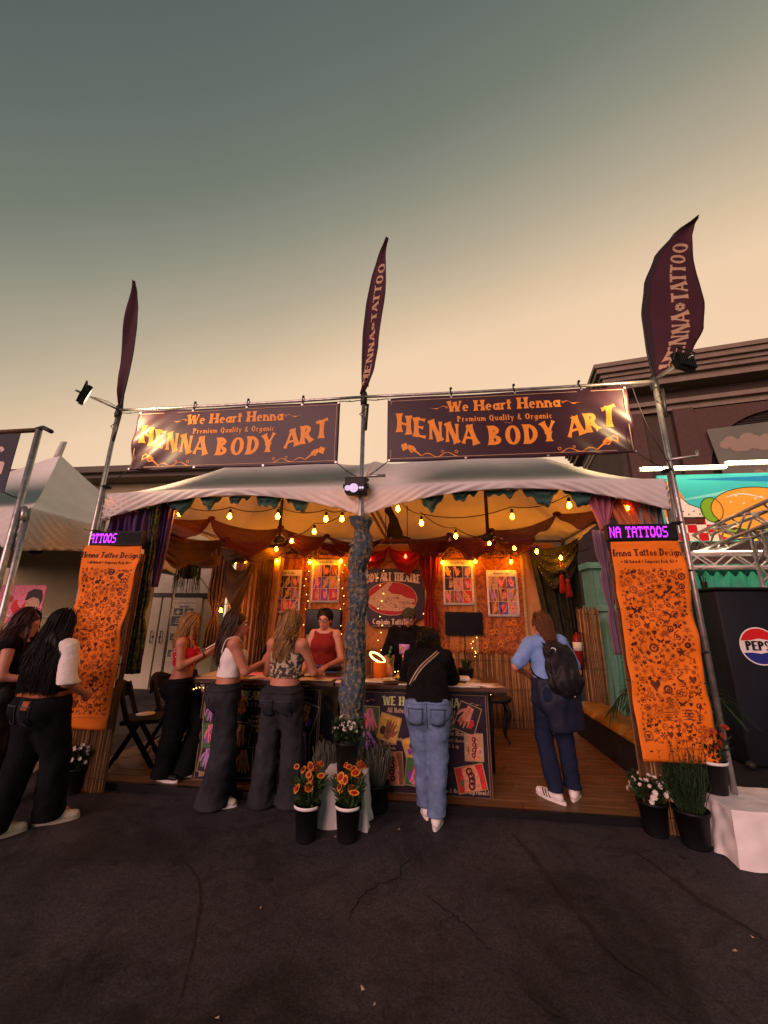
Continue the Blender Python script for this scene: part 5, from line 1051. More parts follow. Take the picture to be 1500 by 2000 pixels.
# right side of the stall
g = curtain('green_drape', 'dark green sequinned drape sweeping down the right rear corner', 'drape', [(2.30, 2.66, 2.80), (2.65, 2.60, 2.66), (3.02, 2.58, 2.90)], [(2.60, 2.68, .55), (3.02, 2.62, .75)], 'dr_green', 3.3, .045, nu=90, nv=40)
m = MB(); swag(m, (2.34, 2.55, 2.80), (3.02, 2.40, 2.90), .10, .78, .035, 7, (-.1, -1, 0), .12, 40, 26); sw = m.build('green_swag', 'dr_green', None, True, thick=.003); tag(sw, 'green sequin cloth swagged across the right rear corner', 'drape')
q_ = MB(); me_v = m.V; r = random.Random(6)
for k in range(150):
    v = me_v[r.randrange(0, len(me_v))]; q_.ball((v[0]-.01, v[1]-.022, v[2]), .007, 5, 4)
o = q_.build('sequins', 'sequin', sw); o['kind'] = 'stuff'
for x, y, z in ((2.68, 2.33, 2.28), (2.76, 2.32, 2.22)):
    m = MB(); m.tube([(x, y, z+.25), (x, y, z)], .005, 5); m.lathe([(.01, .03), (.03, .02), (.025, -.02), (.05, -.2), (.045, -.24)], (x, y, z), 10); tag(m.build('tassel', 'dr_red', None, True), 'dusty red tassel, %s hung of the pair in front of the green sequin swag' % ('higher' if z > 2.25 else 'lower'), 'tassel', 'red tassels')
curtain('pink_drape', 'pink cloth gathered down the front right pole', 'drape', [(2.26, .14, 2.98), (2.62, .14, 2.95)], [(2.40, .12, 2.52), (2.46, .12, 2.52)], 'dr_pink', 4, .03)
curtain('orange_drape', 'orange and rose cloth pulled sideways above the right LED sign', 'drape', [(2.50, .20, 2.95), (2.86, .20, 2.93)], [(2.60, .16, 2.52), (2.98, .16, 2.50)], 'dr_orange', 4, .03)
curtain('grey_drape', 'grey green cloth bunched behind the right end of the valance', 'drape', [(2.82, .16, 2.93), (3.02, .16, 2.9)], [(2.78, .18, 2.5), (3.0, .18, 2.5)], 'dr_grey', 3, .03)
curtain('mauve_drape', 'mauve and pink tied cloth hanging beside the right design sheet', 'drape', [(2.30, .10, 2.52), (2.46, .10, 2.5)], [(2.36, .12, 1.35), (2.44, .12, 1.35)], 'dr_mauve', 3, .028, [(.36, .45, .06), (.68, .5, .06)])
# wrapped middle pole
t = thing('wrapped_pole_cloth', 'dark blue floral cloth wrapped and bunched round the middle pole', 'drape', (0, 0, 0)); m = MB()
def wrap(u, v):
    z = .45+v*2.20; g_ = 2*PI*u; tw = abs(math.sin(v*PI*5.2+.4)); puff = .070-.012*v+.048*tw**.8*(.75+.25*math.sin(v*9))+(.004+.006*(1-tw))*math.sin(g_*11+2*math.sin(v*14))+.008*math.sin(g_*3+v*15)+.004*math.sin(v*150+g_*2)
    if v > .95: puff *= 1+.25*(v-.95)/.05
    return (.0-.045*(1-v)+puff*1.05*math.cos(g_)+.015*math.sin(v*23), .0-.025+puff*.95*math.sin(g_), z)
m.grid(wrap, 56, 240); m.build('cloth', 'dr_floral', t, True)
for k in range(5):
    m = MB(); z = .45+2.20*((k+.93)/5.2-.077); m.lathe([(.075, -.02), (.095, 0), (.075, .02)], (-.03, -.025, z), 14); m.build('tie_band', 'dr_floral', t, True)
p_ = MB(); r = random.Random(12)
for k in range(120):
    v = r.random(); u = r.uniform(.5, 1.0); c = np.array(wrap(u, v)); n = np.array([math.cos(2*PI*u), math.sin(2*PI*u), 0]); s = np.cross(n, [0, 0, 1]); q = r.uniform(0, 6)
    for j in range(4):
        e = (s*math.cos(q+j*PI/2)+np.array([0, 0, 1])*math.sin(q+j*PI/2))*r.uniform(.012, .03); f = np.cross(n, e)*.35; p_.add([c+n*.012, c+n*.017+e*.5+f, c+n*.014+e, c+n*.017+e*.5-f], [(0, 1, 2, 3)])
p_.build('flower_print', 'floral_gold', t)['kind'] = 'stuff'
M('floral_gold', (.20, .15, .08), .8, var=.4, vs=30)
# black cat figure on a beam
t = thing('cat_figure', 'black cat figure sitting under the canopy beside the wrapped pole', 'figurine', (.20, 1.2, 2.66)); F = Field((-.3, -.3, -.1), (.35, .3, .6), .011)
F.cap((.06, 0, .08), (.02, 0, .26), .085, .06, .04); F.cap((.02, 0, .26), (-.02, -.01, .36), .05, .045, .03); F.ell((-.05, -.02, .40), (.058, .05, .05), None, .02)
for d in (-1, 1): F.cap((-.05+d*.03, -.02, .43), (-.05+d*.038, -.02, .485), .018, .004, .01); F.cap((-.03, d*.03, .2), (-.06, d*.035, .0), .024, .02, .02)
F.cap((.12, 0, .03), (.24, .04, .02), .03, .018, .02); sk('body', F.mesh(), 'matte_black', t); m = MB(); m.box(-.14, .24, -.09, .09, -.04, -.005); m.build('shelf', 'dr_maroon', t)
m = MB(); m.tube([(-.1, .08, -.02), (-.1, .1, .5)], .006, 5); m.tube([(.2, .08, -.02), (.2, .1, .5)], .006, 5); m.build('hanger_wire', 'dark_metal', t)
# ---------------------------------------------------------------- festoon lights
sb = MB(); sb.lathe([(.006, .055), (.013, .05), (.017, .03), (.017, .004), (.013, .0)], (0, 0, 0), 10); ME_S = new_mesh('socket', sb.V, sb.F, 'plastic_black', None, True)
gb = MB(); gb.lathe([(.010, .002), (.013, -.010), (.021, -.028), (.023, -.042), (.018, -.056), (.008, -.064), (.0001, -.067)], (0, 0, 0), 12); ME_B = new_mesh('bulb', gb.V, gb.F, 'bulb_glow', None, True); ME_D = new_mesh('bulb', gb.V, gb.F, 'bulb_dim', None, True)
def festoon(label, pix, fix=None, ends=(), dim=()):
    pts = [at(x, y, a_, v) for x, y, a_, v in pix]; t = thing('festoon_lights', label, 'string lights', tuple(pts[0]), group='festoon light strings'); o = pts[0]
    tops = [p+np.array([0, 0, .075]) for p in pts]; P = []
    if ends: tops = [np.array(ends[0])]+tops+[np.array(ends[1])]
    for i in range(len(tops)-1): P += sag(tops[i], tops[i+1], min(.10, .06*np.linalg.norm(tops[i+1]-tops[i])+.02), 6)[:-1]
    P.append(tops[-1]); m = MB(); m.tube([p-o for p in P], .006, 5); m.build('cable', 'cable', t, True)
    for i, p in enumerate(pts):
        b_ = link('bulb', ME_D if i in dim else ME_B, t, tuple(p-o)); s = link('socket', ME_S, b_)
Z = 2; Y = 1
festoon('festoon light string along the front edge of the left canopy', [(262, 998, Y, .22), (352, 998, Y, .18), (449, 1003, Y, .18), (543, 1003, Y, .18), (637, 1008, Y, .2), (668, 1008, Y, .3)], ends=((-2.95, .15, 2.8), (-.1, .2, 2.8)))
festoon('festoon light string running back from the middle pole under the left canopy', [(614, 1033, Y, .75), (570, 1052, Y, 1.3), (540, 1068, Y, 1.9), (512, 1077, Y, 2.2), (478, 1092, Y, 2.5), (460, 1093, Y, 2.5)], ends=((-.15, .2, 2.85), (-2.7, 2.5, 2.7)))
festoon('festoon light string along the front edge of the right canopy', [(777, 988, Y, .2), (823, 1016, Y, .45), (1000, 1003, Y, .3), (1111, 981, Y, .2), (1227, 984, Y, .2)], ends=((.1, .15, 2.85), (2.95, .15, 2.85)), dim=(2,))
festoon('festoon light string running back under the right canopy to the green drape', [(890, 1042, Y, 1.1), (955, 1056, Y, 1.6), (1004, 1066, Y, 2.0), (1048, 1073, Y, 2.2), (1095, 1085, Y, 2.25)], ends=((.6, .5, 2.85), (3.1, 2.2, 2.7)))
festoon('festoon light string along the top of the rust backdrop', [(541, 1092, Y, 2.62), (605, 1094, Y, 2.62), (666, 1092, Y, 2.62), (864, 1095, Y, 2.62), (928, 1092, Y, 2.62), (998, 1093, Y, 2.62)], ends=((-2.1, 2.6, 2.75), (2.3, 2.6, 2.75)))
festoon('short festoon light string low among the brown drapes', [(350, 1062, Y, 1.9), (432, 1188, Y, 2.1)], ends=((-2.9, 1.9, 2.8), (-2.3, 2.2, 1.9)))
red = link('bulb', new_mesh('bulb', gb.V, gb.F, 'bulb_red' if 'bulb_red' in MATS else (M('bulb_red', (1, .1, .05), .3, emit=26, ecol=(1, .03, .01)).name), None, True), None, tuple(at(722, 1088, 1, 2.5))); tag(red, 'red bulb glowing inside the red gauze swag, over the hand of the sign', 'light bulb', 'red bulbs')
red2 = red.copy(); COL.objects.link(red2); red2.location = tuple(at(792, 1083, 1, 2.5)); red2['label'] = 'red bulb glowing inside the red gauze swag, beside the red drape'
def fairy(label, pts, n, seed):
    r = random.Random(seed); t = thing('fairy_lights', label, 'string lights', tuple(pts[0])); P = smooth_path(pts, 8); o = np.array(pts[0]); m = MB(); m.tube([p-o for p in P], .0022, 4); m.build('wire', 'cable', t); m = MB()
    for i in range(n):
        p = P[int((i+.5)/n*(len(P)-1))]; m.ball(p-o+np.array([r.uniform(-.015, .015), -.006, r.uniform(-.01, .01)]), r.uniform(.0038, .0062), 6, 5)
    m.build('light_points', 'fairy_glow', t)['kind'] = 'stuff'
zz = lambda x, a_, b_, n, y=BW-.075: [(x+.05*math.sin(i*2.2), y, a_+(b_-a_)*i/n) for i in range(n+1)]
fairy('fairy light string hanging beside the poster above the left screen', zz(-.80, 2.7, 1.05, 8), 13, 1); fairy('fairy light string hanging just left of the left screen', zz(-1.43, 2.6, 1.05, 8), 12, 2); fairy('fairy light string hanging across the theatre sign', zz(-.12, 2.6, 1.1, 9, BW-.13), 12, 3); fairy('fairy light string hanging right of the theatre sign', zz(.62, 2.6, 1.05, 9, BW-.1), 13, 4)
fairy('fairy light string on the backdrop beside the right screen cable', zz(1.36, 1.42, 1.0, 5), 9, 5); fairy('fairy light string under the right end of the counter', [(1.25, .6, .92), (1.33, .6, .905), (1.42, .62, .91)], 4, 6); fairy('fairy light string under the left end of the counter', [(-1.85, .36, .89), (-1.78, .36, .90), (-1.72, .36, .915)], 4, 7)
fairy('fairy light string along the far edge of the counter', [(.05, 1.0, 1.06), (.35, 1.05, 1.03), (.7, 1.02, 1.08), (1.0, 1.02, 1.04)], 14, 8)
# ---------------------------------------------------------------- things on the counter
t = thing('ring_lamp', 'small desk ring lamp glowing on the counter beside the wrapped pole', 'lamp', (.13, .80, CT)); m = MB(); m.lathe([(.07, 0), (.07, .012), (.02, .02)], (0, 0, 0), 16); m.tube([(0, 0, .01), (.04, .02, .10), (.03, 0, .18)], .009, 6); m.build('stand', 'plastic_black', t, True)
m = MB(); m.tube([(-.05+.085*math.cos(q), .03*math.sin(q), .21+.035*math.sin(q)-.04*math.cos(q)) for q in [2*PI*i/24 for i in range(25)]], .010, 8); m.build('lit_ring', 'ring_glow', t, True)
m = MB(); m.lathe([(.07, 0), (.075, .15), (.073, .16)], (.12, .74, CT), 16); tag(m.build('orange_tub', 'orange_cloth', None, True), 'orange plastic tub standing under the ring lamp', 'tub')
m = MB(); m.grid(lambda u, v: (.30+.20*u, .56+.14*v, CT+.02+.10*math.sin(u*PI)*math.sin(v*PI*.9+.2)+.01*math.sin(u*20)), 10, 8); tag(m.build('crumpled_bag', 'ph_yellow', None, True, thick=.003), 'crumpled yellow bag on the counter under the lamp light', 'bag')
for x, y, c, lb in ((.36, 1.0, 'ph_yellow', 'stack of yellow glowing beads figure on the counter'), (.20, 1.02, 'ph_green', 'green leafy ornament on the counter behind the ring lamp')):
    m = MB(); r = random.Random(int(x*100))
    for k in range(7): m.ball((x+r.uniform(-.02, .02), y, CT+.03+.045*k), (.035-.003*k, .03, .024), 9, 6)
    tag(m.build('ornament', c, None, True), lb, 'ornament')
t = thing('potted_succulent', 'dark leafy potted plant on the right end of the counter', 'plant', (1.08, .9, CT)); m = MB(); m.lathe([(.07, 0), (.09, .10), (.095, .11)], (0, 0, 0), 16); m.build('pot', 'plastic_black', t, True)
for k in range(14):
    q = k*2.4; e = .5+.5*(k % 3)/2; m = MB(); P = [np.array([.02*math.cos(q), .02*math.sin(q), .09]), np.array([.07*math.cos(q)*e, .07*math.sin(q)*e, .2]), np.array([.15*math.cos(q)*e, .15*math.sin(q)*e, .22-.04*e])]; S = np.array([-math.sin(q), math.cos(q), 0])*.026
    m.add([P[0]-S*.5, P[0]+S*.5, P[1]+S, P[1]-S, P[2]], [(0, 1, 2, 3), (3, 2, 4)]); m.build('leaf', 'leaf_dark', t)
m = MB(); m.bevbox(.66, .98, .66, .86, CT+.012, CT+.075, .02); tag(m.build('folded_cloth', 'dr_mauve', None, True), 'folded mauve cloth pile on the counter beside the potted plant', 'cloth')
m = MB(); m.bevbox(.92, 1.10, .60, .76, CT+.012, CT+.05, .012); tag(m.build('pouch', 'white', None, True), 'small pale pouch lying on the counter', 'pouch')
# ---------------------------------------------------------------- bench, stool, extinguisher
t = thing('bench', 'low black bench with gold cushion along the right side of the stall', 'bench', (2.99, 1.6, PF)); m = MB(); m.bevbox(2.78, 3.21, .42, 2.72, PF+.002, PF+.36, .008); m.build('base', 'matte_black', t, False, True)
for i in range(3):
    m = MB(); y0 = .42+i*.768; m.grid(lambda u, v: (2.755+.45*u, y0+.004+.76*v, PF+.365+.085*(1-abs(2*u-1)**6)*(1-abs(2*v-1)**8)+.008*math.sin(v*9+i)*math.sin(u*5)), 16, 22); m.build('cushion', 'gold_cushion', t, True, True, thick=.012)
b0 = at(975, 1448, 2, PF); t = thing('side_stool', 'small black stool with curved legs behind the right end of the counter', 'stool', (b0[0], b0[1], PF)); m = MB(); m.lathe([(.19, .50), (.2, .52), (.2, .545), (.19, .555)], (0, 0, 0), 22); m.build('seat', 'black', t, True)
for k in range(4):
    q = PI/4+k*PI/2; m = MB(); m.tube(smooth_path([(.13*math.cos(q), .13*math.sin(q), .5), (.19*math.cos(q), .19*math.sin(q), .36), (.12*math.cos(q), .12*math.sin(q), .14), (.17*math.cos(q), .17*math.sin(q), .0)]), [.035-.02*min(1, i/12) for i in range(19)], 7); m.build('leg', 'black', t, True)
t = thing('fire_extinguisher', 'red fire extinguisher hung at the right rear corner by the bench', 'extinguisher', (2.83, 2.42, 1.02)); m = MB(); m.lathe([(.05, 0), (.062, .015), (.062, .36), (.045, .41), (.018, .43), (.018, .46)], (0, 0, 0), 16); m.build('cylinder', 'red_paint', t, True)
m = MB(); m.lathe([(.0632, .2), (.0632, .32)], (0, 0, 0), 16); m.build('label_band', 'paper', t, True); m = MB(); m.tube([(0, 0, .46), (-.03, -.02, .50), (-.09, -.02, .50)], .008, 5); m.tube([(0, 0, .46), (-.08, -.01, .465)], .006, 5); m.build('handle', 'plastic_black', t); m = MB(); m.tube(smooth_path([(.02, 0, .46), (.08, -.02, .42), (.085, -.03, .2), (.06, -.04, .05)]), .009, 6); m.build('hose', 'plastic_black', t, True)
# ---------------------------------------------------------------- folding chairs
t = thing('folding_chair', 'black folding chair against the open left side, next to the design sheet', 'chair', (-2.60, .62, PF), math.radians(-62), 'black folding chairs'); ch = t
for s in (-1, 1):
    m = MB(); m.tube([(s*.20, -.22, 0), (s*.20, .0, .42), (s*.20, -.04+.04, .46)], .024, 6); m.tube([(s*.21, .22, 0), (s*.21, -.10, .50), (s*.21, -.21, .82)], .028, 6); m.build('leg', 'matte_black', t, True)
m = MB(); m.bevbox(-.21, .21, -.16, .22, .43, .475, .015); m.build('seat', 'matte_black', t); m = MB(); m.grid(lambda u, v: (-.25+.50*u, -.205-.06*math.sin(u*PI)-.02*v, .66+.20*v*(.75+.25*math.sin(u*PI))+.015*math.sin(u*PI)), 14, 4); m.build('backrest', 'matte_black', t, True, thick=.028)
m = MB(); m.tube([(-.2, .14, .11), (.2, .14, .11)], .012, 6); m.tube([(-.2, -.155, .12), (.2, -.155, .12)], .012, 6); m.build('stretcher', 'black', t, True)
for loc, rz, lb in (((-2.56, 1.18, PF), -80, 'black folding chair second along the open left side'), ((-2.50, 1.74, PF), -70, 'black folding chair nearest the tan burlap drape')):
    c = copy_tree(ch); c.location = loc; c.rotation_euler.z = math.radians(rz); c['label'] = lb
m = MB(); m.lathe([(.09, 0), (.1, .008), (.1, .012)], (-2.60, .70, PF+.475), 16); tag(m.build('paper_plate', 'paper', None, True), 'pale plate left on a black folding chair', 'plate'); m = MB(); m.bevbox(-2.60, -2.42, 1.1, 1.24, PF+.463, PF+.485, .005); tag(m.build('magazine', 'ph_tan', None), 'tan booklet left on a black folding chair', 'booklet')
# ---------------------------------------------------------------- flower pots and draped cubes
def cube(x0, x1, y0, y1, h_, label, seed, flare=.05):
    t = thing('draped_cube', label, 'cloth', ((x0+x1)/2, (y0+y1)/2, 0)); cx, cy, hx, hy = (x0+x1)/2, (y0+y1)/2, (x1-x0)/2, (y1-y0)/2; m = MB(); n = 96; K = 26; V = []
    for j in range(K+1):
        for i in range(n):
            g = 2*PI*i/n; c, s = math.cos(g), math.sin(g); q = 1/max(abs(c), abs(s)); q = q*.985+.015*min(q, 1.12)
            if j <= 8: f = j/8; z = h_+.004*math.sin(9*c*f+seed)*math.sin(7*s*f); rr = f; o = 0
            else:
                f = (j-8)/(K-8); z = h_*(1-f)+.006*(1-f)+.002; rr = 1.0; o = f*flare+f*.014*math.sin(g*9+seed)+f*.014*abs(math.sin(g*8.5+seed*2))+.004*math.sin(z*24+g*11+seed)+.003*math.sin(z*41-g*15+seed)
                if j == 9: z = h_-.005; o = .004
            V.append((c*q*(hx*rr+o), s*q*(hy*rr+o), max(z+(f*.012*math.sin(g*5+seed) if j > 8 else 0), .004)))
    m.add(V, [(j*n+i, j*n+(i+1) % n, (j+1)*n+(i+1) % n, (j+1)*n+i)[::-1] for j in range(K) for i in range(n)]); ob = m.build('cloth', 'white_cloth', t, True); ob.data.set_sharp_from_angle(angle=math.radians(38)); return t
cube(-.235, .125, -.25, .10, .36, 'low cube under a white cloth in front of the middle pole', 1.0, .03)
cube(2.83, 3.52, -.34, .13, .34, 'long low box under a white cloth at the foot of the right pole', 2.2, .04)
def leafy(m, r, c, n, rad, hgt, L_, wd, up=.5):
    for i in range(n):
        a0 = r.uniform(0, 2*PI); q = math.sqrt(r.random()); z = r.random(); p = np.array(c)+np.array([rad*q*math.cos(a0)*(.55+.45*z), rad*q*math.sin(a0)*(.55+.45*z), hgt*z]); d = np.array([math.cos(a0)*(.3+q), math.sin(a0)*(.3+q), up+r.uniform(-.5, .8)]); d /= np.linalg.norm(d)
        s = np.cross(d, [r.gauss(0, 1), r.gauss(0, 1), r.gauss(0, 1)]); s /= np.linalg.norm(s)+1e-9; l_ = L_*r.uniform(.6, 1.25); w_ = wd*r.uniform(.7, 1.2)
        m.add([p, p+d*l_*.45+s*w_, p+d*l_, p+d*l_*.45-s*w_], [(0, 1, 2, 3)])
def flower_mesh(kind):
    m = MB(); r = random.Random(3)
    if kind == 'mum':
        for ring_, n, L_, tilt in ((0, 9, .019, .25), (1, 7, .014, .7)):
            for i in range(n):
                q = 2*PI*i/n+ring_*.3; d = np.array([math.cos(q), math.sin(q), tilt]); s = np.array([-math.sin(q), math.cos(q), 0])*.0055; m.add([np.zeros(3), d*L_*.6+s, d*L_, d*L_*.6-s], [(0, 1, 2, 3)])
        return new_mesh('flower', m.V, m.F, 'petal_white')
    for i in range(11):
        q = 2*PI*i/11; d = np.array([math.cos(q), math.sin(q), .22]); s = np.array([-math.sin(q), math.cos(q), 0]); m.cur = 0; m.add([d*.010-s*.006, d*.024-s*.0085, d*.037-s*.006+np.array([0, 0, -.003]), d*.037+s*.006+np.array([0, 0, -.003]), d*.024+s*.0085, d*.010+s*.006], [(0, 1, 2, 3, 4, 5)])
        m.cur = 1; m.add([d*.008-s*.005+np.array([0, 0, .0016]), d*.022-s*.0065+np.array([0, 0, .0016]), d*.026+np.array([0, 0, .0016]), d*.022+s*.0065+np.array([0, 0, .0016]), d*.008+s*.005+np.array([0, 0, .0016])], [(0, 1, 2, 3, 4)])
    m.cur = 1; m.ball((0, 0, .006), (.013, .013, .009), 9, 6); return new_mesh('flower', m.V, m.F, ['petal_orange', 'petal_red'] if kind == 'gail' else ['petal_rust', 'petal_red'], m.m)
M('petal_rust', (.26, .055, .015), .7, var=.4, vs=30); MUM, GAIL, RUST = flower_mesh('mum'), flower_mesh('gail'), flower_mesh('rust')
def potted(x, y, z, R, h_, kind, label, seed, tag_rim=False, fol=None):
    t = thing('flower_pot', label, 'potted plant', (x, y, z)); r = random.Random(seed); m = MB(); m.lathe([(R*.72, .002), (R*.74, .012), (R*.93, h_*.9), (R, h_*.9), (R*1.02, h_), (R*.93, h_), (R*.9, h_*.9)], (0, 0, 0), 28); m.build('pot', 'plastic_black', t, True)
    m = MB(); m.lathe([(.0001, h_*.9), (R*.9, h_*.9)], (0, 0, 0), 20); m.build('soil', 'soil', t)
    if tag_rim:
        m = MB(); m.grid(lambda u, v: ((R*1.0+.004)*math.cos(-2.6+2.1*u), (R*1.0+.004)*math.sin(-2.6+2.1*u), h_*(.94+.09*v)), 14, 1); m.build('white_label', 'white', t, True, thick=.002)
    m = MB(); mat = 'leaf'
    if kind == 'mum':
        leafy(m, r, (0, 0, h_*.95), 650, R*1.25, .17, .045, .013, .7); mat = 'leaf_dark'
        for i in range(44):
            th = r.uniform(0, 2*PI); ph = math.acos(r.uniform(.05, 1)); d = np.array([math.sin(ph)*math.cos(th), math.sin(ph)*math.sin(th), math.cos(ph)]); p = np.array([0, 0, h_+.02])+d*np.array([R*1.35, R*1.35, .18])*r.uniform(.92, 1.05); o = link('flower', MUM, t, tuple(p)); o.rotation_euler = Vector(d).to_track_quat('Z', 'Y').to_euler(); o.scale = [r.uniform(.85, 1.35)]*3
    elif kind == 'gail':
        leafy(m, r, (0, 0, h_*.95), 330, R*1.1, .16, .075, .011, .9)
        for i in range(20):
            th = r.uniform(0, 2*PI); q = r.uniform(.2, 1.3); top = np.array([R*q*math.cos(th), R*q*math.sin(th)-.01, h_+r.uniform(.10, .27)]); m.tube([(top[0]*.3, top[1]*.3, h_*.9), (top[0]*.8, top[1]*.8, (h_+top[2])/2), top], .0025, 4); d = np.array([top[0]*2+r.uniform(-.16, .16), top[1]*2-.08+r.uniform(-.12, .12), .18]); o = link('flower', RUST if fol else GAIL, t, tuple(top+np.array([0, 0, .004]))); o.rotation_euler = Vector(d).to_track_quat('Z', 'Y').to_euler(); o.scale = (r.uniform(.5, 1.1), r.uniform(.5, 1.1), r.uniform(.8, 2.2))
    elif kind == 'lav':
        mat = 'leaf_grey'
        for i in range(170): th = r.uniform(0, 2*PI); q = math.sqrt(r.random())*R; L_ = r.uniform(.16, .30); m.tube([(q*.6*math.cos(th), q*.6*math.sin(th), h_*.9), (q*1.0*math.cos(th), q*1.0*math.sin(th), h_+L_*.5), (q*1.3*math.cos(th), q*1.3*math.sin(th), h_+L_)], [.0025, .003, .0045], 4)
    elif kind == 'rose':
        mat = 'leaf_dark'
        for i in range(150):
            th = r.uniform(0, 2*PI); q = math.sqrt(r.random())*R*1.1; L_ = r.uniform(.20, .50); P = [np.array([q*.6*math.cos(th), q*.6*math.sin(th), h_*.9]), np.array([q*1.1*math.cos(th)+r.uniform(-.02, .02), q*1.1*math.sin(th)+r.uniform(-.02, .02), h_+L_*.5]), np.array([q*1.15*math.cos(th)+r.uniform(-.04, .04), q*1.15*math.sin(th)+r.uniform(-.04, .04), h_+L_])]; m.tube(P, [.003, .0025, .0015], 4)
            for k in range(14):
                f = .15+.85*k/14; p = P[0]*(1-f)**2+P[1]*2*f*(1-f)+P[2]*f*f; d = np.array([r.gauss(0, 1), r.gauss(0, 1), .8]); d /= np.linalg.norm(d); s = np.cross(d, [0, 0, 1])*.004; m.add([p, p+d*.018+s*1.3, p+d*.040, p+d*.018-s*1.3], [(0, 1, 2, 3)])
    m.build('foliage', fol or mat, t)['kind'] = 'stuff'; return t
potted(-.285, -.44, 0, .105, .24, 'gail', 'pot of red and orange daisies standing to the left of the draped cube', 1, True)
potted(.03, -.40, 0, .105, .24, 'gail', 'pot of red and orange daisies standing in front of the draped cube', 5, True)
potted(-.055, -.12, .362, .105, .24, 'mum', 'pot of white chrysanthemums standing on the low draped cube', 2)
potted(.19, .09, 0, .115, .22, 'lav', 'pot of grey lavender stems right of the low draped cube', 3); potted(-.30, .12, 0, .10, .22, 'lav', 'pot of grey lavender stems left of the low draped cube', 4)
potted(2.47, .04, 0, .115, .24, 'mum', 'pot of white chrysanthemums at the wooden floor edge below the right design sheet', 6)
potted(2.68, -.10, 0, .125, .25, 'rose', 'pot of tall dark rosemary between chrysanthemums and the draped box', 7)
potted(2.93, -.03, .343, .11, .23, 'gail', 'pot of fading rust flowers standing on the long draped box', 9, True, 'leaf_dark')
potted(-2.74, .03, 0, .11, .22, 'mum', 'pot of white chrysanthemums at the foot of the left design sheet', 11)
def palm(x, y, z, n, L_, label, seed, h_=.3):
    t = thing('palm_plant', label, 'plant', (x, y, z)); r = random.Random(seed); m = MB(); m.lathe([(.09, 0), (.12, h_), (.115, h_)], (0, 0, 0), 18); m.build('pot', 'plastic_black', t, True)
    for i in range(n):
        q = 2*PI*i/n+r.uniform(-.3, .3); e = r.uniform(.5, 1.2); P = smooth_path([(0, 0, h_), (.12*e*math.cos(q), .12*e*math.sin(q), h_+L_*.55), (L_*.5*e*math.cos(q), L_*.5*e*math.sin(q), h_+L_*.8), (L_*.85*e*math.cos(q), L_*.85*e*math.sin(q), h_+L_*(.75-.3*e))], 6); m = MB(); m.tube(P, [.006*(1-.6*k/len(P)) for k in range(len(P))], 5)
        for k in range(5, len(P)):
            for s in (-1, 1):
                d = P[k]-P[k-1]; d /= np.linalg.norm(d); sd = np.cross(d, [0, 0, 1]); sd /= np.linalg.norm(sd)+1e-9; tip = P[k]+(d*.7+sd*s*.75+np.array([0, 0, -.25]))*L_*.30*(1-.35*abs(k/len(P)-.6)); w_ = np.cross(tip-P[k], [0, 0, 1]); w_ = w_/(np.linalg.norm(w_)+1e-9)*.010; m.add([P[k], (P[k]+tip)/2+w_, tip, (P[k]+tip)/2-w_], [(0, 1, 2, 3)])
        m.build('frond', 'leaf_dark', t)
palm(2.92, .62, PF+.41, 11, .42, 'spiky palm plant standing on the gold bench behind the right design sheet', 3, .14); palm(3.38, 1.1, 0, 10, .75, 'tall palm plant outside the stall beside the mint column', 6, .35)
# ---------------------------------------------------------------- left neighbours
canopy('canopy_tent', 'pale peaked canopy of the neighbouring stall on the left', -7.0, -4.0, .02, 3.0, 2.86, 4.25, 'neighbour_canopy', 5.0, dep=(.36, .16), bulge=.0)
t = thing('canopy_finial', 'folded pale cloth finial on the peak of the left neighbouring canopy', 'finial', (-5.5, 1.5, 4.2)); m = MB(); m.grid(lambda u, v: (.05*math.sin(u*6)+.10*v*(.4+.3*u)-.03, .05*math.cos(u*6), .0+.30*v*(1-.25*u)), 14, 6); m.build('cloth', 'neighbour_canopy', t, True, thick=.004)
t = thing('sign_frame', 'steel pole frame holding a dark sign at the neighbouring stall', 'pole frame', (-4.12, 0, 0)); m = MB(); m.tube([(-4.08, -.04, 0), (-4.12, -.02, 3.86)], .035, 10); m.build('upright', 'steel', t, True, True); m = MB(); m.tube([(-3.99, .02, 0), (-4.02, .02, 2.84)], .034, 10); m.tube([(-4.0, -.03, 2.7), (-4.06, 0, 2.86)], .03, 8); m.build('tent_leg', 'steel', t, True, True)
m = MB(); m.tube([(-6.5, -.02, 3.84), (-4.1, -.02, 3.86)], .03, 8); m.build('wooden_rail', 'wood_frame', t, True, True); m = MB(); m.tube([(-4.16, -.02, 3.87), (-4.05, -.04, 3.88), (-3.88, -.07, 3.80)], .026, 8); m.build('pipe_end', 'dark_metal', t, True, True)
t = thing('hanging_sign', 'dark slate sign with large pale G hanging at the left neighbour', 'sign', (-5.0, -.04, 3.02)); M('slate', (.035, .036, .05), .6, var=.2, vs=3); m = MB(); m.bevbox(-6.2, -4.34, -.05, -.04, 3.03, 3.81, .003); m.build('board', 'slate', t, False, True); p = Print()
for c, x in (('G', -.36),): p.text(c, x, .20, .42, 'sign_pale', bold=.8, flare=0, cond=.85)
M('sign_pale', (.62, .48, .46), .6, var=.05); p.build('lettering', plane_map((-4.34, -.0505, 3.03), (1, 0, 0), (0, 0, 1)), t, True)
m = MB(); m.tube([(-4.35, -.04, 3.04), (-4.2, -.04, 2.98), (-4.1, -.03, 2.96)], .008, 5); m.build('tie', 'black', t, False, True)
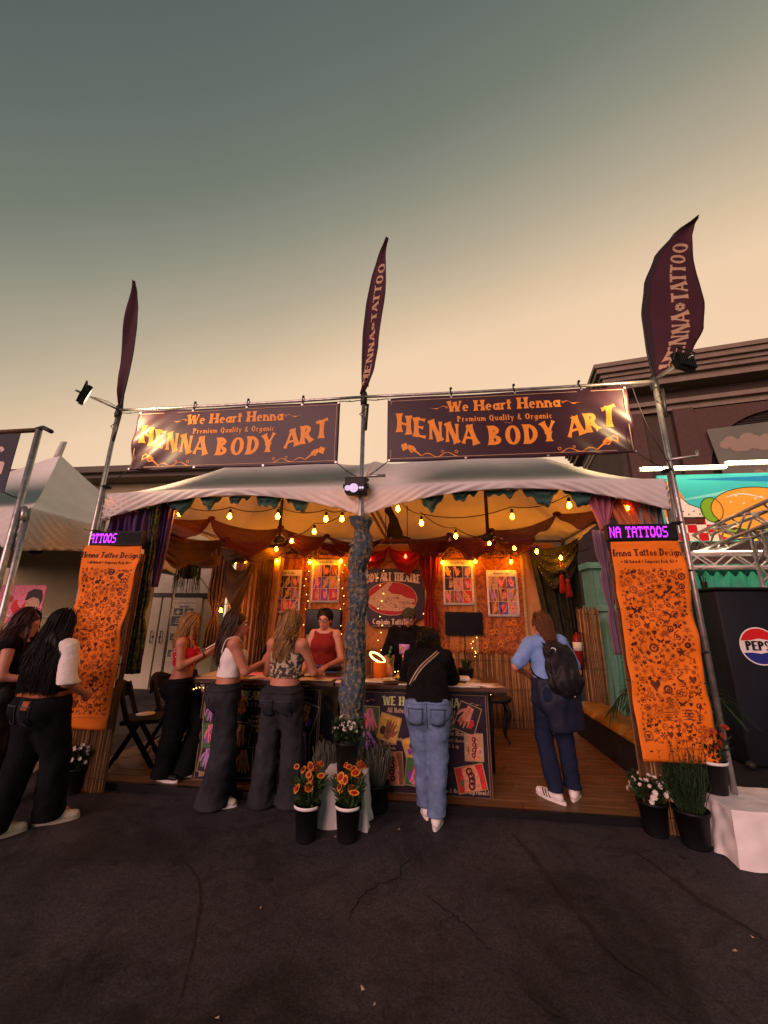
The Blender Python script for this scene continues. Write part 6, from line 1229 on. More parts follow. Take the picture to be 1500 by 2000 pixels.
m = MB(); m.grid(lambda u, v: (-6.9+2.88*u, 2.4+.03*math.sin(u*12), 1.0+1.86*v), 30, 4); tag(m.build('tarp_wall', 'tarp_wall_olive' if 'tarp_wall_olive' in MATS else M('tarp_olive', (.30, .27, .15), .8, var=.1, vs=3).name, None, True, thick=.003), 'olive tarp wall at the rear of the left neighbouring stall', 'wall')
t = thing('work_lamp', 'small white work lamp clamped under the left neighbouring canopy', 'lamp', (-3.95, .9, 2.43)); m = MB(); m.tube([(.02, 0, .0), (.02, 0, .28)], .012, 6); m.build('stem', 'white', t); m = MB(); m.lathe([(.02, .02), (.09, -.01), (.085, -.02)], (-.02, 0, 0), 12); m.build('shade', 'white', t, True)
t = thing('portrait_poster', 'pink poster with a dark haired head hung in the left neighbouring stall', 'poster', (-4.9, 1.3, 1.55)); c = at(38, 1182, 1, 1.3); W, Hh = .75, .52; o = np.array(t.location); m = MB(); m.box(-.38, .38, -.004, .004, -.2, .34); t.location = (c[0], 1.3, c[2]-.05); m.build('sheet', 'ph_pink', t); p = Print(); p.base = 0
for k in range(6): p.disc((-.3+.09*k, .05+.06*math.sin(k*2)), .10, 'ph_red' if k % 2 else 'ph_pink', 9)
p.base = 1; p.disc((.22, .05), .115, 'ph_tan', 16, .15); p.base = 2; p.poly([(.08, .12), (.1, .24), (.2, .29), (.32, .27), (.36, .16), (.34, .06), (.31, .14), (.2, .17), (.11, .12)], 'ph_dark'); p.build('print', lambda u, v, g: np.array([u, -.0045-g, v]), t)
t = thing('hanging_shirt', 'black shirt on a hanger in the left neighbouring stall', 'shirt', (0, 0, 0)); c = at(120, 1235, 1, 1.0); t.location = (c[0], 1.0, c[2]-.25); m = MB(); m.prism([(-.2, -.2), (.2, -.2), (.21, .12), (.33, .02), (.38, .12), (.22, .3), (.07, .34), (0, .3), (-.07, .34), (-.22, .3), (-.38, .12), (-.33, .02), (-.21, .12)], -.04, .04); m.build('fabric', 'tee_black', t); m = MB(); m.tube([(-.2, 0, .31), (0, 0, .38), (.2, 0, .31)], .006, 5); m.tube([(0, 0, .38), (0, 0, .46)], .004, 4); m.build('hanger', 'dark_metal', t)
m = MB(); m.tube([(-6.8, 1.0, c[2]+.2), (-3.98, 1.0, c[2]+.2)], .012, 6); tag(m.build('garment_rail', 'steel', None, True), 'steel rail across the left neighbouring stall', 'rail')
cube(-4.6, -3.62, -.05, .5, .75, 'table under a pale cloth in the alley beside the left design sheet', 4.0, .04)
# building with double doors
bd = thing('service_building', 'beige service building with double doors behind the left side', 'building', (-7.0, 5.0, 0)); m = MB(); m.box(-16, -4.3, 5.0, 5.3, 0, 5.0); m.build('wall', 'wall_beige', bd, False, True)
m = MB(); m.box(-16.3, -4.2, 4.5, 5.6, 5.0, 5.1); m.box(-16.4, -4.1, 4.35, 5.7, 5.1, 5.26); m.build('roof_edge', M('roof_grey', (.13, .11, .09), .7, var=.1).name, bd, False, True)
for i in range(14):
    m = MB(); z = 2.16+i*.042; m.prism([(0, 0), (0, 0), (0, 0)], 0, 0) if False else m.box(-7.0, -4.55, 4.955+.006*(i % 2), 4.985, z, z+.037); m.build('shutter_slat', 'shutter', bd, False, True)
m = MB(); m.box(-7.05, -4.5, 4.93, 4.998, 2.06, 2.15); m.box(-7.05, -4.5, 4.93, 4.998, 2.76, 2.83); m.build('lintel', 'dark_metal', bd, False, True)
m = MB(); m.tube(smooth_path([(-8, 4.9, 2.95), (-6.5, 4.9, 2.86), (-5.5, 4.9, 2.84), (-4.5, 4.9, 2.9), (-3.5, 4.9, 2.85)]), .025, 6); m.build('conduit', 'dark_metal', bd, True, True)
for x0, x1, hs in ((-6.72, -5.72, 1), (-5.68, -4.68, -1)):
    m = MB(); m.bevbox(x0, x1, 4.945, 4.99, .02, 2.05, .008); d = m.build('door', 'door_paint', bd, False, True); hx = x1-.10 if hs > 0 else x0+.10
    m = MB(); m.tube([(hx, 4.94, 1.02), (hx, 4.90, 1.02), (hx, 4.90, 1.28), (hx, 4.94, 1.28)], .011, 6); m.ball((hx+hs*.03, 4.935, 1.15), .025, 8, 6); m.build('handle', 'dark_metal', d, True, True)
    w_ = .62; cx = (x0+x1)/2-hs*.08; m = MB(); m.box(cx-w_/2, cx+w_/2, 4.936, 4.942, .62, 1.98); m.build('notice', M('paper_cream', (.60, .53, .36), .7, var=.08, vs=10).name, d, False, True); p = Print()
    p.rect(.02, .78, .6, 1.0, M('ink_slate', (.10, .11, .13), .6, var=.2).name); p.base = 1
    for k in range(3): p.rect(.1+.03*k, .83+.05*k, .52-.04*k, .845+.05*k, 'paper'); 
    p.base = 0; [p.rect(x_, y_, x_+w2, y_+.04, 'ink_slate') for y_ in (1.20, .66, .32) for x_, w2 in ((.19, .035), (.235, .05), (.30, .03), (.34, .05), (.40, .03))]
    for y_ in (1.03, .46, .10):
        for x_ in (.06, .33):
            p.base = 0; p.rect(x_, y_, x_+.23, y_+.15, 'ink_slate'); p.base = 1; p.disc((x_+.11, y_+.07), .05, 'paper_cream', 9); p.strip([(x_+.03, y_+.03), (x_+.1, y_+.11), (x_+.2, y_+.06)], [.02, .03, .01], 'wall_beige')
    p.strip([(.03+.056*k, 1.32-.03*(k % 2)) for k in range(11)], [.012]*11, 'ink_slate'); p.build('notice_print', plane_map((cx-w_/2, 4.9358, .62), (1, 0, 0), (0, 0, 1)), d, True, gap=.002)
# ---------------------------------------------------------------- right neighbours
tb = thing('food_stall', 'teal corrugated food stall right of the henna stall', 'stall', (6.4, 2.7, 0)); m = MB()
def corr(u, v): x = 4.0+5.5*u; return (x, 2.72+.02*math.tanh(4*math.sin(x*2*PI/.22)), .12+2.36*v)
m.grid(corr, 300, 1); m.build('wall', 'teal', tb, True, True); m = MB(); m.box(4.0, 9.5, 2.78, 4.6, 0, 2.5); m.build('body', 'teal', tb, False, True)
m = MB(); m.grid(lambda u, v: (4.0+5.5*u, 2.60-.05*v, 2.50-.14*(1-v)*(1+.3*math.cos(u*5.5/.16*2*PI))), 200, 4); m.build('awning_trim', M('teal_dark', (.02, .16, .13), .6, var=.1).name, tb, True, True, thick=.004)
m = MB(); m.box(4.0, 9.5, 2.56, 2.70, .0, .14); m.build('skirting', 'dark_metal', tb, False, True)
s = thing('menu_sign', 'bright blue food sign with burger, crisps and checked basket above the teal stall', 'sign', (6.0, 2.60, 2.9)); X0, Z0, SW, SH = 4.43, 2.86, 3.4, 1.10; m = MB(); m.box(X0, X0+SW, 2.58, 2.62, Z0, Z0+SH); m.build('board', M('sg_teal', (.05, .55, .50), .5, emit=.30, ecol=(.05, .5, .45)).name, s, False, True)  # board's faint emission stands in for light from the tube lamp
for nm, c in dict(sg_blue=(.01, .22, .42), sg_mint=(.22, .70, .55), sg_orange=(.85, .26, .02), sg_bun=(.85, .36, .04), sg_yellow=(.85, .50, .04), sg_red=(.55, .01, .015), sg_cream=(.85, .72, .52), sg_green=(.20, .42, .02), sg_meat=(.12, .025, .015)).items(): M(nm, c, .5, emit=.30, ecol=c)  # print colours glow slightly too, tube lighting put into the material
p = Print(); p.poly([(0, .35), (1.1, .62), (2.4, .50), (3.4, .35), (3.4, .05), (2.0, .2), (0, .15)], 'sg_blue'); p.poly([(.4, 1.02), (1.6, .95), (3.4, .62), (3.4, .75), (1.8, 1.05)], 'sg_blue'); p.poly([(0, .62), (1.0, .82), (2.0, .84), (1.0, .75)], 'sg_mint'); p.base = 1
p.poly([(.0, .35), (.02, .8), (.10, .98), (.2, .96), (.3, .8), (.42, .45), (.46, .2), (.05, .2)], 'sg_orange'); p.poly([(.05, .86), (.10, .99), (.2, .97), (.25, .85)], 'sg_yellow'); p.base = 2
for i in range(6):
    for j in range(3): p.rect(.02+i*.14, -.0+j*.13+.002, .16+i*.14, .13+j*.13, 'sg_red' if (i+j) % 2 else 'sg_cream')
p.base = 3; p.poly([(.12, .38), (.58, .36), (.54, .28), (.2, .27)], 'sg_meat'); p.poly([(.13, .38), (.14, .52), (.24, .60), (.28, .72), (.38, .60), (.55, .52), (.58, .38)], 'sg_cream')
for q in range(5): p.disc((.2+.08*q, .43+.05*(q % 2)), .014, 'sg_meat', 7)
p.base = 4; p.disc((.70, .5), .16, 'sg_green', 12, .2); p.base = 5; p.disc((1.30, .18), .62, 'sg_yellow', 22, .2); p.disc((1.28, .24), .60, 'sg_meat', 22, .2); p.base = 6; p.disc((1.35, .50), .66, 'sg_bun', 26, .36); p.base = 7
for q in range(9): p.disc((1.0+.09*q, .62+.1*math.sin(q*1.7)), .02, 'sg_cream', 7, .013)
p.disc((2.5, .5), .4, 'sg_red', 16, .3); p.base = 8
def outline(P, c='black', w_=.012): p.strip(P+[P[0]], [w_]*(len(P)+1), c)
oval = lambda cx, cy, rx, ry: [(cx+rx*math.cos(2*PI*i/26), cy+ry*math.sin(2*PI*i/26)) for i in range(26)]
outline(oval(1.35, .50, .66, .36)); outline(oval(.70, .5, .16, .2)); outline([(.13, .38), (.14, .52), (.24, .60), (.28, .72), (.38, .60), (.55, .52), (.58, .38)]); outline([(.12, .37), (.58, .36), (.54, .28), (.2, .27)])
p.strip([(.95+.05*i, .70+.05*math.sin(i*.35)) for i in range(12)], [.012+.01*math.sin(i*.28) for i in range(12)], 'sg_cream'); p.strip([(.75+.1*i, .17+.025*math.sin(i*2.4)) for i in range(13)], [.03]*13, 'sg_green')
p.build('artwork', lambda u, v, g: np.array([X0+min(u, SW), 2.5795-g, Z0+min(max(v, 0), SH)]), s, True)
def tube_lamp(x0, x1, y, z, label):
    t = thing('tube_light', label, 'tube light', ((x0+x1)/2, y, z), group='white tube lights on the food stall'); m = MB(); m.tube([(x0, y, z), (x1, y, z)], .028, 8); m.build('lit_tube', 'tube_glow', t, True, True); m = MB(); m.box(x0-.02, x1+.02, y+.03, y+.07, z-.03, z+.04); m.build('batten', 'white', t, False, True)
tube_lamp(4.16, 5.4, 2.46, 4.04, 'long white tube light along the top of the blue food sign'); tube_lamp(5.45, 7.6, 2.46, 4.10, 'long white tube light over the burger on the food sign'); tube_lamp(4.72, 5.9, 2.48, 2.66, 'white tube light behind the silver truss above the teal wall')
def truss(A, B, w_, label, n=9, r=.024, mat='steel'):
    A = np.array(A, float); B = np.array(B, float); t = thing('truss', label, 'truss', tuple(A), group='aluminium trusses'); d = B-A; d /= np.linalg.norm(d); u = np.cross(d, [0, 0, 1]); u = u/np.linalg.norm(u) if np.linalg.norm(u) > .1 else np.array([1., 0, 0]); v = np.cross(u, d); C = [(u*a_+v*b_)*w_/2 for a_, b_ in ((-1, -1), (1, -1), (1, 1), (-1, 1))]
    for c in C: m = MB(); m.tube([A+c, B+c], r, 8); m.build('chord', mat, t, True, True)
    for f in range(4):
        m = MB(); c0, c1 = C[f], C[(f+1) % 4]
        for i in range(n): p0 = A+(B-A)*i/n; p1 = A+(B-A)*(i+1)/n; m.tube([p0+(c0 if i % 2 else c1), p1+(c1 if i % 2 else c0)], r*.55, 6)
        m.build('lacing', mat, t, True, True)
    return t
a0, b0 = at(1335, 1078, 2, 2.78), at(1560, 985, 2, 2.95); truss(a0, b0, .26, 'silver truss arm slanting out above the teal wall', 8)
e0 = at(1486, 1010, 1, 1.7); truss((e0[0], e0[1], .0), (e0[0], e0[1], 2.85), .20, 'upright silver truss post at the right side of the food stall', 12); truss((4.5, 2.35, 2.52), (8.5, 2.35, 2.52), .20, 'level silver truss along the front of the teal wall', 16, .02, 'white')
t = thing('drinks_cover', 'tall black cover with round cola logo standing at the teal stall', 'cover', (4.95, 1.9, 0)); x0 = 4.37; m = MB(); m.bevbox(x0, x0+1.15, 1.72, 2.25, .02, 2.05, .03); m.build('cover', M('cover_black', (.004, .005, .009), .6, col2=(.006, .009, .018), vs=2, bump=.2, bs=8).name, t, True, True); m = MB(); m.bevbox(x0-.03, x0+1.18, 1.69, 2.28, 2.05, 2.09, .015); m.build('top_rim', 'plastic_black', t, False, True)
c = at(1484, 1262, 1, 1.715); p = Print(); R_ = .215
p.disc((0, 0), R_*1.05, 'white', 36); p.base = 1; seg = lambda f0, f1: [(R_*.98*math.cos(q), R_*.98*math.sin(q)) for q in [f0+(f1-f0)*i/18 for i in range(19)]]
p.poly(seg(.18, PI-.30)+[(-R_*.4, R_*.32), (0, R_*.42), (R_*.5, R_*.34)], M('logo_red', (.60, .015, .02), .5).name); p.poly(seg(PI+.40, 2*PI-.35)+[(R_*.5, -R_*.30), (0, -R_*.42), (-R_*.45, -R_*.36)], M('logo_blue', (.02, .03, .22), .5).name); p.base = 2
p.text('PEPSI', 0, -.052, .112, 'black', True, flare=0, bold=1.35, cond=1.0, track=.05); p.build('logo', plane_map((c[0], 1.7195, c[2]), (1, 0, 0), (0, 0, 1)), t, True)
m = MB(); m.ball((4.36, 1.70, .05), (.05, .05, .05), 10, 7); m.build('castor', 'dark_metal', t, True, True)
t = thing('bottle_group', 'dark sticks standing in a cup on the black cover', 'sticks', (4.44, 2.0, 2.09)); m = MB(); r = random.Random(4); m.lathe([(.035, 0), (.04, .09), (.038, .09)], (0, 0, 0), 10)
for i in range(7): m.tube([(r.uniform(-.02, .02), 0, .02), (r.uniform(-.07, .07), r.uniform(-.03, .03), r.uniform(.14, .22))], .006, 5)
m.build('sticks', 'black', t)
m = MB(); m.bevbox(4.32, 4.75, 2.3, 2.55, .01, .30, .02); tag(m.build('cooler_box', M('cooler', (.30, .26, .28), .5, col2=(.08, .12, .25), vs=4).name, None), 'low printed cooler box beside the black drinks cover', 'cooler')
t = thing('column', 'mint green fluted column behind the right side of the stall', 'column', (float(at(1172, 1150, 1, 3.3)[0]), 3.3, 0)); m = MB(); n = 32; prof = [(.20, 0), (.20, .2), (.15, .25), (.145, 1.55), (.19, 1.6), (.19, 1.75), (.16, 1.8)]; m.lathe(prof, (0, 0, 0), 24); m.build('shaft', 'mint', t, True)
for k in range(10):
    q = 2*PI*k/10; m = MB(); m.tube([(.15*math.cos(q), .15*math.sin(q), .26), (.147*math.cos(q), .147*math.sin(q), 1.54)], .014, 6); m.build('flute', 'mint', t, True)
m = MB(); m.box(-.24, .24, -.24, .24, 1.8, 1.9); m.box(-.2, .2, -.2, .2, 1.9, 2.5); m.box(-.27, .27, -.27, .27, 2.5, 2.6); m.build('capital', 'mint', t)
for k in range(4): m = MB(); m.box(-.17+.1*k, -.12+.1*k, -.225, -.2, 1.93, 2.46); m.build('capital_rib', 'mint', t)
m = MB()
for k in range(12): m.tube([(3.5+.09*k, 3.6, .1), (3.5+.09*k, 3.6, 1.0)], .012, 5)
m.tube([(3.4, 3.6, 1.0), (4.7, 3.6, 1.0)], .02, 6); tag(m.build('railing', 'mint', None, True), 'mint green railing behind the mint column', 'railing')
# large hall behind
hb = thing('hall_building', 'big brown hall with heavy cornice and dark arch behind the food stall', 'building', (8.1, 12.0, 0), math.radians(-10)); m = MB(); m.box(.9, 24, 1.3, 9, 0, 11.6); m.build('wall', 'brown_wall', hb)
for z0, z1, o in ((11.55, 11.85, .55), (11.85, 12.05, .35), (12.05, 12.22, .25), (12.22, 12.45, .10), (12.45, 12.64, 0.0)): m = MB(); m.box(o, 24.5, o, 10, z0, z1); m.build('cornice', 'brown_trim', hb)
m = MB(); m.box(.8, 24, .9, 9, 10.75, 10.95); m.box(.85, 24, 1.1, 9, 10.5, 10.75); m.build('string_course', 'brown_trim', hb)
for x in (1.1, 3.0, 9.6): m = MB(); m.box(x, x+.75, 1.0, 1.32, 0, 10.5); m.build('pier', M('brown_wall2', (.10, .058, .047), .8, var=.1).name, hb)
m = MB(); n = 22; ar = [(3.78, 10.45), (9.58, 10.45), (9.58, 6.5), (9.3, 6.5)]+[(6.65+2.65*math.cos(PI*i/n), 7.6+2.45*math.sin(PI*i/n)) for i in range(n+1)]+[(4.0, 6.5), (3.78, 6.5)]; m.prism(ar, 1.12, 1.28); m.build('arch', 'brown_wall2', hb)
for k in range(34): m = MB(); m.box(4.0, 9.4, 1.25, 1.29, 6.4+k*.11, 6.4+k*.11+.07); m.build('louvre', 'brown_dark', hb)
m = MB(); m.add([(4.3, .9, 6.6), (10.5, .9, 6.6), (10.5, .9, 9.55), (4.0, .9, 9.35)], [(0, 1, 2, 3)]); sc_ = m.build('screen_panel', M('screen_olive', (.17, .18, .14), .7, var=.08, vs=1).name, hb, thick=.03); p = Print(); r = random.Random(8)
for cx, cz, s_ in ((5.3, 8.6, 1.25), (5.8, 7.2, .9), (8.5, 8.3, 1.2)):
    p = Print()
    for k in range(9): p.disc((cx+(k-4)*.16*s_, cz+.10*s_*math.sin(k*1.9)), s_*(.13+.12*math.sin(PI*(k+.5)/9)), M('cloud_paint', (.34, .27, .20), .7, var=.05).name, 10)
    p.build('painted_cloud', lambda u, v, g: np.array([u, .88-g*3, v]), sc_)
m = MB(); m.box(-2.6, 1.2, 1.6, 6, 0, 7.3); m.build('side_wing', 'brown_dark', hb); m = MB(); m.box(-2.9, 1.4, 1.2, 6, 7.3, 7.5); m.box(-2.7, 1.3, 1.4, 6, 7.1, 7.3); m.build('wing_eave', 'brown_trim', hb)
for k in range(9): m = MB(); m.box(-2.4+k*.42, -2.3+k*.42, 1.0, 1.3, 7.2, 7.32); m.build('rafter_end', 'brown_dark', hb)
# ---------------------------------------------------------------- people
def root(label, x, y, z, deg):
    t = thing('person', label, 'person', (x, y, z), math.radians(deg)); return t
def W2L(t, p):
    a0 = -t.rotation_euler.z; d = np.array(p, float)-np.array(t.location); return np.array([d[0]*math.cos(a0)-d[1]*math.sin(a0), d[0]*math.sin(a0)+d[1]*math.cos(a0), d[2]])
def phone(label, t, b, hand, face_n, up, mat='white'):
    'a phone lying in the palm, standing for itself'
    w_ = b.J['wr'+hand]; R = np.array(Matrix.Rotation(t.rotation_euler.z, 3, 'Z')); x = np.array(up, float); x /= np.linalg.norm(x); n = np.array(face_n, float); n -= x*(n@x); n /= np.linalg.norm(n); y = np.cross(n, x)
    c = w_+x*.085*b.k+n*.030; c = R@c+np.array(t.location); Rw = R@np.array([y, x, n]).T; ph = thing('phone', label, 'phone', tuple(c)); m = MB(); m.obox((0, 0, 0), (.036, .074, .0045), Rw); m.build('case', mat, ph); m = MB(); m.obox(Rw@np.array([0, 0, .005]), (.033, .070, .0008), Rw); m.build('glass', 'screen_off', ph)
def garment_band(o, z, hgt, mat, name, d=.006, rad=.25):
    'ring of cloth carried onto a garment at height z'
    me = o.data; bv = BVHTree.FromPolygons([v.co[:] for v in me.vertices], [p.vertices[:] for p in me.polygons]); P = []; n = 40; c = np.mean([v.co[:] for v in me.vertices if abs(v.co.z-z) < .05], axis=0)
    m = MB(); V = []
    for k in (0, 1):
        for i in range(n):
            g = 2*PI*i/n; dr = Vector((math.cos(g), math.sin(g), 0)); h_ = bv.ray_cast(Vector((c[0], c[1], z+k*hgt))+dr*.5, -dr); q = (h_[0]+dr*d) if h_[0] is not None else Vector((c[0], c[1], z+k*hgt))+dr*.12; V.append(q[:])
    m.add(V, [(i, (i+1) % n, n+(i+1) % n, n+i) for i in range(n)]); return m.build(name, mat, o, True, thick=.008)
def pockets(o, mat, z=.86, w_=.062, off=.085, k=1.0):
    for s in (-1, 1):
        pk = patch(o, 'back_pocket', s*off-w_, s*off+w_, (z-.075)*k, (z+.065)*k, (0, 1, 0), mat, 6, 6, .16, .003)
        m = MB(); P = on_surface(o, [(s*off+w_*(-1+2*i/10), 0, (z+.062)*k) for i in range(11)], (0, 1, 0), .009); m.tube(P, .004, 4)
        P = on_surface(o, [(s*off-w_*.9, 0, (z+.06)*k), (s*off-w_*.86, 0, (z-.0)*k), (s*off-w_*.8, 0, (z-.065)*k), (s*off, 0, (z-.083)*k), (s*off+w_*.8, 0, (z-.065)*k), (s*off+w_*.86, 0, z*k), (s*off+w_*.9, 0, (z+.06)*k)], (0, 1, 0), .008); m.tube(P, .0022, 4); m.build('stitching', 'seam', o)
    m = MB(); P = on_surface(o, [(0, 0, (z+.14-.025*i)*k) for i in range(11)], (0, 1, 0), .003); m.tube(P, .003, 4); m.build('seam', 'seam', o)
# -- woman with long black hair
t = root('woman with very long black hair in a white cropped top beside the left design sheet', -2.58, -.64, 0, -14)
f1, f2 = W2L(t, (-2.44, -.52, 0)), W2L(t, (-2.60, -.80, 0))
b = Body(1.67, .03, head=(-.12, 0, .10), wide=1.2, anR=(f1[0], f1[1], .09), anL=(f2[0]-.04, f2[1], .09), knR=((f1[0]+.09)/2+.02, f1[1]*.5+.04, .49), knL=((f2[0]-.12)/2-.02, f2[1]*.5+.05, .49), elR=(.27, -.02, 1.10), wrR=(.20, .18, .98), elL=(-.26, .0, 1.10), wrL=(-.16, .20, 1.02))
sk('body', b.skin(hands={'R': dict(curl=.9)}), 'skin', t); o = pants(b, t, 'denim_black', (.115, .098, .09, .105), .035, 1.035, seed=3); garment_band(o, .985, .035, 'leather_tan', 'belt'); patch(o, 'leather_patch', .045, .125, .90, .965, (0, 1, 0), 'leather_tan', 4, 3, 0, .006); pockets(o, 'denim_black')
shirt(b, t, 'knit_white', .02, 1.72, 1.075, .08, .006, 5, 'cropped_top', sl_inf=.022); hair(b, t, 'hair_black', .56, 480, .014, .185, .165, 1, r=.0075)
shoes(b, t, 'shoe_cream', 'shoe_sole', (-.45, -.7), size=1.05)
# -- woman at the edge of the picture
t = root('woman in a black sleeveless top and grey jeans beside the long haired woman', -3.20, -.44, 0, -62); b = Body(1.68, .04, head=(-.25, 0, .0), elR=(.22, .02, 1.10), wrR=(.14, .25, 1.06), elL=(-.22, .05, 1.1), wrL=(-.12, .26, 1.08))
sk('body', b.skin(), 'skin_pale', t); pants(b, t, 'denim_grey', (.105, .09, .085, .09), .035, 1.03, seed=4); shirt(b, t, 'tee_black', .014, 0, .98, .09, .004, 6, 'sleeveless_top'); hair(b, t, 'hair_wine', .34, 300, .016, .12, .13, 2, True, r=.007); shoes(b, t, 'shoe_cream', 'shoe_sole')
# -- blonde with phone
t = root('blonde woman in a red spotted crop top looking at her phone', -1.97, .30, PF, -72); b = Body(1.60, .02, head=(-.55, .0, .0), elR=(.18, .02, 1.07), wrR=(.10, .25, 1.20), elL=(-.17, .06, 1.08), wrL=(-.03, .27, 1.19), anR=(.05, -.03, .09), knR=(.07, .02, .48), hpR=(.085, 0, .88), anL=(.0, .16, .10), knL=(-.06, .24, .49))
sk('body', b.skin(hands={'R': dict(dir=(-.25, .75, .45), nrm=(-.6, -.3, .8), curl=.75), 'L': dict(dir=(.1, .8, .4), nrm=(.7, -.2, .7), curl=.8)}), 'skin', t); o = pants(b, t, 'denim_black', (.112, .10, .10, .105), .035, .985, seed=8); garment_band(o, .915, .034, 'denim_black', 'waistband')
o = shirt(b, t, 'spot_red', .012, 0, 1.10, .10, .003, 9, 'crop_top', cuts=[(b.J['sho']+np.array([0, 0, -.015]), (0, .25, 1))], shoulders=False)
m = MB(); r = random.Random(4); vs = [v.co.copy() for v in o.data.vertices]; ns = [v.normal.copy() for v in o.data.vertices]
for k in range(110):
    i = r.randrange(len(vs)); m.ball(tuple(vs[i]+ns[i]*.002), (.008, .008, .005), 5, 4)
m.build('white_spots', 'white', o)['kind'] = 'stuff'
for s in (-1, 1): strap(t, [b.J['chs']+np.array([s*.085, .105, .05]), b.J['sho']+np.array([s*.095, .04, .055]), b.J['sho']+np.array([s*.09, -.06, .045]), b.J['chs']+np.array([s*.08, -.10, .06])], .014, 'spot_red', n=(0, 0, 1))
hair(b, t, 'hair_blonde', .36, 330, .012, .11, .12, 3, True, r=.0062, swing=(0, .02)); face(b, t, 'hair_brown'); shoes(b, t, 'black', 'white', (0, -.5), size=.95)
m = MB(); w_ = b.J['wrR']; m.lathe([(.031, -.006), (.034, 0), (.031, .006)], tuple(w_+(b.J['elR']-w_)*.12), 14, tuple(w_-b.J['elR'])); m.build('bracelet', 'black', t, True)
phone('white phone held by the blonde woman in the red crop top', t, b, 'R', (-.45, -.55, .7), (-.2, .8, .5))
# -- brunette in white tank
t = root('brown haired woman in a white tank top and wide grey jeans at the counter', -1.30, .02, 0, -56); b = Body(1.70, .05, head=(-.08, 0, -.22), elR=(.19, .13, 1.13), wrR=(.07, .32, 1.20), elL=(-.20, .10, 1.10), wrL=(-.19, .16, .84), anR=(.09, -.02, .09), anL=(-.09, .06, .09), wide=1.02)
sk('body', b.skin(hands={'R': dict(dir=(-.15, .6, .8), nrm=(-.9, .2, .2), curl=.8), 'L': dict(curl=.4)}), 'skin', t); o = pants(b, t, 'denim_grey', (.100, .092, .10, .135), .012, 1.0, seed=11, fold=.008); garment_band(o, .962, .036, 'denim_grey', 'waistband'); pockets(o, 'denim_grey')
o = shirt(b, t, 'knit_white', .012, 0, 1.05, .10, .005, 12, 'tank_top', cuts=[(b.J['sho']+np.array([0, 0, -.035]), (0, .12, 1))], shoulders=False)
for s in (-1, 1): strap(t, [b.J['chs']+np.array([s*.085, .115, .03]), b.J['sho']+np.array([s*.10, .045, .058]), b.J['sho']+np.array([s*.095, -.065, .048]), b.J['chs']+np.array([s*.085, -.105, .04])], .024, 'knit_white', n=(0, 0, 1))
hair(b, t, 'hair_brown', .40, 340, .014, .105, .13, 4, r=.0066, side=1.0); face(b, t, 'hair_brown'); shoes(b, t, 'shoe_cream', 'white', (.1, -.35))
phone('dark phone held by the brown haired woman in the white tank top', t, b, 'R', (-.8, -.3, .3), (-.1, .35, .93), 'plastic_black')
m = MB(); w_ = b.J['wrL']; m.lathe([(.030, -.004), (.032, 0), (.030, .004)], tuple(w_), 12, (0, 0, 1)); m.build('bracelet', 'black', t, True)
# -- blonde in camouflage top
t = root('blonde wavy haired woman in a camouflage tube top leaning at the counter', -.72, .02, 0, -4); b = Body(1.70, .07, head=(-.18, 0, -.08), elR=(.25, .12, 1.12), wrR=(.19, .38, 1.07), elL=(-.25, .14, 1.10), wrL=(-.15, .38, 1.12), anR=(.13, .04, .09), anL=(-.13, .0, .09), knR=(.12, .03, .49), knL=(-.12, .02, .49))
sk('body', b.skin(hands={'R': dict(dir=(-.2, 1, -.15), nrm=(0, 0, -1), curl=.5), 'L': dict(dir=(.2, .5, .8), nrm=(.8, -.3, .2), curl=.8)}), 'skin', t); o = pants(b, t, 'denim_grey', (.102, .094, .10, .118), .012, 1.0, seed=14, fold=.008, glute=.92); garment_band(o, .962, .036, 'denim_grey', 'waistband'); pockets(o, 'denim_grey', .84)
shirt(b, t, 'camo', .013, 0, 1.055, .10, .005, 15, 'tube_top', cuts=[(b.J['chs']+np.array([0, 0, .045]), (0, .12, 1))], shoulders=False)
for s in (-1, 1): strap(t, [b.J['chs']+np.array([s*.075, -.105, .03]), b.J['sho']+np.array([s*.095, -.07, .03]), b.J['sho']+np.array([s*.10, .02, .06])], .010, 'camo', n=(0, -1, .3))
hair(b, t, 'hair_blonde', .36, 380, .026, .085, .135, 5, r=.0068); shoes(b, t, 'black', 'black')
phone('black phone held upright by the woman in the camouflage top', t, b, 'L', (.2, -.9, .2), (.1, .2, .95), 'plastic_black')
# -- seller in red tank top
t = root('seller with glasses and a red tank top standing behind the counter', -.66, 1.28, PF, 172); b = Body(1.69, .10, head=(-.16, .0, .10), wide=1.14, elR=(.26, .10, 1.10), wrR=tuple(W2L(t, (-.80, .90, 1.06))), elL=(-.25, .08, 1.08), wrL=(-.16, .34, 1.02))
sk('body', b.skin(hands={'R': dict(nrm=(0, 0, -1), dir=(.1, 1, -.2), curl=.5), 'L': dict(nrm=(0, 0, -1), dir=(.1, 1, -.2), curl=.5)}), 'skin_pale', t); o = pants(b, t, 'denim_blue', (.108, .09, .085, .085), .05, 1.0, seed=17); garment_band(o, .95, .045, 'black', 'belt', .012)
shirt(b, t, 'tank_red', .014, 0, .985, .095, .004, 18, 'tank_top', shoulders=False)
for s in (-1, 1): strap(t, [b.J['chs']+b.Rt@np.array([s*.085, .10, .05]), b.J['sho']+b.Rt@np.array([s*.10, .045, .045]), b.J['sho']+b.Rt@np.array([s*.095, -.065, .04]), b.J['chs']+b.Rt@np.array([s*.085, -.105, .05])], .05, 'tank_red', n=(0, 0, 1))
None; hair(b, t, 'hair_black', .10, 120, .01, .06, .09, 6, r=.006); face(b, t, 'hair_black', 'black'); shoes(b, t, 'black', 'black')
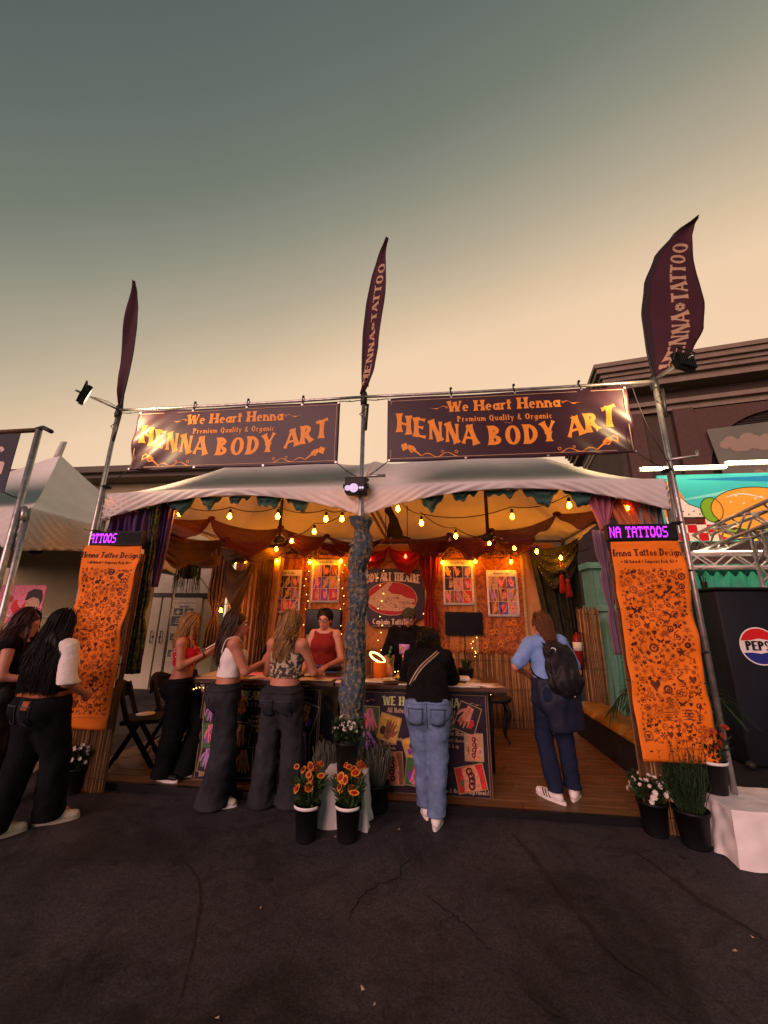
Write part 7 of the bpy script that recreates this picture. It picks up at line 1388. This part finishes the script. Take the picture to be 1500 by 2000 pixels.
# -- seller with cap
t = root('bearded seller in a cap and black shirt standing behind the counter', .425, 1.30, PF, 176); b = Body(1.72, .13, male=True, head=(-.15, 0, .05), elR=(.30, .03, 1.12), wrR=tuple(W2L(t, (.22, .92, 1.06))), elL=(-.30, .05, 1.12), wrL=(-.2, .36, 1.02))
sk('body', b.skin(hands={'R': dict(nrm=(0, 0, -1), dir=(0, 1, -.2), curl=.5), 'L': dict(nrm=(0, 0, -1), dir=(0, 1, -.2), curl=.5)}), 'skin_pale', t); pants(b, t, 'denim_black', (.105, .085, .08, .08), .05, 1.0, seed=20); o = shirt(b, t, 'tee_black', .022, .95, .86, .075, .006, 21, 'tee', sl_inf=.024, flare=.01)
patch(o, 'chest_print', -.02, .11, 1.16, 1.28, (0, -1, 0), 'ph_lilac', 4, 4, 0, .005); hair(b, t, 'hair_black', 0, 0, seed=7); face(b, t, 'hair_black', 'black')
c = b.J['hed']; P = lambda x, y, z: c+b.Rh@(np.array([x, y, z])*b.k); F = Field(c-.2, c+.2, .008); F.ell(P(0, .03, -.085), np.array([.062, .068, .052])*b.k, b.Rh, .01); F.ell(P(0, .10, -.052), np.array([.030, .012, .008])*b.k, b.Rh, .01); F.ell(P(0, .095, -.060), np.array([.024, .03, .010])*b.k, b.Rh, 0, True); F.plane(P(0, .0, -.045), b.Rh@np.array([0, -.3, 1.0])); sk('beard', F.mesh(), 'hair_black', t)
F = Field(c-.25, c+.25, .009); F.ell(P(0, -.012, .045), np.array([.089, .104, .092])*b.k, b.Rh, .01); F.plane(P(0, 0, .045), b.Rh@np.array([0, 0, -1.])); cp = sk('cap', F.mesh(), 'cap_green', t); m = MB(); m.grid(lambda u, v: P((-.075+.15*u)*(1-.15*v), .075+(.085*math.sin(u*PI)**.6)*v+.01*math.sin(u*PI), .05-.012*v+.012*math.sin(u*PI)), 12, 6); m.build('brim', 'cap_green', cp, True, thick=.005)
m = MB(); m.tube([P(.07*math.sin(q)*1.05, .0+.075*math.cos(q), -.155-.035*math.cos(q)) for q in [2*PI*i/24 for i in range(25)]], .007, 5); m.build('necklace', 'gold_line', t, True)
# -- woman bending over the counter
t = root('woman in a black shirt and light blue jeans bending over the counter', .655, -.04, 0, -2); b = Body(1.66, .64, head=(-.6, 0, .0), wide=1.12, elR=(.24, .40, 1.06), wrR=(.10, .60, 1.045), elL=(-.24, .42, 1.07), wrL=(-.09, .60, 1.045), anL=(-.03, .11, .09), knL=(-.06, .05, .49), anR=(.06, -.06, .09), knR=(.09, .0, .49), hpL=(-.09, -.02, .88), hpR=(.09, -.02, .88))
sk('body', b.skin(hands={'R': dict(nrm=(0, 0, -1), dir=(-.5, 1, -.1), curl=.5), 'L': dict(nrm=(0, 0, -1), dir=(.5, 1, -.1), curl=.5)}), 'skin', t); o = pants(b, t, 'denim_blue', (.098, .074, .072, .074), .075, 1.0, seed=22, fold=.007, inf=.018, glute=1.12); pockets(o, 'denim_blue', .84, .066, .095); garment_band(o, .935, .038, 'denim_blue', 'waistband', .004)
o = shirt(b, t, 'tee_black', .024, .92, .955, .08, .007, 23, 'tee', sl_inf=.028, flare=.005); hair(b, t, 'hair_black', .20, 320, .024, .13, .10, 8, r=.0075, lag=(0, -.02, 0), swing=(0, 0)); shoes(b, t, 'shoe_white', 'shoe_white', (.15, -.12), 'black', size=1.05)
R = b.Rt; q = lambda x, y, z: b.J['pel']+R@np.array([x, y, z]); P = on_surface(o, [q(-.15, -.2, .08), q(-.09, -.2, .17), q(-.03, -.2, .26), q(.05, -.2, .36), q(.10, -.2, .43)], R@np.array([0, 1., 0]), .006); strap(t, P, .035, 'strap_tan', 'bag_strap', R@np.array([0, -1., 0])); strap(t, [p+R@np.array([0, -.006, 0]) for p in P], .010, 'black', 'strap_stripe', R@np.array([0, -1., 0]))
# -- woman with backpack
t = root('woman in a blue shirt with a black backpack standing on the wooden floor', 1.90, .50, PF, 6); fL, fR = W2L(t, at(1088, 1566, 2, PF)), W2L(t, at(1122, 1560, 2, PF))
b = Body(1.66, .13, -.06, head=(-.30, 0, .30), wide=1.0, anL=(fL[0], fL[1]-.0, .09), anR=(fR[0], fR[1], .09), hpL=(-.105, 0, .9), hpR=(.065, 0, .9), knL=((fL[0]-.10)/2-.01, .05, .49), knR=((fR[0]+.065)/2+.01, .04, .49), elL=(-.34, .05, 1.12), wrL=(-.17, .24, 1.03), elR=(.27, .02, 1.08), wrR=(.20, .24, 1.02))
sk('body', b.skin(), 'skin', t); pants(b, t, 'navy', (.10, .078, .072, .068), .085, 1.0, seed=25); o = shirt(b, t, 'tee_blue', .02, .78, .99, .08, .007, 26, 'tee', sl_inf=.026, flare=.004)
F = Field((-.35, -.4, .4), (.35, .35, 1.15), .012); F.cap((-.02, .0, 1.0), (.0, -.02, .84), .178, .190, .05, ((0, 1, 0), .88)); F.cap((.03, -.085, .90), (.06, -.085, .60), .175, .160, .05, ((0, 1, 0), .50)); F.cap((-.14, -.05, .98), (-.19, -.02, .82), .05, .04, .03); F.ripple(.013, 30, 3, .3); F.ripple(.008, 60, 13, .3); F.plane((0, 0, 1.03), (0, 0, 1)); F.plane((0, 0, .56), (.12, 0, -1)); jk = sk('tied_jacket', F.mesh(), 'navy_jacket', t); F = Field((-.3, -.3, .85), (.3, .3, 1.1), .012)
m = MB(); m.obox(on_surface(jk, [(.14, 0, .90)], (0, 1, 0), .006)[0], (.008, .002, .022), rotm(0, .2, 0)); m.build('jacket_tag', 'white', jk)
hair(b, t, 'hair_auburn', .30, 260, .012, .06, .135, 9, r=.0062, side=.75, swing=(.02, 0))
bp = thing('backpack', 'black drawstring backpack worn by the woman in the blue shirt', 'backpack', (1.90, .50, PF), math.radians(6)); R = b.Rt; q = lambda x, y, z: b.J['pel']+R@np.array([x, y, z]); F = Field(q(.03, -.2, .2)-.42, q(.03, -.2, .2)+.42, .0115)
F.cap(q(.06, -.205, .08), q(.05, -.20, .26), .15, .135, .05, (R@np.array([0, 1., 0]), .58)); F.cap(q(.04, -.195, .28), q(.01, -.18, .37), .115, .065, .05, (R@np.array([0, 1., 0]), .6)); F.ell(q(-.01, -.235, .34), (.095, .045, .06), R, .02); F.ripple(.016, 38, 6, .5); F.ripple(.008, 70, 16, .4); sk('bag', F.mesh(), 'bag_black', bp)
for s in (-1, 1): strap(bp, [q(.04+s*.12, -.15, .06), q(s*.17, -.02, .14), q(s*.15, .10, .28), q(s*.12, .085, .40), q(s*.10, -.02, .465), q(.01+s*.05, -.14, .40)], .018, 'black', 'strap', (0, 0, 1) if False else None)
p = Print(); p.poly([(-.035, .012), (-.015, .02), (.005, .008), (.022, -.016), (.034, -.022), (.026, -.006), (.012, .012), (-.002, .022), (-.02, .028)], 'white'); p.strip([(.012, .0), (.004, -.02)], [.008, .004], 'white'); cc = q(-.02, -.286, .345); p.build('emblem', plane_map(cc, R@np.array([1., 0, 0]), R@np.array([0, 0, 1.])), bp)
shoes(b, t, 'shoe_white', 'shoe_white', (.55, -.55), 'black', size=1.08)
if PENDING: raise RuntimeError('undefined materials: %s' % list(PENDING))
